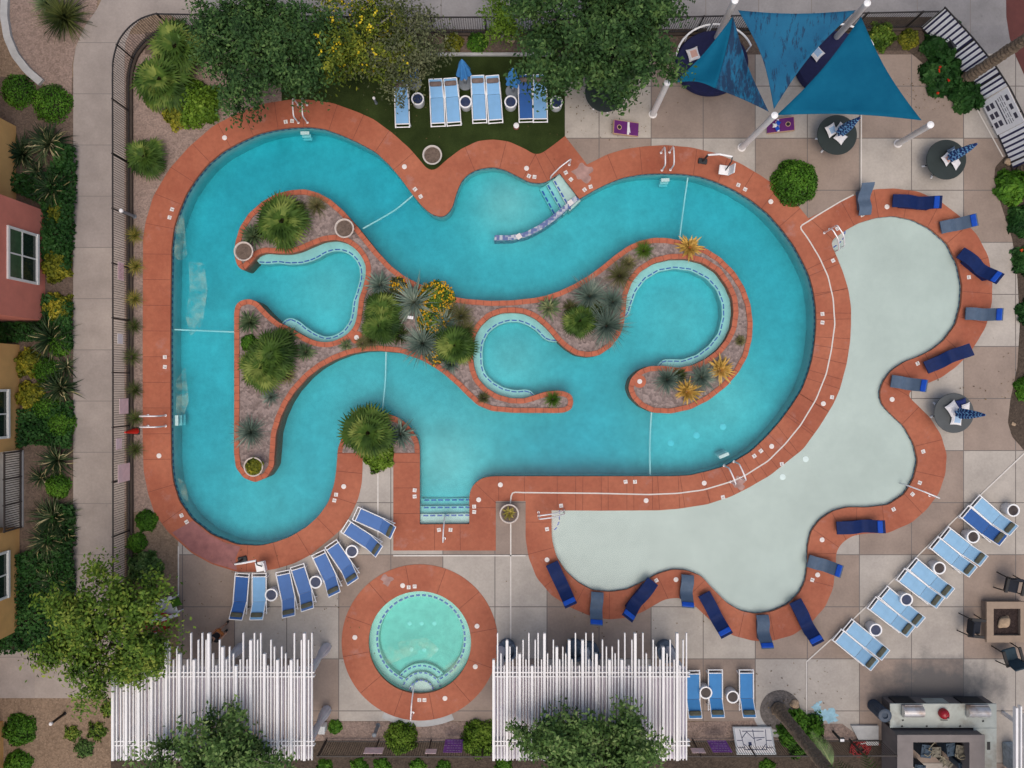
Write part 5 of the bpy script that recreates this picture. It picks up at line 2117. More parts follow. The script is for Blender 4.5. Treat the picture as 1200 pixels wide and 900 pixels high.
def fan_palm(name, px, py, rpx, label, group=None, z=0.0, n_=34, mat=None, seed=None, heads=((0, 0, 1.0),)):
    rpx = rpx * 1.07
    n_ = int(n_ * 0.85)
    """clump of pleated fans on stalks"""
    mat = mat or BL_FAN
    r = rpx / S
    p = P(px, py, z + r * 0.6)
    t = thing(name, label, 'palm', (p.x, p.y, z), 0, group)
    sd = int(px + 13 * py) if seed is None else seed
    g = np.random.default_rng(sd)
    V, F = [], []
    st = MB()
    for (hx, hy, hs) in heads:
        for k in range(n_):
            fr = (k + 0.5) / n_
            az = k * 2.39996 + g.uniform(-0.3, 0.3)
            el = 1.45 - 1.35 * fr + g.uniform(-0.12, 0.12)
            l = r * hs * (0.30 + 0.32 * fr) * g.uniform(0.85, 1.15)
            h = np.array([math.cos(az), math.sin(az), 0.0])
            s_ = np.array([-math.sin(az), math.cos(az), 0.0])
            o0 = np.array([hx * r, hy * r, 0.12 * r])
            tip = o0 + (h * math.cos(el) + np.array([0, 0, math.sin(el)])) * l + np.array([0, 0, 0.15 * r])
            st.tube([tuple(o0), tuple((o0 + tip) / 2 + np.array([0, 0, 0.04])), tuple(tip)], [0.014, 0.011, 0.009], 5)
            fl = r * hs * g.uniform(0.50, 0.70)
            tilt = el - 0.55 + g.uniform(-0.2, 0.2)
            fwd = h * math.cos(tilt) + np.array([0, 0, math.sin(tilt)])
            nrm = np.cross(fwd, s_)
            nb = 15
            ctr_i = len(V)
            V.append(tip)
            for q in range(nb):
                a = (q / (nb - 1) - 0.5) * R(200)
                d = fwd * math.cos(a) + s_ * math.sin(a)
                sd_ = -fwd * math.sin(a) + s_ * math.cos(a)
                ll = fl * (0.82 + 0.18 * math.cos(a)) * g.uniform(0.86, 1.08)
                w_ = ll * 0.135
                dr = np.array([0, 0, -ll * 0.26 * g.uniform(0.3, 1.5)])
                kz = np.array([0, 0, 0.012 * (1 if q % 2 else -1)])
                o = len(V)
                V += [tip + d * ll * 0.52 + sd_ * w_ * 0.5 + kz, tip + d * ll + dr, tip + d * ll * 0.52 - sd_ * w_ * 0.5 - kz]
                F.append((ctr_i, o, o + 1, o + 2))
    npmesh('fronds', V, F, mat, t)
    st.build('stems', M('palm_stalk', (0.07, 0.075, 0.02), 0.7), t)
    return t


# --- trees
G = 'trees overhanging the pool garden'
make_tree('leafy_tree', 'dark green feathery tree hanging over the north-west coping', W(345, 88), P(304, 48, 3.0), (3.05, 2.1, 1.5), LF_DARK, 150, 170, 0.17, 0.34, 3, G)
make_tree('flowering_tree', 'yellow blossoming tree between the dark and the olive tree in the north', W(418, 62), P(424, 42, 2.8), (1.9, 1.8, 1.2), LF_YEL, 80, 125, 0.15, 0.34, 5, G, (FL_YEL, 75), BARKP)
make_tree('olive_tree', 'sparse olive grey tree reaching over the westernmost turf lounger', W(470, 48), P(474, 60, 2.6), (2.1, 1.65, 1.0), LF_OLIVE, 85, 110, 0.13, 0.34, 8, G, None, BARKP, 0.10)
make_tree('leafy_tree', 'large dark green tree in the middle of the north side over the deck', W(700, 52), P(706, 34, 3.6), (3.0, 2.45, 1.7), LF_DARK, 170, 180, 0.18, 0.34, 12, G)
make_tree('sapling', 'small bright green sapling beside the boulder in the north bed', W(588, 46), P(588, 16, 1.8), (0.9, 1.2, 0.8), LF_FRESH, 55, 60, 0.11, 0.26, 17, G, None, BARKP, 0.05)
make_tree('leafy_tree', 'warm green tree overlapping the corner of the western pergola', W(160, 705), P(124, 744, 3.8), (2.55, 2.6, 1.2), LF_WARM, 112, 150, 0.18, 0.36, 21, G, None, BARK, 0.12)
make_tree('leafy_tree', 'mid green tree rising through the south edge of the western pergola', W(262, 838), P(243, 894, 4.4), (2.6, 1.65, 1.1), LF_MID, 66, 150, 0.19, 0.34, 26, G, None, BARK, 0.12)
make_tree('leafy_tree', 'mid green tree rising through the south edge of the eastern pergola', W(690, 836), P(700, 886, 4.4), (2.5, 1.95, 1.2), LF_MID, 84, 155, 0.19, 0.34, 31, G, None, BARK, 0.12)

# --- north-west bed
G = 'shrubs in the north-west gravel bed'
fan_palm('fan_palm', 186, 92, 33, 'yellow green fan palm just inside the curved north-west fence', None, 0.004, 40)
shrub('bushy_shrub', 228, 118, 27, 'bright green bushy shrub south of the dark tree near the coping', LF_FRESH, 0.7, G, leaf=0.17, rough=0.14)
shrub('bushy_shrub', 207, 132, 17, 'yellowish low shrub at the tip of the north-west shrubs', LF_YSHRUB, 0.6, G, leaf=0.15, rough=0.14)
fan_palm('fan_palm', 204, 52, 32, 'yellowish fan palm beside the curve of the north-west fence', None)
fan_palm('fan_palm', 168, 183, 23, 'fan palm on the gravel between the west fence and the coping', None)
rosette('grass_clump', 70, 16, 34, 'dark grass clump on the gravel circle at the top left corner', BL_DARKG, 420, 0.04, (0.2, 1.4), 1.1, None, 0.012)
rosette('grass_clump', 50, 3, 20, 'pale striped grass clump at the top edge left of the dark grass clump', BL_AGAVE, 120, 0.04, (0.2, 1.4), 1.0, None, 0.012)

# --- grasses along the west fence
G = 'straw coloured grass clumps along the west fence'
locs = ['beside the path light', 'next north of the red sign plate', 'just south of the first white notice', 'next to the second fence notice', 'level with the upper west depth markers',
        'level with the west ladder top', 'just north of the red cone', 'just south of the red cone']
for k, (x, y) in enumerate(((156, 275), (157, 312), (156, 350), (155, 382), (153, 418), (156, 457), (157, 490), (157, 527))):
    rosette('grass_clump', x, y, 14, 'straw coloured grass clump by the west fence, ' + locs[k], BL_STRAW if k < 3 else BL_BRN, 150, 0.016, (0.2, 1.4), 1.2, G, 0.004, extra=(BL_GRASS, 40, 0.016))
G = 'round shrubs at the south-west corner of the coping'
shrub('round_shrub', 169.5, 611, 13, 'small round green shrub touching the south-west coping', LF_LIME, 0.85, G, 0.002, leaf=0.10)
shrub('round_shrub', 158, 637, 12, 'small round green shrub against the west fence, south of its twin', LF_LIME, 0.85, G, 0.002, leaf=0.10)
shrub('bushy_shrub', 166, 668, 20, 'dark bushy shrub beside the west fence north of the warm green tree', LF_MID, 0.8, None, 0.002, leaf=0.16, rough=0.15)

# --- island planting
zi = -0.02
G = 'fan palms on the pool island'
fan_palm('fan_palm', 330, 258, 31, 'large fan palm on the north-west lobe of the island', G, zi, 44)
fan_palm('fan_palm', 313, 423, 33, 'broad fan palm on the west lobe of the island', G, zi, 40, heads=((0.1, 0.25, 0.85), (-0.25, -0.2, 0.8)))
fan_palm('fan_palm', 446, 372, 27, 'double headed fan palm on the centre of the island', G, zi, 34, heads=((0.02, 0.35, 0.8), (-0.05, -0.3, 0.85)))
fan_palm('fan_palm', 533, 404, 24, 'fan palm on the island beside the round middle cove', G, zi, 34)
fan_palm('fan_palm', 680, 376, 20, 'fan palm on the eastern promontory of the island', G, zi, 34)
fan_palm('fan_palm', 431, 507, 30, 'large fan palm at the tip of the peninsula', None, 0.03, 46)
G = 'blue grey desert plants on the island'
for x, y, r, lab, nn, w_ in ((444, 333, 17, 'blue grey rosette plant at the edge of the curly west cove', 46, 0.075), (484, 353, 29, 'large blue grey rosette among the orange flowers', 80, 0.075),
                         (494, 402, 26, 'blue grey spiky plant at the south edge of the central bed', 130, 0.035), (520, 378, 20, 'blue grey rosette east of the orange flowers', 70, 0.05),
                         (692, 346, 24, 'blue spiky plant at the top of the eastern promontory', 150, 0.030), (712, 381, 27, 'blue spiky plant at the water edge of the eastern promontory', 150, 0.032),
                         (719, 353, 19, 'blue spiky plant on the promontory beside the cove bench', 110, 0.030), (824, 442, 19, 'blue spiky plant between the two yellow agaves', 130, 0.030),
                         (783, 445, 17, 'blue spiky plant at the west of the comma shaped island end', 130, 0.028), (316, 465, 12, 'small pale rosette below the broad west palm', 60, 0.03),
                         (291, 507, 20, 'pale blue spiky plant on the long south-west spit', 110, 0.034), (468, 509, 18, 'dark blue rosette beside the peninsula palm', 40, 0.09),
                         (528, 426, 13, 'small blue rosette below the middle cove palm', 50, 0.05)):
    rosette('desert_rosette', x, y, r * 1.15, lab, BL_BLUE, int(nn * 2.0), w_ * 1.15, (0.05, 1.4), 0.25, G, zi if y < 490 or x < 400 else 0.03, taper=0.8)
G = 'green agaves on the island'
for x, y, r, lab in ((643, 360, 14, 'yellow green agave on the neck east of the middle cove'), (291, 377, 14, 'green agave at the top of the west lobe'),
                     (338, 393, 11, 'small green agave north-east of the broad west palm'), (357, 412, 12, 'small green agave east of the broad west palm'),
                     (405, 404, 8, 'tiny grass like agave near the island lid'), (295, 276, 15, 'variegated flax beside the west tip bowl')):
    rosette('agave', x, y, r * 1.12, lab, BL_AGAVE, 84, 0.085 if r > 9 else 0.045, (0.1, 1.3), 0.4, G, zi)
G = 'yellow agaves on the island'
for x, y, r, lab in ((809.5, 289, 17, 'yellow agave on the north neck of the eastern ring'), (846, 433.5, 18, 'yellow agave at the south-east of the eastern ring'),
                     (806.5, 459, 18, 'yellow agave at the south edge of the comma shaped end')):
    rosette('yellow_agave', x, y, r, lab, BL_YEL, 62, 0.115, (0.05, 1.25), 0.15, G, zi, taper=1.3)
G = 'grass tufts on the island'
for x, y, r, lab, m_ in ((370, 240, 13, 'brownish grass tuft beside the north-west palm', BL_BRN), (727, 322, 18, 'dark grass tuft on the slope of the eastern promontory', BL_BRN),
                         (540, 369, 16, 'grey grass tuft north of the middle cove palm', BL_BRN), (435, 398, 11, 'brown grass tuft near the island lid', BL_BRN),
                         (567, 466, 7, 'small dark tuft on the spit below the middle cove', BL_BRN), (868, 399, 6, 'tiny tuft on the thin east side of the ring', BL_BRN),
                         (755, 293, 12, 'bright green tuft on the north shoulder of the eastern ring', BL_GRASS), (648, 468, 10, 'bright green tuft at the end of the south spit', BL_GRASS)):
    rosette('grass_tuft', x, y, r * 1.2, lab, m_, 260, 0.020, (0.2, 1.45), 0.9, G, zi)
G = 'low filler plants on the island'
for x, y, r, lab, m_ in ((349, 243, 9, 'low green filler right behind the north-west palm', BL_DARKG), (458, 352, 11, 'low dark filler between the curly cove rosette and the palm', BL_DARKG), (468, 392, 12, 'low dark filler between palm and spiky plant in the central bed', BL_DARKG),
                         (505, 392, 10, 'low dark filler right of the white plant label', BL_DARKG), (524, 362, 11, 'low grey filler at the north-east of the orange flowers', BL_BRN), (548, 385, 10, 'low grey filler touching the middle cove', BL_BRN), (668, 360, 9, 'low filler left of the promontory palm', BL_BRN),
                         (700, 363, 12, 'low dark filler between the promontory spiky plants', BL_DARKG), (336, 440, 10, 'low filler at the south-east foot of the broad west palm', BL_BRN), (293, 425, 9, 'low filler at the west foot of the broad west palm', BL_DARKG),
                         (304, 272, 9, 'low green filler above the west tip bowl', BL_DARKG), (737, 308, 9, 'low filler below the bright green tuft on the ring shoulder', BL_BRN), (424, 402, 8, 'low filler right of the tiny agave by the island lid', BL_BRN), (797, 440, 9, 'low dark filler between the blue plants of the comma end', BL_DARKG)):
    rosette('filler_plant', x, y, r * 1.25, lab, m_, 190, 0.028, (0.2, 1.4), 0.8, G, zi)
shrub('round_shrub', 291, 402, 10, 'small dark green shrub between agave and palm on the west lobe', LF_LIME, 0.9, None, zi)
shrub('flowering_shrub', 510, 351, 22, 'orange flowering bush at the north of the central island bed', LF_WARM, 0.45, 'orange flowering bushes on the island', zi, flower=(FL_ORG, 170, 0.075))
shrub('flowering_shrub', 508, 375, 19, 'orange flowering bush south of the large blue rosette', LF_WARM, 0.45, 'orange flowering bushes on the island', zi, flower=(FL_ORG, 130, 0.075))
shrub('flowering_shrub', 466, 334, 10, 'orange flowering bush by the blue grey rosette at the curly cove', LF_OLIVE, 0.5, 'orange flowering bushes on the island', zi, flower=(FL_ORG, 40, 0.075))
shrub('flowering_shrub', 511, 417, 11, 'orange flowering bush at the south water edge of the bed', LF_OLIVE, 0.5, 'orange flowering bushes on the island', zi, flower=(FL_ORG, 22, 0.075))
shrub('bushy_shrub', 443, 535, 18, 'yellow green bush below the peninsula palm', LF_FRESH, 0.6, None, 0.03, leaf=0.14, rough=0.12)
shrub('bowl_plant', 297, 547, 10, 'yellow green plant spilling from the south-west bowl', LF_YSHRUB, 0.6, None, 0.40, leaf=0.13, cat='plant')
rosette('bowl_plant', 596.8, 602, 9, 'dry yellow plant in the bowl on the south deck', BL_STRAW, 26, 0.10, (0.2, 1.2), 0.8, None, 0.40)
shrub('hedge_ball', 935.5, 211, 27, 'large clipped round shrub between the coping and the table below the sails', LF_LIME, 0.95, None, 0.01, 1.5, 0.11, rough=0.03)

# --- north beds
G = 'round shrubs in the north bed'
shrub('round_shrub', 531, 48, 12, 'round olive shrub at the north kerb, half behind the olive tree', LF_YSHRUB, 0.8, G, leaf=0.09)
shrub('round_shrub', 559, 48, 12.5, 'round green shrub at the north kerb left of the boulder', LF_LIME, 0.8, G, leaf=0.09)
shrub('bushy_shrub', 1035, 40, 16, 'dark olive bush at the north fence east of the sails', LF_WARM, 0.8, G, leaf=0.14, rough=0.13)
shrub('round_shrub', 1067, 44, 12, 'olive round shrub at the north fence near the striped screen', LF_YSHRUB, 0.8, G)
G = 'broad leaved shrubs round the north-east palm'
shrub('broad_leaf_shrub', 1112, 48, 25, 'broad leaved dark shrub with red flowers against the striped screen', LF_IVY, 0.75, G, leaf=0.27, rough=0.12, flower=(FL_RED, 7, 0.14))
shrub('broad_leaf_shrub', 1108, 84, 24, 'broad leaved dark shrub west of the leaning palm base', LF_IVY, 0.7, G, leaf=0.27, rough=0.12, flower=(FL_RED, 4, 0.12))
shrub('broad_leaf_shrub', 1136, 108, 20, 'broad leaved dark shrub in front of the leaning palm base', LF_IVY, 0.7, G, leaf=0.27, rough=0.12)
shrub('broad_leaf_shrub', 1155, 94, 15, 'lighter broad leaved shrub between the palm and the striped screen', LF_LIME, 0.7, G, leaf=0.2, rough=0.12)
G = 'shrubs in the east side bed'
shrub('broad_leaf_shrub', 1190, 218, 20, 'broad leaved shrub at the top of the east side bed', LF_LIME, 0.7, G, leaf=0.24, rough=0.12)
shrub('broad_leaf_shrub', 1203, 258, 18, 'broad leaved shrub in the upper part of the east side bed', LF_IVY, 0.7, G, leaf=0.24, rough=0.12)
shrub('broad_leaf_shrub', 1207, 305, 17, 'broad leaved shrub with red flowers in the east side bed', LF_IVY, 0.7, G, leaf=0.24, rough=0.12, flower=(FL_RED, 5, 0.12))
shrub('bushy_shrub', 1208, 365, 14, 'dark shrub at the frame edge half way down the east side bed', LF_IVY, 0.7, G, leaf=0.2, rough=0.12)
shrub('bushy_shrub', 1206, 455, 14, 'small shrub low in the east side bed', LF_LIME, 0.7, G, leaf=0.2, rough=0.12)

# --- west garden
G = 'flax clumps in the west garden'
for x, y, r, lab, nn, k2 in ((52, 166, 32, 'dark flax clump with curled cream leaves below the twin hedge balls', 70, 26), (22, 178, 26, 'dark flax clump against the yellow wall in the north-west', 60, 6),
                             (56, 218, 30, 'green flax clump north of the red bay', 60, 14), (55, 396, 36, 'green flax clump in the gap south of the red bay', 60, 12),
                             (66, 455, 28, 'grey green flax clump leaning over the walk kerb', 70, 14), (62, 540, 28, 'flax clump on bare soil beside the balcony', 50, 14),
                             (58, 607, 32, 'dense flax clump at the south end of the balcony', 80, 26), (53, 634, 28, 'dense flax clump with many cream leaves below the balcony', 80, 30),
                             (60, 682, 24, 'flax clump sunk in ivy at the south of the garden', 50, 16)):
    rosette('flax_clump', x, y, r, lab, BL_FLAX, int(nn * 1.7), 0.075, (0.15, 1.35), 1.0, G, 0.01, extra=(BL_CREAM, k2, 0.055), curl=0.7)
G = 'clipped shrubs in the west garden'
for x, y, r, lab, m_ in ((17, 104, 20, 'dark clipped ball at the kerb end, left of its brighter twin', LF_LIME), (56, 118, 23, 'bright green clipped ball beside the end of the curved kerb', LF_LIME),
                         (67, 404, 14, 'lime clipped ball right of the big green flax', LF_LIME), (51, 434, 16, 'lime clipped ball north-east of the yellow house window', LF_LIME),
                         (53, 478, 17, 'lime clipped ball beside the yellow house window', LF_LIME), (69, 497, 17, 'brightest clipped ball at the walk kerb', LF_LIME),
                         (65, 570, 15, 'lime clipped ball on bare soil by the balcony', LF_LIME)):
    shrub('clipped_ball', x, y, r, lab, m_, 0.85, G, leaf=0.09, rough=0.04)
G = 'yellow shrubs in the west garden'
for x, y, r, lab in ((66, 250, 12, 'yellow leaved shrub level with the north corner of the red bay'), (63, 311, 18, 'yellow leaved shrub below the red bay window'),
                     (65, 360, 17, 'yellow leaved shrub at the south corner of the red bay'), (30, 425, 16, 'yellow green shrub by the north corner of the yellow house'),
                     (33, 464, 17, 'yellow green shrub against the yellow house window')):
    shrub('yellow_shrub', x, y, r, lab, LF_YSHRUB, 0.7, G, leaf=0.14, rough=0.14)
# ivy carpet: nobody could count it
def ivy(polys, n_, seed, label):
    g = np.random.default_rng(seed)
    pts = []
    for pl, share in polys:
        a = loopW(pl)
        lo, hi = a.min(0), a.max(0)
        k = 0
        while k < n_ * share:
            q = g.uniform(lo, hi)
            if inside(q, a):
                pts.append((q[0], q[1], 0.05 + 0.30 * g.random() + 0.10 * math.sin(q[0] * 3) * math.cos(q[1] * 2.3)))
                k += 1
    pts = np.array(pts)
    v, f = leaf_quads(pts, unit(np.array([0, 0, 1.0]) + g.normal(size=pts.shape) * 0.45), 0.15 * g.uniform(0.6, 1.3, len(pts)), 0.75)
    o = npmesh('ivy_ground_cover', v, f, LF_IVY)
    tag(o, label, 'ground cover', None, 'stuff')


rosettes_more = ((40, 200, 20, 'small dark flax clump between the two northern flax clumps', 40, 8), (75, 430, 18, 'small dark flax clump between the lime balls and the walk', 40, 6), (45, 560, 18, 'small dark flax clump close to the balcony railing', 40, 8),
                 (75, 625, 20, 'small dark flax clump at the walk kerb below the balcony', 44, 10), (40, 660, 20, 'small dark flax clump by the southern yellow wall', 44, 8))
for x, y, r, lab, nn, k2 in rosettes_more:
    rosette('flax_clump', x, y, r, lab, BL_FLAX, nn, 0.06, (0.15, 1.35), 1.0, 'flax clumps in the west garden', 0.01, extra=(BL_CREAM, k2, 0.05), curl=0.7)
ivy([([(70, 168), (92, 175), (91, 240), (86, 315), (70, 322), (48, 300), (52, 240), (18, 225), (18, 205), (60, 205)], 0.28), ([(55, 345), (88, 355), (87, 410), (50, 400), (0, 402), (0, 378), (50, 378)], 0.16),
     ([(24, 480), (88, 470), (87, 525), (40, 520), (24, 525)], 0.14), ([(70, 590), (90, 590), (90, 700), (90, 763), (-5, 763), (-5, 745), (14, 735), (20, 650), (50, 640)], 0.42)], 16000, 5,
    'dark green ivy carpet between the house walls and the west walk')

# --- south-west gravel
G = 'clipped shrubs at the bottom left corner'
shrub('clipped_ball', 19, 858, 19, 'clipped green shrub in the bottom left corner beside the wall end', LF_LIME, 0.8, G, 0.0, leaf=0.11)
shrub('clipped_ball', 18, 898, 16, 'clipped green shrub cut by the bottom edge in the left corner', LF_LIME, 0.8, G, 0.0, leaf=0.11)
G = 'dry shrubs on the south-west gravel'
for x, y, r, lab in ((83, 860, 9, 'small dry shrub below the warm green tree'), (97, 878, 11, 'dark round dry shrub, lowest of the three on the gravel'), (112, 858, 11, 'pale dry shrub nearest the western pergola'),
                     (126, 832, 9, 'brownish dry shrub at the corner of the western pergola')):
    shrub('dry_shrub', x, y, r, lab, LF_WARM if r != 11 or x > 100 else LF_MID, 0.6, G, 0.0, 0.6, 0.10, rough=0.18)
# --- south bed
G = 'shrubs along the south fence'
shrub('round_shrub', 469, 868, 19, 'round yellow green shrub below the spa', LF_FRESH, 0.95, G, 0.013, 1.2, 0.11)
shrub('round_shrub', 562, 870, 22, 'round green shrub at the west edge of the eastern pergola', LF_FRESH, 0.95, G, 0.013, 1.2, 0.12)
shrub('bushy_shrub', 942, 862, 27, 'dark green shrub round the foot of the south-east palm', LF_LIME, 0.6, G, 0.015, 1.0, 0.15, rough=0.12)
shrub('round_shrub', 392, 853, 8, 'small green shrub beside the white box east of the western pergola', LF_LIME, 0.8, G, 0.013)
for k, (x, r) in enumerate(((380, 9), (420, 10), (447, 10), (489, 9), (520, 8), (590, 10), (900, 9))):
    shrub('low_shrub', x, 900, r, 'low green shrub outside the south fence, ' + ['just east of the western pergola', 'below the first pink notice', 'left of the round yellow green shrub', 'right of the round yellow green shrub',
          'below the second pink notice', 'below the west edge of the eastern pergola', 'left of the south-east palm'][k], LF_LIME, 0.7, 'low shrubs outside the south fence', 0.0, leaf=0.12, rough=0.12)


# --- tall palms whose crowns stand outside the frame
def tall_palm(base, lean, hgt, r0, label, seed, frond=None):
    t = thing('date_palm', label, 'palm', W(base[0], base[1], 0.02), 0, 'tall palm trunks leaning outward in view')
    b = MB()
    m_ = int(hgt / 0.10)
    prof = []
    for i in range(m_ + 1):
        z = hgt * i / m_
        rr_ = r0 * (1.25 - 0.25 * min(1, z / 0.8)) * (1 - 0.15 * z / hgt)
        prof.append((rr_ * (1.10 if i % 2 else 0.92), z))
    pts = []
    vs, fs = [], []
    n_ = 14
    g = np.random.default_rng(seed)
    for i, (rr_, z) in enumerate(prof):
        for k in range(n_):
            a = 2 * math.pi * k / n_ + (i % 2) * math.pi / n_
            q = rr_ * (1 + 0.10 * g.uniform(-1, 1))
            vs.append((q * math.cos(a) + lean[0] * z / hgt, q * math.sin(a) + lean[1] * z / hgt, z))
    for i in range(m_):
        for k in range(n_):
            j = (k + 1) % n_
            fs.append((i * n_ + k, i * n_ + j, i * n_ + n_ + j, i * n_ + n_ + k))
    b.add(vs, fs)
    b.build('trunk', M('palm_trunk_bark', (0.17, 0.125, 0.085), 0.95, 0.45, 14.0, bmp=0.8), t)
    V, F = [], []
    for q in range(30):
        az = q * 2.39996
        el = 1.2 - 1.5 * q / 30
        L = 2.9 * g.uniform(0.85, 1.1)
        h = np.array([math.cos(az), math.sin(az), 0])
        s_ = np.array([-math.sin(az), math.cos(az), 0])
        p = np.array([lean[0], lean[1], hgt])
        a = el
        for i in range(26):
            u = i / 26
            d = h * math.cos(a) + np.array([0, 0, math.sin(a)])
            for sgn in (-1, 1):
                lv = 0.50 * math.sin(math.pi * (0.12 + 0.86 * u)) + 0.05
                tip = p + s_ * sgn * lv * 0.85 + d * lv * 0.5 + np.array([0, 0, -0.08])
                o = len(V)
                V += [p, p + d * 0.055, tip + d * 0.01, tip]
                F += [(o, o + 1, o + 2, o + 3)]
            p = p + d * L / 26
            a -= 0.06
    npmesh('fronds', V, F, leafmat('date_palm_frond', (0.02, 0.04, 0.008), (0.06, 0.10, 0.02), (0.14, 0.19, 0.06)), t)
    return t


tall_palm((1128, 95), (0.25, 0.15), 8.5, 0.24, 'tall rough palm trunk leaning out over the striped screen in the north-east', 3)
tall_palm((1198, 200), (0.1, 0.1), 8.0, 0.24, 'tall rough palm trunk at the top of the east side bed', 4)
tall_palm((911, 830), (0.15, -0.2), 9.0, 0.26, 'tall rough palm trunk rising from the dark gravel circle in the south-east', 5)

# fallen leaves: nobody could count them
g = np.random.default_rng(77)
pts = []
for (px, py, r, n_) in ((300, 105, 60, 60), (700, 120, 80, 150), (480, 120, 60, 60), (190, 720, 60, 90), (700, 740, 90, 40), (1090, 110, 40, 50), (380, 730, 60, 30), (940, 800, 60, 40), (1150, 450, 60, 40), (280, 660, 40, 20)):
    for k in range(n_):
        c = W(px + g.normal() * r * 0.5, py + g.normal() * r * 0.35, 0.034)
        q = np.array([c.x, c.y])
        if inside(q, pool) or inside(q, wade):
            continue
        pts.append((c.x, c.y, c.z))
pts = np.array(pts)
v, f = leaf_quads(pts, unit(np.array([0, 0, 1.0]) + g.normal(size=pts.shape) * 0.1), 0.075 * g.uniform(0.5, 1.4, len(pts)), 0.5, 0.05)
tag(npmesh('fallen_leaves', v, f, leafmat('dry_leaf', (0.05, 0.03, 0.015), (0.14, 0.09, 0.04), (0.25, 0.18, 0.07))), 'dry leaves scattered on the deck and turf below the trees', 'leaves', None, 'stuff')
# ------------------------------------------------------------------ buildings
STUC_Y = M('ochre_stucco', (0.70, 0.40, 0.145), 0.9, 0.10, 1.2, bmp=0.25, dirt=(0.60, 0.34, 0.125))
STUC_R = M('red_stucco', (0.66, 0.215, 0.155), 0.9, 0.10, 1.2, bmp=0.25, dirt=(0.58, 0.18, 0.13))
WFRAME = M('white_window_frame', (0.75, 0.74, 0.70), 0.5, 0.04)
GLASS_D = M('dark_window_glass', (0.015, 0.028, 0.022), 0.08, 0.2, 1.5, spec=0.6)
CURT = M('green_curtain_behind_glass', (0.035, 0.085, 0.04), 0.25, 0.2, 4.0, spec=0.6)
IRON = M('brown_iron', (0.055, 0.045, 0.042), 0.6, 0.15)

bld = thing('apartment_building', 'ochre and red stucco apartment block along the left edge with white framed windows', 'building', W(-60, 450, 0))
bo = W(-60, 450, 0)


def bx(b, x0, x1, y0, y1, z0, z1, mi=0):
    """box from plan coordinates, relative to the building base"""
    a, c = W(x0, y0), W(x1, y1)
    b.box(((a.x + c.x) / 2 - bo.x, (a.y + c.y) / 2 - bo.y, (z0 + z1) / 2), (abs(c.x - a.x), abs(a.y - c.y), z1 - z0), mi=mi)


HB = 7.0
for args in ((-160, 19, 148, 247), (-160, 23, 404, 527), (-160, 23, 618, 738), (-160, -6, 527.1, 617.9), (-160, -4, 376, 403.9), (-160, 4, 845, 1000), (-160, -30, 30, 147.9)):
    b = MB()
    bx(b, *args, 0, HB)
    b.build('wall', STUC_Y, bld)
b = MB()
bx(b, -160, 53, 247.1, 375.9, 0, HB)
b.build('bay_wall', STUC_R, bld)
b = MB()
bx(b, -162, 55, 245, 378, HB, HB + 0.3)
bx(b, -162, 25, 146, 740, HB + 0.02, HB + 0.25)
b.build('roof', M('flat_roof', (0.3, 0.28, 0.26), 0.9), bld)


def window(xf, y0, y1, z0, z1, split, curtain):
    """window on an east wall whose face stands at plan x = xf"""
    fx = W(xf, 0).x - bo.x
    ya, yb = W(0, y0).y - bo.y, W(0, y1).y - bo.y
    w_ = ya - yb
    cy = (ya + yb) / 2
    cz = (z0 + z1) / 2
    f = MB()
    t = 0.11
    f.box((fx + 0.03, cy, z1 - t / 2), (0.10, w_, t))
    f.box((fx + 0.05, cy, z0 + t / 2), (0.14, w_, t))
    f.box((fx + 0.03, ya - t / 2, cz), (0.10, t, z1 - z0 - 2 * t))
    f.box((fx + 0.03, yb + t / 2, cz), (0.10, t, z1 - z0 - 2 * t))
    if split:
        f.box((fx + 0.02, cy, cz), (0.07, 0.06, z1 - z0 - 2 * t))
    f.box((fx + 0.022, cy, cz + 0.05), (0.068, w_ - 2 * t, 0.05))
    wo = f.build('window', WFRAME, bld)
    g = MB()
    g.box((fx + 0.004, cy, cz), (0.02, w_ - 2 * t, z1 - z0 - 2 * t))
    g.build('pane', GLASS_D, wo)
    if curtain:
        g = MB()
        g.box((fx + 0.012, cy, (cz + z1) / 2 - 0.02), (0.02, w_ - 2 * t - 0.02, (z1 - z0) / 2 - t))
        g.build('curtain', CURT, wo)


window(53, 278, 336, 0.55, 2.45, True, True)
window(23, 456, 512, 0.75, 2.35, True, False)
window(23, 640, 694, 0.75, 2.35, True, False)
window(19, 158, 200, 3.2, 4.6, True, False)
# balcony with slatted railing
b = MB()
bx(b, -6, 28, 527.5, 617.5, 0.0, 0.10)
b.build('balcony_slab', CURBM, bld)
b = MB()
xa = W(27, 0).x - bo.x
ya, yb = W(0, 527).y - bo.y, W(0, 618).y - bo.y
for z in (1.18, 0.16):
    b.box((xa, (ya + yb) / 2, z), (0.06, ya - yb, 0.06))
for k in range(34):
    y = ya - (ya - yb) * (k + 0.5) / 34
    b.box((xa, y, 0.67), (0.02, 0.03, 0.95))
for k in range(4):
    y = ya - 0.05 - (ya - yb - 0.1) * k / 3
    b.box((xa, y, 0.62), (0.07, 0.07, 1.24))
b.build('railing', IRON, bld)
b = MB()
bx(b, -8, -5.5, 540, 605, 0.12, 2.2)
b.build('glass_door', GLASS_D, bld)

# ------------------------------------------------------------------ fences
FENCE = M('black_fence_iron', (0.022, 0.018, 0.017), 0.5, 0.2)
FENCEB = M('brown_fence_iron', (0.035, 0.026, 0.022), 0.55, 0.2)


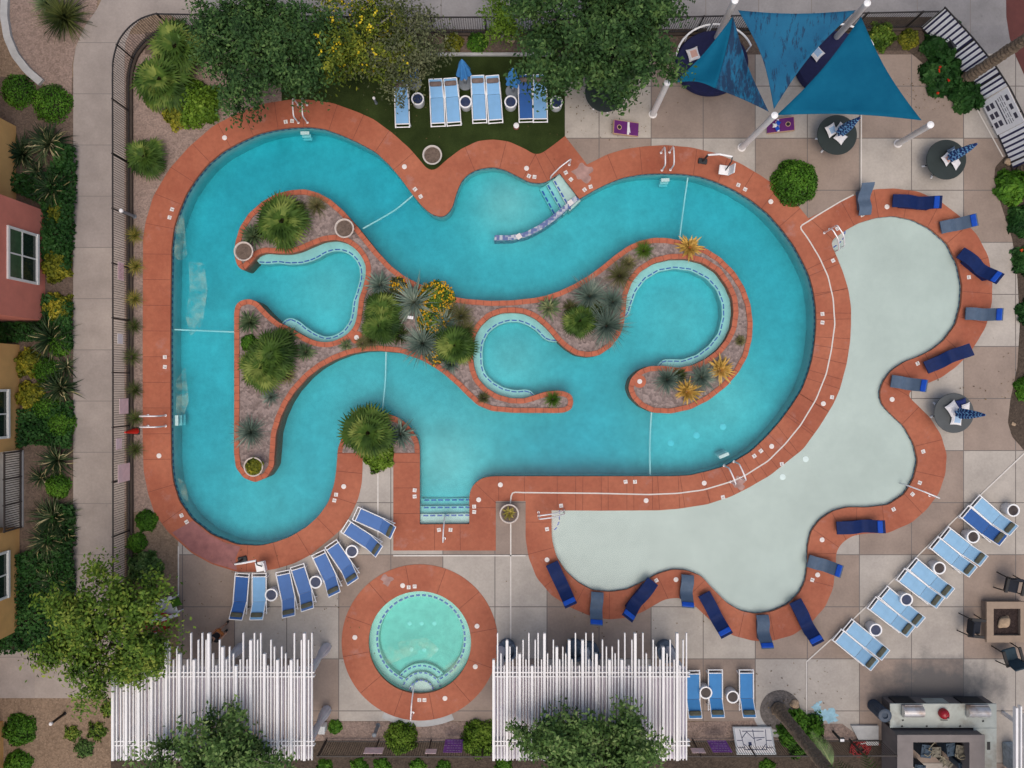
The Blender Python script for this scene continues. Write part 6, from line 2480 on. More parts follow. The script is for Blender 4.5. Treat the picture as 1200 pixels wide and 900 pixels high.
def fence(name, label, path, h=1.45, spacing=2.45, mat=FENCE, wall=0.0):
    """picket fence along a metre path"""
    c0 = path[0]
    t = thing(name, label, 'fence', (c0[0], c0[1], 0), 0, 'iron pool fences')
    q = path - c0
    for z, nm in ((h - 0.02, 'top_rail'), (0.14, 'bottom_rail')):
        b = MB()
        b.strip(q, 0.055, z + 0.02)
        b.strip(q, 0.055, z - 0.02)
        nn = normals(q, False) * 0.0275
        b.wall(q + nn, z - 0.02, z + 0.02, closed=False)
        b.wall(q - nn, z - 0.02, z + 0.02, closed=False)
        b.build(nm, mat, t)
    b = MB()
    for (p, d) in along(q, 0.105, False, 0.05):
        b.box((p[0], p[1], h / 2 + 0.05), (0.017, 0.017, h - 0.18), rz=math.atan2(d[1], d[0]))
    b.build('pickets', mat, t)
    for (p, d) in along(q, spacing, False, 0.1):
        b = MB()
        b.box((p[0], p[1], h / 2 + 0.02), (0.06, 0.06, h + 0.04), rz=math.atan2(d[1], d[0]))
        b.build('post', mat, t)
    return t


def base_of(pts, h):
    k = (H - h) / H
    return [(CX + (x - CX) * k, CY + (y - CY) * k) for x, y in pts]


HF = 1.45
top = [(132, 760), (132, 420), (131.5, 90), (132, 70), (138, 48), (150, 32), (165, 21), (181, 16)]
fw = smooth(base_of(top, HF), False, 5, 8)
fence('iron_fence', 'black iron fence beside the west walk, curving round at the north-west corner', fw, HF)
topn = [(181, 16), (300, 18), (470, 20), (800, 19.5), (1108, 13)]
fn = smooth(base_of(topn, HF), False, 10, 2)
fence('iron_fence', 'black iron fence along the north walk behind the trees and shade sails', fn, HF)
tops = [(370, 886.5), (560, 887), (900, 886.5), (1052, 886)]
fs_ = smooth(base_of(tops, HF), False, 10, 2)
fence('iron_fence', 'dark iron fence along the bottom edge behind the spa', fs_, HF, mat=FENCEB)
# low retaining edge under the west and north fence
b = MB()
for pth in (fw, fn):
    nn = normals(pth, False)
    a, c = pth + nn * 0.14, pth - nn * 0.14
    b.prism([ccw(np.concatenate([a, c[::-1]]))], 0, 0.12)
tag(b.build('low_wall', M('dark_edge_block', (0.06, 0.045, 0.035), 0.9)), 'low dark block edge under the west and north iron fence', 'low wall')

# notices hung on the fences
PINK = M('faded_pink_notice', (0.84, 0.63, 0.63), 0.7, 0.08, 5.0)
REDINK = M('red_notice_print', (0.42, 0.10, 0.10), 0.7)
NOTW = M('white_notice', (0.82, 0.80, 0.79), 0.6, 0.06)
VIO = M('violet_notice', (0.27, 0.08, 0.42), 0.6, 0.3, 3.0)
VIOP = M('pale_violet_notice', (0.55, 0.40, 0.58), 0.6, 0.1)
G = 'notices hung on the fences'


def notice(c, d, w_, hgt, zc, m_, label, ink=None, lines=0, outw=0.11, tilt=0.0):
    """thin plate facing the pool, hung at metre point c; d = unit normal toward the pool"""
    o = thing('fence_notice', label, 'notice', (c[0] + d[0] * outw, c[1] + d[1] * outw, zc), math.atan2(d[1], d[0]), G)
    b = MB()
    A = Matrix.Rotation(-tilt, 4, 'Y')
    b.box((0, 0, 0), (0.012, w_, hgt), M4=A)
    b.build('plate', m_, o)
    if ink:
        b = MB()
        g = np.random.default_rng(int(abs(c[1]) * 100))
        for k in range(lines):
            z = hgt * (0.38 - 0.76 * k / max(1, lines - 1))
            x = -w_ * 0.40
            while x < w_ * 0.36:
                l = g.uniform(0.05, 0.16) * w_
                b.box((0, 0, 0), (0.003, l, hgt * 0.05), M4=A @ Matrix.Translation((0.0085, x + l / 2, z)))
                x += l + 0.05 * w_
        b.build('lettering', ink, o)
    return o


E_ = (1, 0)
xw = fw[0][0]
yy = lambda py, z: (CY - py) / S * (H - z) / H
for py, w_, hg, zc, m_, ink, lab in ((318, 0.80, 0.45, 1.0, PINK, REDINK, 'pink notice with red print, northernmost on the west fence'),
                                     (397, 0.45, 0.40, 1.05, NOTW, None, 'small white notice on the west fence below the pink printed one'),
                                     (476, 0.70, 0.70, 0.75, PINK, None, 'plain pink notice on the west fence just north of the red cone'),
                                     (520, 0.50, 0.45, 1.15, PINK, NOTW, 'small pink notice on the west fence just south of the red cone'),
                                     (554, 0.82, 0.95, 0.75, PINK, None, 'largest plain pink notice, lowest on the west fence')):
    notice((xw, yy(py, zc)), E_, w_, hg, zc, m_, lab, ink, 4 if ink else 0)
N_ = (0, 1)
for px, w_, hg, zc, m_, lab, ink in ((438, 0.85, 0.50, 1.15, PINK, 'pink notice left of the round shrub on the south fence', None), (505, 0.50, 0.38, 1.2, PINK, 'small pink notice below the spa on the south fence', None),
                                     (531.5, 0.85, 1.1, 0.72, VIO, 'violet poster below the spa on the south fence', VIOP), (818, 0.60, 0.40, 1.15, PINK, 'pale pink notice right of the eastern pergola on the south fence', None),
                                     (843, 0.88, 1.0, 0.78, VIO, 'violet poster left of the large white panel on the south fence', VIOP)):
    x = (px - CX) / S * (H - zc) / H
    yb = np.interp(x, fs_[:, 0], fs_[:, 1])
    notice((x, yb), N_, w_, hg, zc, m_, lab, ink, 5 if ink else 0)
# big white framed panel with a line drawing
t = thing('framed_panel', 'large white framed panel with dark line pattern leaning on the south fence', 'panel', W(880, 861, 0.02), 0)
A = Matrix.Translation((0.0, -0.05, 0.40)) @ Matrix.Rotation(R(-32), 4, 'X')
b = MB()
b.box((0, 0, 0), (1.82, 1.16, 0.05), M4=A, bev=0.02)
b.build('frame', M('grey_white_frame', (0.52, 0.55, 0.56), 0.5), t)
b = MB()
b.box((0, 0, 0), (1.66, 1.0, 0.01), M4=A @ Matrix.Translation((0, 0, 0.027)))
b.build('sheet', NOTW, t)
b = MB()
A2 = A @ Matrix.Translation((0, 0, 0.0345))
for (x0, y0, x1, y1) in ((-0.6, 0.45, -0.5, -0.4), (0.6, 0.45, 0.5, -0.4), (-0.5, -0.38, 0.5, -0.38), (-0.5, 0.38, 0.5, 0.38), (0, 0.45, 0.02, -0.45), (-0.55, 0.1, -0.28, 0.36), (-0.3, 0.36, 0.0, 0.05),
                         (0, 0.1, 0.5, 0.12), (-0.8, 0.0, -0.55, 0.0), (0.55, 0.0, 0.8, 0.0), (-0.8, -0.3, -0.5, -0.3), (0.5, -0.3, 0.8, -0.3), (-0.5, -0.15, -0.28, -0.38), (0.28, -0.38, 0.5, -0.15), (0.1, 0.0, 0.35, 0.05)):
    L = math.hypot(x1 - x0, y1 - y0)
    b.box((0, 0, 0), (L, 0.028, 0.004), M4=A2 @ Matrix.Translation(((x0 + x1) / 2, (y0 + y1) / 2, 0)) @ Matrix.Rotation(math.atan2(y1 - y0, x1 - x0), 4, 'Z'))
b.box((0, 0, 0), (0.14, 0.14, 0.004), M4=A2 @ Matrix.Translation((-0.22, -0.14, 0.002)))
b.build('drawing', M('navy_line', (0.03, 0.04, 0.10), 0.6), t)

# striped screen on the north-east fence
NAVS = M('navy_stripe_fabric', (0.022, 0.022, 0.085), 0.85, 0.15)
WHS = M('white_stripe_fabric', (0.90, 0.90, 0.91), 0.85, 0.08)
HS = 1.85
topE = [(1107, 8), (1140, 44), (1166, 76), (1184, 104), (1200, 136), (1222, 186)]
fe = smooth(base_of(topE, HS), False, 4, 6)
t = thing('striped_screen', 'navy and white striped fabric screen along the north-east fence', 'screen', (fe[0][0], fe[0][1], 0.01))
q = fe - fe[0]
st = []
for k_, (p_, d_) in enumerate(along(q, 0.03, False)):
    if k_ % 8 in (0, 5):
        st.append((p_, d_))
sgn_lo = base_of([(1183, 101)], HS)[0]
sgn_hi = base_of([(1203, 141)], HS)[0]
w0, w1 = W(*sgn_lo), W(*sgn_hi)
for half in (0, 1):
    b = MB()
    for k in range(len(st) - 1):
        p, p2 = st[k][0], st[k + 1][0]
        y = (p[1] + p2[1]) / 2 + fe[0][1]
        if (half == 0 and y >= w0.y) or (half == 1 and y <= w1.y):
            b.add([(p[0], p[1], 0.15), (p2[0], p2[1], 0.15), (p2[0], p2[1], HS), (p[0], p[1], HS)], [(0, 1, 2, 3)], k % 2)
    o = b.build('fabric', [WHS, NAVS], t, recalc=False, weld=False)
    md = o.modifiers.new('thick', 'SOLIDIFY')
    md.thickness = 0.012
for z in (HS + 0.01, 0.12):
    b = MB()
    b.strip(q, 0.05, z)
    nn = normals(q, False) * 0.025
    b.wall(q + nn, z - 0.04, z, closed=False)
    b.wall(q - nn, z - 0.04, z, closed=False)
    b.build('rail', FENCE, t)
for (p, d) in along(q, 1.9, False, 0.05):
    b = MB()
    b.box((p[0], p[1], HS / 2), (0.06, 0.06, HS), rz=math.atan2(d[1], d[0]))
    b.build('post', FENCE, t)
# sign board with small pictures set in the screen
d = (w1 - w0).normalized()
L = (w1 - w0).length
nrm = Vector((d.y, -d.x, 0))
if nrm.x > 0:
    nrm = -nrm
mid = (w0 + w1) / 2
sg = thing('pool_rules_sign', 'white rules sign with dark squares set in the striped north-east screen', 'sign', (mid.x + nrm.x * 0.09, mid.y + nrm.y * 0.09, 1.0))
Mx = Matrix((d, Vector((0, 0, 1)), nrm)).transposed().to_4x4()
b = MB()
b.box((0, 0, 0), (L, 1.66, 0.02), M4=Mx)
b.build('board', M('white_sign_face', (0.86, 0.86, 0.87), 0.5, 0.03), sg)
b = MB()
PIC = M('sign_dark_print', (0.045, 0.045, 0.075), 0.5)
for i in range(3):
    for z in (-0.62, -0.34):
        b.box((0, 0, 0), (0.26, 0.20, 0.004), M4=Mx @ Matrix.Translation((-0.46 + i * 0.44, z, 0.013)))
    b.box((0, 0, 0), (0.26, 0.17, 0.004), M4=Mx @ Matrix.Translation((-0.46 + i * 0.44, 0.58, 0.013)))
b.box((0, 0, 0), (L * 0.72, 0.07, 0.004), M4=Mx @ Matrix.Translation((0.0, -0.05, 0.013)))
for k in range(3):
    for j in range(5):
        b.box((0, 0, 0), (0.16 + 0.05 * ((j * 7 + k) % 3), 0.03, 0.004), M4=Mx @ Matrix.Translation((-0.55 + j * 0.27, 0.10 + 0.12 * k, 0.013)))
b.build('lettering', PIC, sg)

# ------------------------------------------------------------------ pergolas
PERG = M('white_pergola_paint', (0.80, 0.785, 0.77), 0.45, 0.04)
CLOTH = M('lavender_grey_shade_cloth', (0.63, 0.585, 0.66), 0.9, 0.12, 1.5)
DRAPE = M('grey_drape', (0.60, 0.59, 0.61), 0.9, 0.12, 2.0)
rp = random.Random(11)


def pergola(x0, x1, label, seed, posts=True):
    """x0, x1: plan edges of the slats as seen from above"""
    zs_ = 3.25
    rp.seed(seed)
    base = P((x0 + x1) / 2, 830, zs_)
    t = thing('pergola', label, 'pergola', (base.x, base.y, 0.008), 0, 'white slatted pergolas')
    X = lambda px, z=zs_: (px - CX) / S * (H - z) / H - base.x
    Y = lambda py, z=zs_: (CY - py) / S * (H - z) / H - base.y
    tops_ = [742, 750, 758, 766, 773, 780]
    pos = []
    x = x0 + 1.5
    k = 0
    pat = [3, 1, 4, 0, 5, 2, 0, 4, 1, 3, 5, 0, 2, 4, 1]
    while x < x1 - 0.5:
        pos.append((x, pat[(k * 4 + seed) % 15] if k % 3 else pat[(k + seed) % 15], k))
        x += rp.choice((3.4, 4.0, 4.6, 3.7))
        k += 1
    for (x, ti, k) in pos:
        wide = (k % 4 == 0)
        b = MB()
        w_ = 0.105 if wide else 0.048
        hgt = 0.16 if wide else 0.10
        ya, yb_ = Y(tops_[ti]), Y(891)
        b.box((X(x), (ya + yb_) / 2, zs_ - 0.008 - hgt / 2 + (0.05 if wide else 0)), (w_, ya - yb_, hgt))
        b.build('rafter', PERG, t)
    for py in (788.0, 792.8, 868.5, 873.5):
        b = MB()
        b.box(((X(x0 + 2, 3.2) + X(x1, 3.2)) / 2, Y(py, 3.2), 3.12), (X(x1, 3.2) - X(x0 + 2, 3.2), 0.042, 0.20))
        b.build('beam', PERG, t)
    # shade cloth in bands under the rafters
    b = MB()
    for (x, ti, k) in pos[:-1]:
        nx_ = pos[k + 1][0]
        xa, xb = X(x + 0.2, 3.0), X(nx_ - 1.4, 3.0)
        b.box(((xa + xb) / 2, (Y(781, 3.0) + Y(889, 3.0)) / 2, 2.99), (abs(xb - xa), Y(781, 3.0) - Y(889, 3.0), 0.012))
    b.build('shade_cloth', CLOTH, t)
    for px in (x0 + 9, (x0 + x1) / 2, x1 - 8):
        for py in (790, 871):
            b = MB()
            b.box((X(px, 3.0), Y(py, 3.0), 1.42), (0.14, 0.14, 2.82))
            po = b.build('post', PERG, t)
            if posts:
                d = MB()
                d.lathe([(0.22, 0.02), (0.21, 0.6), (0.11, 1.25), (0.16, 1.9), (0.17, 2.7)], (X(px, 3.0), Y(py, 3.0), 0), 20, wob=lambda a, z: 1 + 0.10 * math.cos(9 * a))
                d.build('drape', DRAPE, po, smooth=True)
    return t


pergola(131, 368.5, 'western white slatted pergola between the warm green tree and the spa', 4)
pergola(577, 808.5, 'eastern white slatted pergola with a tree before it, right of the spa', 7)
t = thing('pergola', 'white slatted pergola cut by the bottom right corner of the picture', 'pergola', W(1215, 850, 0.008), 0, 'white slatted pergolas')
for k, (x, tp) in enumerate(((1192, 830), (1197, 828), (1203, 838), (1208, 830), (1214, 842), (1220, 830))):
    q = P(x, tp, 3.2) - Vector((W(1215, 850).x, W(1215, 850).y, 0))
    b = MB()
    b.box((q.x, q.y - 2.6, 3.1), (0.10 if k % 2 == 0 else 0.06, 5.2, 0.18))
    b.build('rafter', PERG, t)
for dy in (0.9, 3.6):
    q = P(1193, 850, 3.0) - Vector((W(1215, 850).x, W(1215, 850).y, 0))
    b = MB()
    b.box((q.x + 1.3, q.y - dy, 2.92), (2.8, 0.07, 0.2))
    b.build('beam', PERG, t)
    b = MB()
    b.box((q.x + 1.5, q.y - dy, 1.45), (0.14, 0.14, 2.9))
    b.build('post', PERG, t)

# furniture glimpsed below the pergolas
def make_club(mat):
    root = thing('club_chair', '', 'chair')
    b = MB()
    b.lathe([(0.38, 0.04), (0.40, 0.36), (0.36, 0.40), (0, 0.42)], n=28)
    b.build('seat', mat, root, smooth=True)
    b = MB()
    pts = [(0.40 * math.cos(a), 0.40 * math.sin(a)) for a in np.linspace(R(-30), R(210), 20)]
    for i in range(len(pts)):
        pass
    b.tube([(p[0], p[1], 0.62 + 0.12 * math.sin(max(0, a))) for p, a in zip(pts, np.linspace(R(-30), R(210), 20))], 0.06)
    b.wall([(p[0] * 0.99, p[1] * 0.99) for p in pts], 0.1, 0.62, closed=False)
    b.build('backrest', mat, root, smooth=True)
    return root


CL = Proto(lambda: make_club(M('slate_wicker', (0.10, 0.13, 0.17), 0.8, 0.25, 8.0)))
G = 'round wicker chairs half under the eastern pergola'
CL.put('round slate wicker chair under the middle of the eastern pergola slats', (W(673, 757).x, W(673, 757).y, 0.010), R(180), G)
CL.put('round slate wicker chair right of the middle one below the slats of the eastern pergola', (W(691, 760).x, W(691, 760).y, 0.010), R(150), G)
CL.put('round slate wicker chair at the left end of the eastern pergola slats', (W(594, 757).x, W(594, 757).y, 0.010), R(200), G)
CL.put('round slate wicker chair at the right end of the eastern pergola slats', (W(778, 758).x, W(778, 758).y, 0.010), R(170), G)

# ------------------------------------------------------------------ fire pit and patio chairs
TAN = M('tan_fire_pit_stone', (0.30, 0.225, 0.165), 0.85, 0.1, 3.0)
t = thing('fire_pit', 'square tan stone fire pit with dark lava rock inside at the right edge', 'fire pit', Vector((P(1180, 729, 0.45).x, P(1180, 729, 0.45).y, 0.010)))
b = MB()
o_, i_ = 0.94, 0.62
b.prism([np.array([[-o_, -o_], [o_, -o_], [o_, o_], [-o_, o_]]), np.array([[-i_, -i_], [i_, -i_], [i_, i_], [-i_, i_]])], 0.36, 0.45, bottom=True)
b.build('rim', TAN, t)
b = MB()
o_ = 0.88
b.prism([np.array([[-o_, -o_], [o_, -o_], [o_, o_], [-o_, o_]]), np.array([[-i_, -i_], [i_, -i_], [i_, i_], [-i_, i_]])], 0.0, 0.37)
b.build('body', M('tan_pit_wall', (0.24, 0.185, 0.145), 0.9, 0.15, 3.0), t)
b = MB()
b.sheet([np.array([[-i_, -i_], [i_, -i_], [i_, i_], [-i_, i_]]) * 1.01], 0.30)
b.build('lava_rock', ground_mat('lava_rock', (0.03, 0.02, 0.02), (0.05, 0.035, 0.033), (0.05, 0.035, 0.03), peb=60, bstr=1.0), t)


def boulder(px, py, z, r, label, col, seed, gr=None):
    g = np.random.default_rng(seed)
    bm = bmesh.new()
    bmesh.ops.create_icosphere(bm, subdivisions=3, radius=1)
    ph = g.uniform(0, 6, 9)
    for v_ in bm.verts:
        p = v_.co
        k = 1 + 0.16 * math.sin(3 * p.x + ph[0]) + 0.13 * math.sin(4 * p.y + ph[1]) + 0.10 * math.sin(5 * p.z + ph[2] + 2 * p.x)
        v_.co = Vector((p.x * r * 1.2 * k, p.y * r * 0.85 * k, max(-0.1 * r, p.z * r * 0.6 * k)))
    me = bpy.data.meshes.new('boulder')
    bm.to_mesh(me)
    bm.free()
    me.materials.append(col)
    me.polygons.foreach_set('use_smooth', [True] * len(me.polygons))
    o = bpy.data.objects.new('boulder', me)
    C.objects.link(o)
    o.location = P(px, py, z)
    o.rotation_euler = (0, 0, g.uniform(0, 6))
    tag(o, label, 'boulder', gr)
    return o


STONE = M('tan_boulder', (0.38, 0.275, 0.18), 0.9, 0.25, 5.0, bmp=0.6)
boulder(1176, 728.5, 0.32, 0.30, 'tan boulder lying on the lava rock inside the fire pit', STONE, 2)
boulder(598, 46, 0.03, 0.20, 'tan boulder beside the bright sapling in the north bed', STONE, 5, 'boulders in the planting beds')
boulder(931, 825, 0.05, 0.20, 'pale boulder on the dark gravel circle at the south-east palm', STONE, 8, 'boulders in the planting beds')
boulder(1182, 189, 0.05, 0.20, 'pale boulder at the top end of the east side bed', STONE, 11, 'boulders in the planting beds')
boulder(1110, 688, 0.02, 0.13, 'small tan rock under the middle diagonal pair of loungers', STONE, 14, 'boulders in the planting beds')
boulder(1188, 497, 0.03, 0.09, 'tiny pale rock at the south tip of the east side bed', STONE, 15, 'boulders in the planting beds')


def make_patio(cush):
    root = thing('patio_chair', '', 'chair')
    b = MB()
    b.box((0, 0, 0.42), (0.52, 0.50, 0.09), bev=0.03)
    b.build('seat', cush, root)
    b = MB()
    b.box((0, 0, 0), (0.54, 0.07, 0.52), M4=Matrix.Translation((0, 0.28, 0.70)) @ Matrix.Rotation(R(-14), 4, 'X'), bev=0.02)
    b.build('backrest', cush, root)
    for s in (-1, 1):
        b = MB()
        b.box((s * 0.31, 0.02, 0.62), (0.10, 0.60, 0.05))
        b.build('armrest', BLACKM, root)
        for y in (-0.22, 0.26):
            l = MB()
            l.tube([(s * 0.31, y, 0.62 if y < 0 else 0.7), (s * 0.33, y * 1.25, 0.0)], 0.022)
            l.build('leg', BLACKM, root)
    return root


PC = Proto(lambda: make_patio(M('black_cushion', (0.010, 0.013, 0.022), 0.85, 0.2)))
PC2 = Proto(lambda: make_patio(M('teal_black_cushion', (0.022, 0.045, 0.062), 0.85, 0.2)))
G = 'dark patio chairs round the fire pit'
PC.put('black cushioned patio chair above the fire pit, turned slightly', (P(1183, 685, 0.4).x, P(1183, 685, 0.4).y, 0.010), R(-12), G, 1.22)
PC.put('black cushioned patio chair left of the fire pit', (P(1139, 733, 0.4).x, P(1139, 733, 0.4).y, 0.010), R(84), G, 1.22)
PC2.put('dark teal patio chair below the fire pit', (P(1181, 766, 0.4).x, P(1181, 766, 0.4).y, 0.010), R(196), G, 1.22)

# ------------------------------------------------------------------ outdoor kitchen in the bottom right
CTOP = M('pale_green_counter_top', (0.40, 0.43, 0.39), 0.5, 0.12, 2.0, dirt=(0.19, 0.16, 0.12))
CWALL = M('grey_brown_stucco', (0.17, 0.145, 0.135), 0.9, 0.12, 2.0)
t = thing('barbecue_counter', 'pale green outdoor kitchen counter with grills at the bottom right', 'counter', W(1104, 836, 0.008))
c0 = W(1104, 836)


def kb(b, x0, x1, y0, y1, z0, z1, mi=0, bev=0.0):
    """box whose top outline is given as seen in plan at height z1"""
    a, c = P(x0, y0, z1), P(x1, y1, z1)
    b.box(((a.x + c.x) / 2 - c0.x, (a.y + c.y) / 2 - c0.y, (z0 + z1) / 2), (abs(c.x - a.x), abs(a.y - c.y), z1 - z0), mi=mi, bev=bev)


b = MB()
kb(b, 1045, 1167, 826, 851, 0, 0.86)
kb(b, 1143, 1166, 851.2, 900, 0, 0.855)
b.build('base', CWALL, t)
b = MB()
kb(b, 1043, 1168, 824.5, 853, 0.862, 0.92, bev=0.015)
kb(b, 1141, 1168, 853.1, 910, 0.862, 0.918, bev=0.015)
b.build('counter_top', CTOP, t)
STEEL = M('rusty_stainless', (0.55, 0.53, 0.52), 0.35, 0.12, 4.0, metal=0.6, dirt=(0.30, 0.19, 0.12))
for k, (x0, x1) in enumerate(((1058, 1082), (1134, 1159))):
    b = MB()
    kb(b, x0, x1, 826.5, 840, 0.86, 0.99)
    a, c = P(x0, 0, 1.1), P(x1, 0, 1.1)
    yc, zc, rr_ = P(0, 833, 1.0).y - c0.y, 0.99, 0.27
    vs, fs2 = [], []
    arc = [(yc + rr_ * math.cos(an) * 1.0, zc + rr_ * math.sin(an)) for an in np.linspace(0, math.pi, 14)]
    for (y, z) in arc:
        vs += [(a.x - c0.x, y, z), (c.x - c0.x, y, z)]
    for i in range(13):
        fs2.append((2 * i, 2 * i + 1, 2 * i + 3, 2 * i + 2))
    fs2 += [tuple(range(0, 28, 2)), tuple(range(27, 0, -2))]
    b.add(vs, fs2)
    go = b.build('grill', STEEL, t)
    b = MB()
    b.tube([(a.x - c0.x + 0.08, yc + 0.31, 1.12), (c.x - c0.x - 0.08, yc + 0.31, 1.12)], 0.022)
    b.build('handle', STEEL, go)
b = MB()
for x0, x1 in ((1050, 1074), (1128, 1156)):
    b = MB()
    kb(b, x0, x1, 823.6, 826.5, 0.15, 0.80)
    b.build('grill_front', CHAR, t)
b = MB()
kb(b, 1086, 1112, 823.5, 826.5, 0.25, 0.72)
b.build('cupboard_door', CTOP, t)
b = MB()
q = P(1107.5, 837.5, 1.1) - c0
b.lathe([(0.22, 0.92), (0.235, 0.98), (0.225, 1.06), (0.17, 1.16), (0.08, 1.20), (0.03, 1.21), (0.03, 1.24), (0, 1.24)], (q.x, q.y, 0), 28)
ko = b.build('kettle_grill', M('glossy_red_enamel', (0.30, 0.010, 0.018), 0.2, 0.1), t, smooth=True)
b = MB()
b.box((q.x + 0.07, q.y - 0.10, 1.19), (0.12, 0.05, 0.05), bev=0.01)
b.tube([(q.x - 0.16, q.y - 0.28, 1.02), (q.x + 0.16, q.y - 0.28, 1.02)], 0.02)
b.build('handle', CHAR, ko)
b = MB()
for (px, py) in ((1058, 844), (1152, 845), (1057, 851), (1086, 851), (1125, 851)):
    q = P(px, py, 0.93) - c0
    b.box((q.x, q.y, 0.924), (0.09, 0.07, 0.012), rz=0.3)
q = P(1158.5, 874, 0.93) - c0
b.box((q.x, q.y, 0.925), (0.14, 0.36, 0.014))
b.build('socket_cover', BLACKM, t)
# walled store behind
t = thing('storage_enclosure', 'open topped brown walled enclosure of crates behind the barbecue counter', 'enclosure', W(1095, 880, 0.008))
c0 = W(1095, 880)
for args in ((1052.5, 1153, 862, 869, 0, 1.38), (1052.5, 1069, 869.05, 990, 0, 1.382), (1137, 1153, 869.05, 990, 0, 1.381)):
    b = MB()
    kb(b, *args)
    b.build('wall', CWALL, t)
for args in ((1051.5, 1154, 861.2, 869.8, 1.386, 1.43), (1051.5, 1070, 869.85, 992, 1.388, 1.432), (1136, 1154, 869.85, 992, 1.389, 1.431)):
    b = MB()
    kb(b, *args)
    b.build('cap', M('grey_brown_cap', (0.20, 0.175, 0.165), 0.85, 0.1, 2.0), t)
b = MB()
for px in (1065, 1095, 1130):
    kb(b, px, px + 4, 856, 861.6, 0.6, 0.72)
b.build('lamp', CHAR, t)
cols = [M('blue_crate', (0.025, 0.05, 0.08), 0.6, 0.5, 9.0), M('pale_crate', (0.15, 0.135, 0.10), 0.7, 0.5, 9.0), M('dark_crate', (0.015, 0.017, 0.024), 0.6, 0.5, 9.0)]
G = 'crates in the walled enclosure'
for k, (px, py, w_, d_, hg, ci, lab) in enumerate(((1085, 880, 0.42, 0.55, 0.9, 0, 'steel blue crate at the left of the walled enclosure'), (1097, 881, 0.36, 0.42, 0.95, 2, 'dark lidded crate in a pale frame in the walled enclosure'),
                                                   (1114, 878, 0.36, 0.55, 0.8, 0, 'steel blue crate in the middle of the walled enclosure'), (1125, 880, 0.40, 0.50, 0.9, 2, 'dark crate at the right of the walled enclosure'),
                                                   (1108, 893, 0.60, 0.22, 0.7, 1, 'pale slanted crate at the bottom of the walled enclosure'), (1130, 897, 0.5, 0.3, 0.75, 0, 'blue crate at the bottom edge of the walled enclosure'),
                                                   (1078, 899, 0.45, 0.2, 0.6, 0, 'small blue crate at the bottom left of the walled enclosure'))):
    q = P(px, py, hg)
    tt = thing('crate', lab, 'crate', (q.x, q.y, 0.008), 0.12 * (k % 3 - 1) - (0.6 if ci == 1 else 0), G)
    b = MB()
    b.box((0, 0, hg / 2), (w_, d_, hg), bev=0.02)
    b.build('body', cols[ci], tt)
    b = MB()
    b.box((0, 0, hg + 0.02), (w_ + 0.05, d_ + 0.05, 0.04), bev=0.01)
    b.box((0, 0, hg + 0.045), (w_ * 0.5, d_ * 0.5, 0.02), bev=0.005)
    for q_ in range(4):
        b.box(((q_ % 2 - 0.5) * w_ * 0.7, (q_ // 2 - 0.5) * d_ * 0.6, hg + 0.05), (0.10, 0.05, 0.06), rz=q_ * 1.1 + k)
    b.build('lid', cols[1] if ci == 2 else cols[ci], tt)
PIPE = M('pale_cord', (0.24, 0.21, 0.14), 0.6, 0.2)
g = np.random.default_rng(9)
for k, lab in enumerate(('loose pale cord over the crates at the left of the enclosure', 'loose pale cord over the crates in the middle of the enclosure', 'loose pale cord over the crates at the right of the enclosure')):
    c = P(1083 + 18 * k, 884, 1.0)
    pts = [(0, 0, 0)]
    for i in range(14):
        p_ = pts[-1]
        pts.append((p_[0] + g.uniform(-0.18, 0.18), p_[1] + g.uniform(-0.16, 0.16), 0.02 + 0.03 * g.random()))
    b = MB()
    b.tube(pts, 0.022, 6)
    o = b.build('cord', PIPE, None, smooth=True)
    o.location = c
    tag(o, lab, 'cord', 'cords over the crates')
# bins, hose and low box
t = thing('litter_bin', 'dark blue ribbed litter bin at the left end of the barbecue counter', 'bin', W(1023, 826, 0.008))
b = MB()
b.lathe([(0.27, 0), (0.28, 0.05), (0.29, 0.95), (0.27, 1.0)], n=48, wob=lambda a, z: 1 + 0.03 * math.cos(24 * a))
b.build('body', M('blue_grey_bin', (0.035, 0.055, 0.085), 0.6, 0.2), t)
b = MB()
b.lathe([(0.30, 0.98), (0.30, 1.04), (0.22, 1.08), (0.13, 1.06), (0.12, 0.98)], n=32, cap=False)
b.build('lid', M('blue_grey_lid', (0.045, 0.065, 0.095), 0.5, 0.15), t, smooth=True)
b = MB()
b.lathe([(0.125, 0.97), (0.0, 0.97)], n=20, cap=False)
b.build('opening', BLACKM, t)
b = MB()
g = np.random.default_rng(4)
c = W(1007, 876, 0.10)
pts = []
for i in range(140):
    a = i * 0.26
    rr_ = 0.30 + 0.10 * math.sin(i * 0.13) + 0.02 * (i % 5)
    pts.append((c.x + rr_ * math.cos(a) * 0.9 - 0.15 * math.sin(i * 0.05), c.y + rr_ * math.sin(a) * 0.85, 0.05 + 0.03 * (i % 7) / 2))
pts += [(c.x + 0.5, c.y + 0.1, 0.05), (c.x + 0.75, c.y + 0.3, 0.04), (c.x + 0.95, c.y + 0.15, 0.04)]
b.tube(pts, 0.028, 6)
tag(b.build('hose', M('red_rubber_hose', (0.28, 0.018, 0.018), 0.5, 0.15), smooth=True), 'coiled red hose lying in the south bed left of the enclosure', 'hose')
b = MB()
kb2 = [(996, 849), (1028, 849), (1028, 872), (1008, 872)]
b.prism([ccw(loopW(kb2))], 0.0, 0.12)
struct(b.build('kerb', CURBM))
t = thing('flood_light', 'black floodlight on a short post in the south bed beside the fallen frond', 'light', W(976, 857, 0.015))
b = MB()
b.tube([(0, 0, 0), (0.02, -0.02, 0.75)], 0.06)
b.build('post', CHAR, t)
b = MB()
b.box((0.02, 0.03, 0.80), (0.26, 0.20, 0.10), bev=0.03)
b.build('head', CHAR, t)
b = MB()
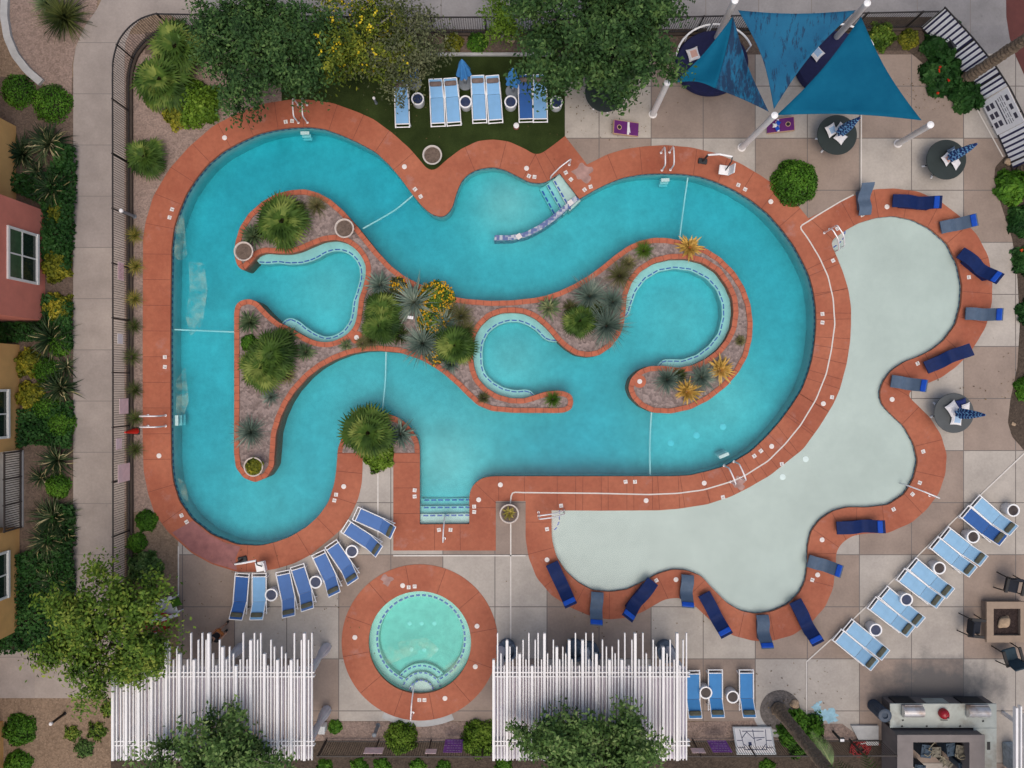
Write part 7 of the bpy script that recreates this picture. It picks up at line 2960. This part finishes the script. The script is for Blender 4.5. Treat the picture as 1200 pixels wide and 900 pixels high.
b.box((0.02, 0.03, 0.855), (0.18, 0.12, 0.01))
b.build('lens', NOTW, t)
# palm frond
t = thing('palm_frond', 'pale green feather frond standing beside the south-east palm trunk', 'palm', W(950, 905, 0.0))
V, F = [], []
p0, p1 = P(975, 900, 1.5), P(951, 857, 2.0)
base_ = W(950, 905, 0.0)
tl_ = (p1 - p0)
sd_ = Vector((-tl_.y, tl_.x, 0)).normalized()
dv = tl_.normalized()
for i in range(40):
    u = i / 40
    p = p0 + tl_ * u - base_ + Vector((0, 0, 0.5 * math.sin(u * 3.1)))
    lv = 0.50 * math.sin(math.pi * (0.18 + 0.80 * u)) + 0.04
    for sgn in (-1, 1):
        tip = p + sd_ * sgn * lv * 0.75 + dv * lv * 0.8 + Vector((0, 0, -0.05))
        o = len(V)
        V += [tuple(p), tuple(p + dv * 0.04), tuple(tip + dv * 0.008), tuple(tip)]
        F.append((o, o + 1, o + 2, o + 3))
npmesh('leaflets', V, F, leafmat('pale_frond', (0.10, 0.16, 0.06), (0.19, 0.26, 0.11), (0.32, 0.38, 0.20)), t)
b = MB()
b.tube([(0.1, -0.1, 0)] + [tuple(p0 + tl_ * u - base_ + Vector((0, 0, 0.5 * math.sin(u * 3.1)))) for u in np.linspace(0, 1, 12)], [0.05] + list(np.linspace(0.03, 0.008, 12)), 6)
b.build('stalk', M('frond_stalk', (0.26, 0.29, 0.12), 0.6), t)
t = thing('glass_block_stack', 'pale wrapped stack of blocks beside the bottom right pergola', 'stack', W(1178, 876, 0.008))
b = MB()
b.box((0.1, -0.25, 0.45), (0.5, 1.1, 0.9), rz=0.05, bev=0.03)
b.build('body', M('pale_blue_wrap', (0.30, 0.37, 0.42), 0.35, 0.35, 5.0), t)
b = MB()
for k in range(3):
    b.box((0.1, 0.1 - 0.35 * k, 0.91), (0.44, 0.26, 0.03), rz=0.05, bev=0.01)
b.build('wrap', M('white_wrap', (0.6, 0.63, 0.65), 0.3, 0.2, 6.0), t)

# ------------------------------------------------------------------ small fittings
G = 'low path lights and posts in the beds'


def bollard(px, py, h, label, body, head, r=0.05, cat='path light'):
    t = thing('path_light', label, cat, W(px, py, 0.012), 0, G)
    b = MB()
    b.lathe([(r * 1.4, 0), (r * 1.4, 0.03), (r, 0.05), (r, h - 0.10)], n=14)
    b.build('post', body, t)
    b = MB()
    b.lathe([(r * 1.15, h - 0.10), (r * 1.3, h - 0.06), (r * 1.3, h - 0.01), (r * 0.8, h + 0.02), (0, h + 0.025)], n=14)
    b.build('head', head, t)
    return t


GREYP = M('grey_post_paint', (0.17, 0.19, 0.21), 0.5, 0.1)
bollard(158, 254, 1.15, 'grey path light with pale globe beside the west fence', GREYP, NOTW, 0.07)
bollard(441, 121, 0.60, 'pale short path light on the turf left of the loungers', GREYP, NOTW, 0.05)
bollard(76, 836, 1.0, 'thin black path light on the south-west gravel', BLACKM, NOTW, 0.06)
bollard(443, 850, 0.9, 'grey path light left of the round shrub below the spa', GREYP, GREYP, 0.08)
bollard(605, 149, 0.22, 'small terracotta lantern on the turf below the royal blue lounger', M('terracotta', (0.20, 0.06, 0.04), 0.7), NOTW, 0.10)
t = thing('traffic_cone', 'bright red cone with dark base between the west fence and the ladder', 'cone', W(160, 505, 0.006))
b = MB()
b.box((0, 0, 0.02), (0.34, 0.34, 0.04), bev=0.01)
b.build('base', BLACKM, t)
b = MB()
b.lathe([(0.15, 0.04), (0.12, 0.25), (0.035, 0.95), (0.0, 0.96)], n=20)
b.build('cone', M('signal_red_plastic', (0.62, 0.018, 0.010), 0.4, 0.06), t, smooth=True)
t = thing('utility_box', 'small white utility box east of the western pergola', 'box', W(380, 850, 0.013))
b = MB()
b.box((0, 0, 0.22), (0.28, 0.34, 0.44), bev=0.02)
b.build('body', NOTW, t)
b = MB()
b.box((0, 0, 0.455), (0.31, 0.37, 0.03), bev=0.01)
b.build('lid', M('grey_box_lid', (0.5, 0.52, 0.52), 0.5), t)
t = thing('utility_box', 'dark utility box half covered by the broad leaved shrubs in the north-east', 'box', W(1108, 57, 0.016))
b = MB()
b.box((0, 0, 0.42), (0.60, 0.50, 0.84), rz=0.5, bev=0.02)
b.build('body', CHAR, t)
b = MB()
b.box((0, 0, 0.86), (0.66, 0.56, 0.04), rz=0.5, bev=0.01)
b.build('lid', M('dark_box_lid', (0.03, 0.035, 0.04), 0.5), t)
t = thing('plant_label', 'small white plant label in the orange flower bed on the island', 'label', W(482.5, 373, -0.02))
b = MB()
b.box((0, 0, 0.42), (0.26, 0.14, 0.015), rz=-0.15)
b.build('plate', NOTW, t)
b = MB()
b.tube([(0, 0, 0), (0, 0, 0.42)], 0.012)
b.build('stake', CHAR, t)
islid = MB()
for (px, py) in ((418, 395.5), (749.5, 447)):
    q = W(px, py)
    bb = MB()
    bb.lathe([(0.30, 0), (0.30, 0.03), (0, 0.03)], n=24)
    o = bb.build('lid_pad', BRICK, islec)
    o.location = (q.x, q.y, -0.004)
    bb = MB()
    bb.lathe(LIDP, n=18)
    o2 = bb.build('skimmer_lid', WHITE_T, islec)
    o2.location = (q.x, q.y, 0.027)

# Adirondack chairs under the warm green tree
def make_adirondack(mat):
    root = thing('adirondack_chair', '', 'chair')
    an = R(14)
    b = MB()
    for k in range(6):
        b.box((0, -0.28 + k * 0.105, 0.40 - k * 0.03), (0.54, 0.09, 0.022))
    b.build('seat', mat, root)
    b = MB()
    for k in range(5):
        x = (k - 2) * 0.115
        L = 0.86 - 0.05 * abs(k - 2) ** 1.5
        A = Matrix.Translation((x, 0.28, 0.22)) @ Matrix.Rotation(R(-28), 4, 'X') @ Matrix.Rotation(R(2.5) * (2 - k) * -1, 4, 'Y') @ Matrix.Translation((0, 0, L / 2))
        b.box((0, 0, 0), (0.10, 0.022, L), M4=A)
    b.build('backrest', mat, root)
    for s in (-1, 1):
        b = MB()
        b.box((s * 0.36, 0.02, 0.56), (0.14, 0.76, 0.024), bev=0.008)
        b.build('armrest', mat, root)
        b = MB()
        b.box((s * 0.31, -0.30, 0.27), (0.03, 0.10, 0.54))
        b.build('leg', mat, root)
        b = MB()
        b.box((0, 0, 0), (0.03, 0.98, 0.12), M4=Matrix.Translation((s * 0.275, 0.12, 0.24)) @ Matrix.Rotation(R(-17), 4, 'X'))
        b.build('side_rail', mat, root)
    return root


p = W(203, 708)
a = make_adirondack(WHITE_M)
a.location = (p.x, p.y, 0.010)
a.rotation_euler = (0, 0, R(108))
a['label'] = 'white slatted garden armchair beside the warm green tree'
a.scale = (1.15,) * 3
a['group'] = 'slatted garden armchairs'
RED = M('red_painted_wood', (0.42, 0.012, 0.016), 0.45, 0.1)
a = make_adirondack(RED)
p = W(193, 723)
a.location = (p.x, p.y, 0.010)
a.rotation_euler = (0, 0, R(70))
a.scale = (1.15,) * 3
a['label'] = 'red slatted garden armchair half hidden by the warm green tree'
a['group'] = 'slatted garden armchairs'
o = pillow(206, 706, 0.52, 0.3, LF_LIME, LF_LIME, 'lime green pillow on the white garden armchair', 0.3, 1.0, None)

# ------------------------------------------------------------------ person
def skin_mesh(name, verts, edges, radii, mat, parent, root=0, sub=2):
    me = bpy.data.meshes.new(name)
    me.from_pydata(verts, edges, [])
    o = bpy.data.objects.new(name, me)
    C.objects.link(o)
    o.modifiers.new('skin', 'SKIN')
    sl = me.skin_vertices[0].data
    for i, r in enumerate(radii):
        rr_ = r if isinstance(r, tuple) else (r, r)
        sl[i].radius = rr_
        sl[i].use_root = (i == root)
    s_ = o.modifiers.new('sub', 'SUBSURF')
    s_.levels = s_.render_levels = sub
    bpy.context.view_layer.update()
    m2 = bpy.data.meshes.new_from_object(o.evaluated_get(bpy.context.evaluated_depsgraph_get()))
    bpy.data.objects.remove(o)
    m2.name = name
    m2.materials.clear()
    m2.materials.append(mat)
    m2.polygons.foreach_set('use_smooth', [True] * len(m2.polygons))
    o = bpy.data.objects.new(name, m2)
    C.objects.link(o)
    o.parent = parent
    return o


SKIN = M('skin', (0.42, 0.235, 0.155), 0.55, 0.06)
pr = thing('person', 'person in black shirt and orange shorts walking at the edge of the western pergola', 'person', W(265.5, 735, 0.010), R(-40))
V = [(0, 0, 0.93), (0, 0.01, 1.10), (0, 0.0, 1.30), (0, 0, 1.44), (0, 0.02, 1.53), (0, 0.03, 1.64), (0, 0.03, 1.73),
     (-0.10, 0, 0.88), (-0.11, 0.14, 0.50), (-0.11, 0.12, 0.10), (-0.11, 0.24, 0.04),
     (0.10, 0, 0.88), (0.11, -0.04, 0.49), (0.11, -0.22, 0.12), (0.11, -0.12, 0.04),
     (-0.19, 0, 1.41), (-0.25, -0.06, 1.14), (-0.24, 0.05, 0.92), (-0.24, 0.10, 0.83),
     (0.19, 0, 1.41), (0.25, 0.08, 1.15), (0.25, 0.24, 0.98), (0.25, 0.32, 0.94)]
E = [(0, 1), (1, 2), (2, 3), (3, 4), (4, 5), (5, 6), (0, 7), (7, 8), (8, 9), (9, 10), (0, 11), (11, 12), (12, 13), (13, 14),
     (3, 15), (15, 16), (16, 17), (17, 18), (3, 19), (19, 20), (20, 21), (21, 22)]
Rr = [(0.15, 0.11), (0.14, 0.10), (0.16, 0.11), (0.09, 0.08), 0.055, (0.085, 0.105), (0.06, 0.08), 0.085, 0.06, 0.042, 0.04, 0.085, 0.06, 0.042, 0.04,
      0.06, 0.045, 0.034, 0.03, 0.06, 0.045, 0.034, 0.03]
body = skin_mesh('body', V, E, Rr, SKIN, pr)
# fingers rooted in the palms
for s, wr, d in ((-1, Vector((-0.24, 0.10, 0.83)), Vector((0, 0.22, -1)).normalized()), (1, Vector((0.25, 0.32, 0.94)), Vector((0, 0.9, -0.4)).normalized())):
    sd2 = Vector((1, 0, 0))
    b = MB()
    up2 = d.cross(sd2)
    for k, ln in enumerate((0.062, 0.072, 0.068, 0.052)):
        o_ = wr + up2 * 0 + Vector((0, 0, 0)) + d.cross(sd2) * ((k - 1.5) * 0.018) + d * 0.01
        b.tube([o_, o_ + d * ln * 0.6, o_ + d * ln + sd2 * (-s) * 0.02], [0.009, 0.0085, 0.007], 7)
    b.tube([wr - up2 * 0.02, wr - up2 * 0.045 + d * 0.02, wr - up2 * 0.05 + d * 0.05], [0.011, 0.010, 0.008], 7)
    b.build('fingers', SKIN, pr, smooth=True)
sh = skin_mesh('shirt', [(0, 0, 0.92), (0, 0.01, 1.10), (0, 0, 1.30), (0, 0, 1.43), (-0.19, 0, 1.41), (-0.23, -0.035, 1.24), (0.19, 0, 1.41), (0.23, 0.045, 1.25)],
               [(0, 1), (1, 2), (2, 3), (3, 4), (4, 5), (3, 6), (6, 7)], [(0.175, 0.13), (0.165, 0.12), (0.182, 0.13), (0.11, 0.10), 0.085, 0.072, 0.085, 0.072],
               M('black_shirt', (0.012, 0.012, 0.014), 0.85, 0.2), pr)
so_ = skin_mesh('shorts', [(0, 0, 0.95), (-0.10, 0, 0.86), (-0.11, 0.09, 0.60), (0.10, 0, 0.86), (0.11, -0.02, 0.58)], [(0, 1), (1, 2), (0, 3), (3, 4)],
                [(0.17, 0.13), 0.11, 0.095, 0.11, 0.095], M('orange_shorts', (0.42, 0.14, 0.035), 0.8, 0.15), pr)
b = MB()
b.lathe([(0.095, 1.66), (0.108, 1.72), (0.10, 1.79), (0.06, 1.835), (0, 1.845)], (0, -0.005, 0), 20, sy=1.18)
b.lathe([(0.085, 1.58), (0.10, 1.68)], (0, -0.05, 0), 16, sy=0.8, cap=False)
b.build('hair', M('dark_brown_hair', (0.018, 0.011, 0.008), 0.6, 0.2), pr, smooth=True)
b = MB()
for s in (-1, 1):
    b.lathe([(0.012, -0.004), (0.012, 0.004)], (s * 0.034, 0.128, 1.665), 8)
b.build('eyes', BLACKM, pr)
b = MB()
b.tube([(0, 0.128, 1.67), (0, 0.158, 1.635), (0, 0.135, 1.625)], [0.010, 0.014, 0.008], 8)
b.tube([(-0.022, 0.128, 1.595), (0.022, 0.128, 1.595)], 0.006, 6)
for s in (-1, 1):
    b.tube([(s * 0.088, 0.03, 1.68), (s * 0.10, 0.02, 1.66), (s * 0.09, 0.03, 1.63)], [0.012, 0.014, 0.010], 6)
b.build('face', SKIN, pr, smooth=True)
for s, q in ((-1, (-0.11, 0.18, 0.045)), (1, (0.11, -0.16, 0.05))):
    b = MB()
    b.box(q, (0.105, 0.28, 0.085), bev=0.035)
    b.build('shoe', BLACKM, pr, smooth=True)
EXPOSURE = 0.10
# ------------------------------------------------------------------ light and camera
sc = bpy.context.scene
w = bpy.data.worlds.new('World')
sc.world = w
w.use_nodes = True
nt = w.node_tree
sky = nt.nodes.new('ShaderNodeTexSky')
sky.sky_type = 'NISHITA'
sky.sun_disc = False
sky.sun_elevation = R(70)
sky.sun_rotation = R(180)
sky.air_density = 1.0
sky.dust_density = 4.0
nt.links.new(sky.outputs[0], nt.nodes['Background'].inputs[0])
nt.nodes['Background'].inputs[1].default_value = 0.13
su = bpy.data.lights.new('sun', 'SUN')
su.energy = 1.3
su.angle = R(70)
su.color = (1.0, 0.89, 0.75)
so = bpy.data.objects.new('sun', su)
C.objects.link(so)
so.rotation_euler = (R(20), 0, R(10))     # light comes from the south, high
ca = bpy.data.cameras.new('drone_camera')
ca.sensor_width = 36
ca.lens = 24
ca.clip_end = 1000
co = bpy.data.objects.new('drone_camera', ca)
C.objects.link(co)
co.location = (0, 0, H)
co.rotation_euler = (0, 0, 0)
sc.camera = co
vs_ = sc.view_settings
vs_.view_transform = 'Standard'
vs_.look = 'None'
vs_.gamma = 1
vs_.exposure = EXPOSURE
vs_.use_curve_mapping = False
sc.cycles.max_bounces = 6
sc.cycles.diffuse_bounces = 3
sc.cycles.glossy_bounces = 2
sc.cycles.transparent_max_bounces = 12
sc.cycles.volume_bounces = 0
sc.cycles.use_denoising = True
sc.cycles.caustics_reflective = False
sc.cycles.caustics_refractive = False
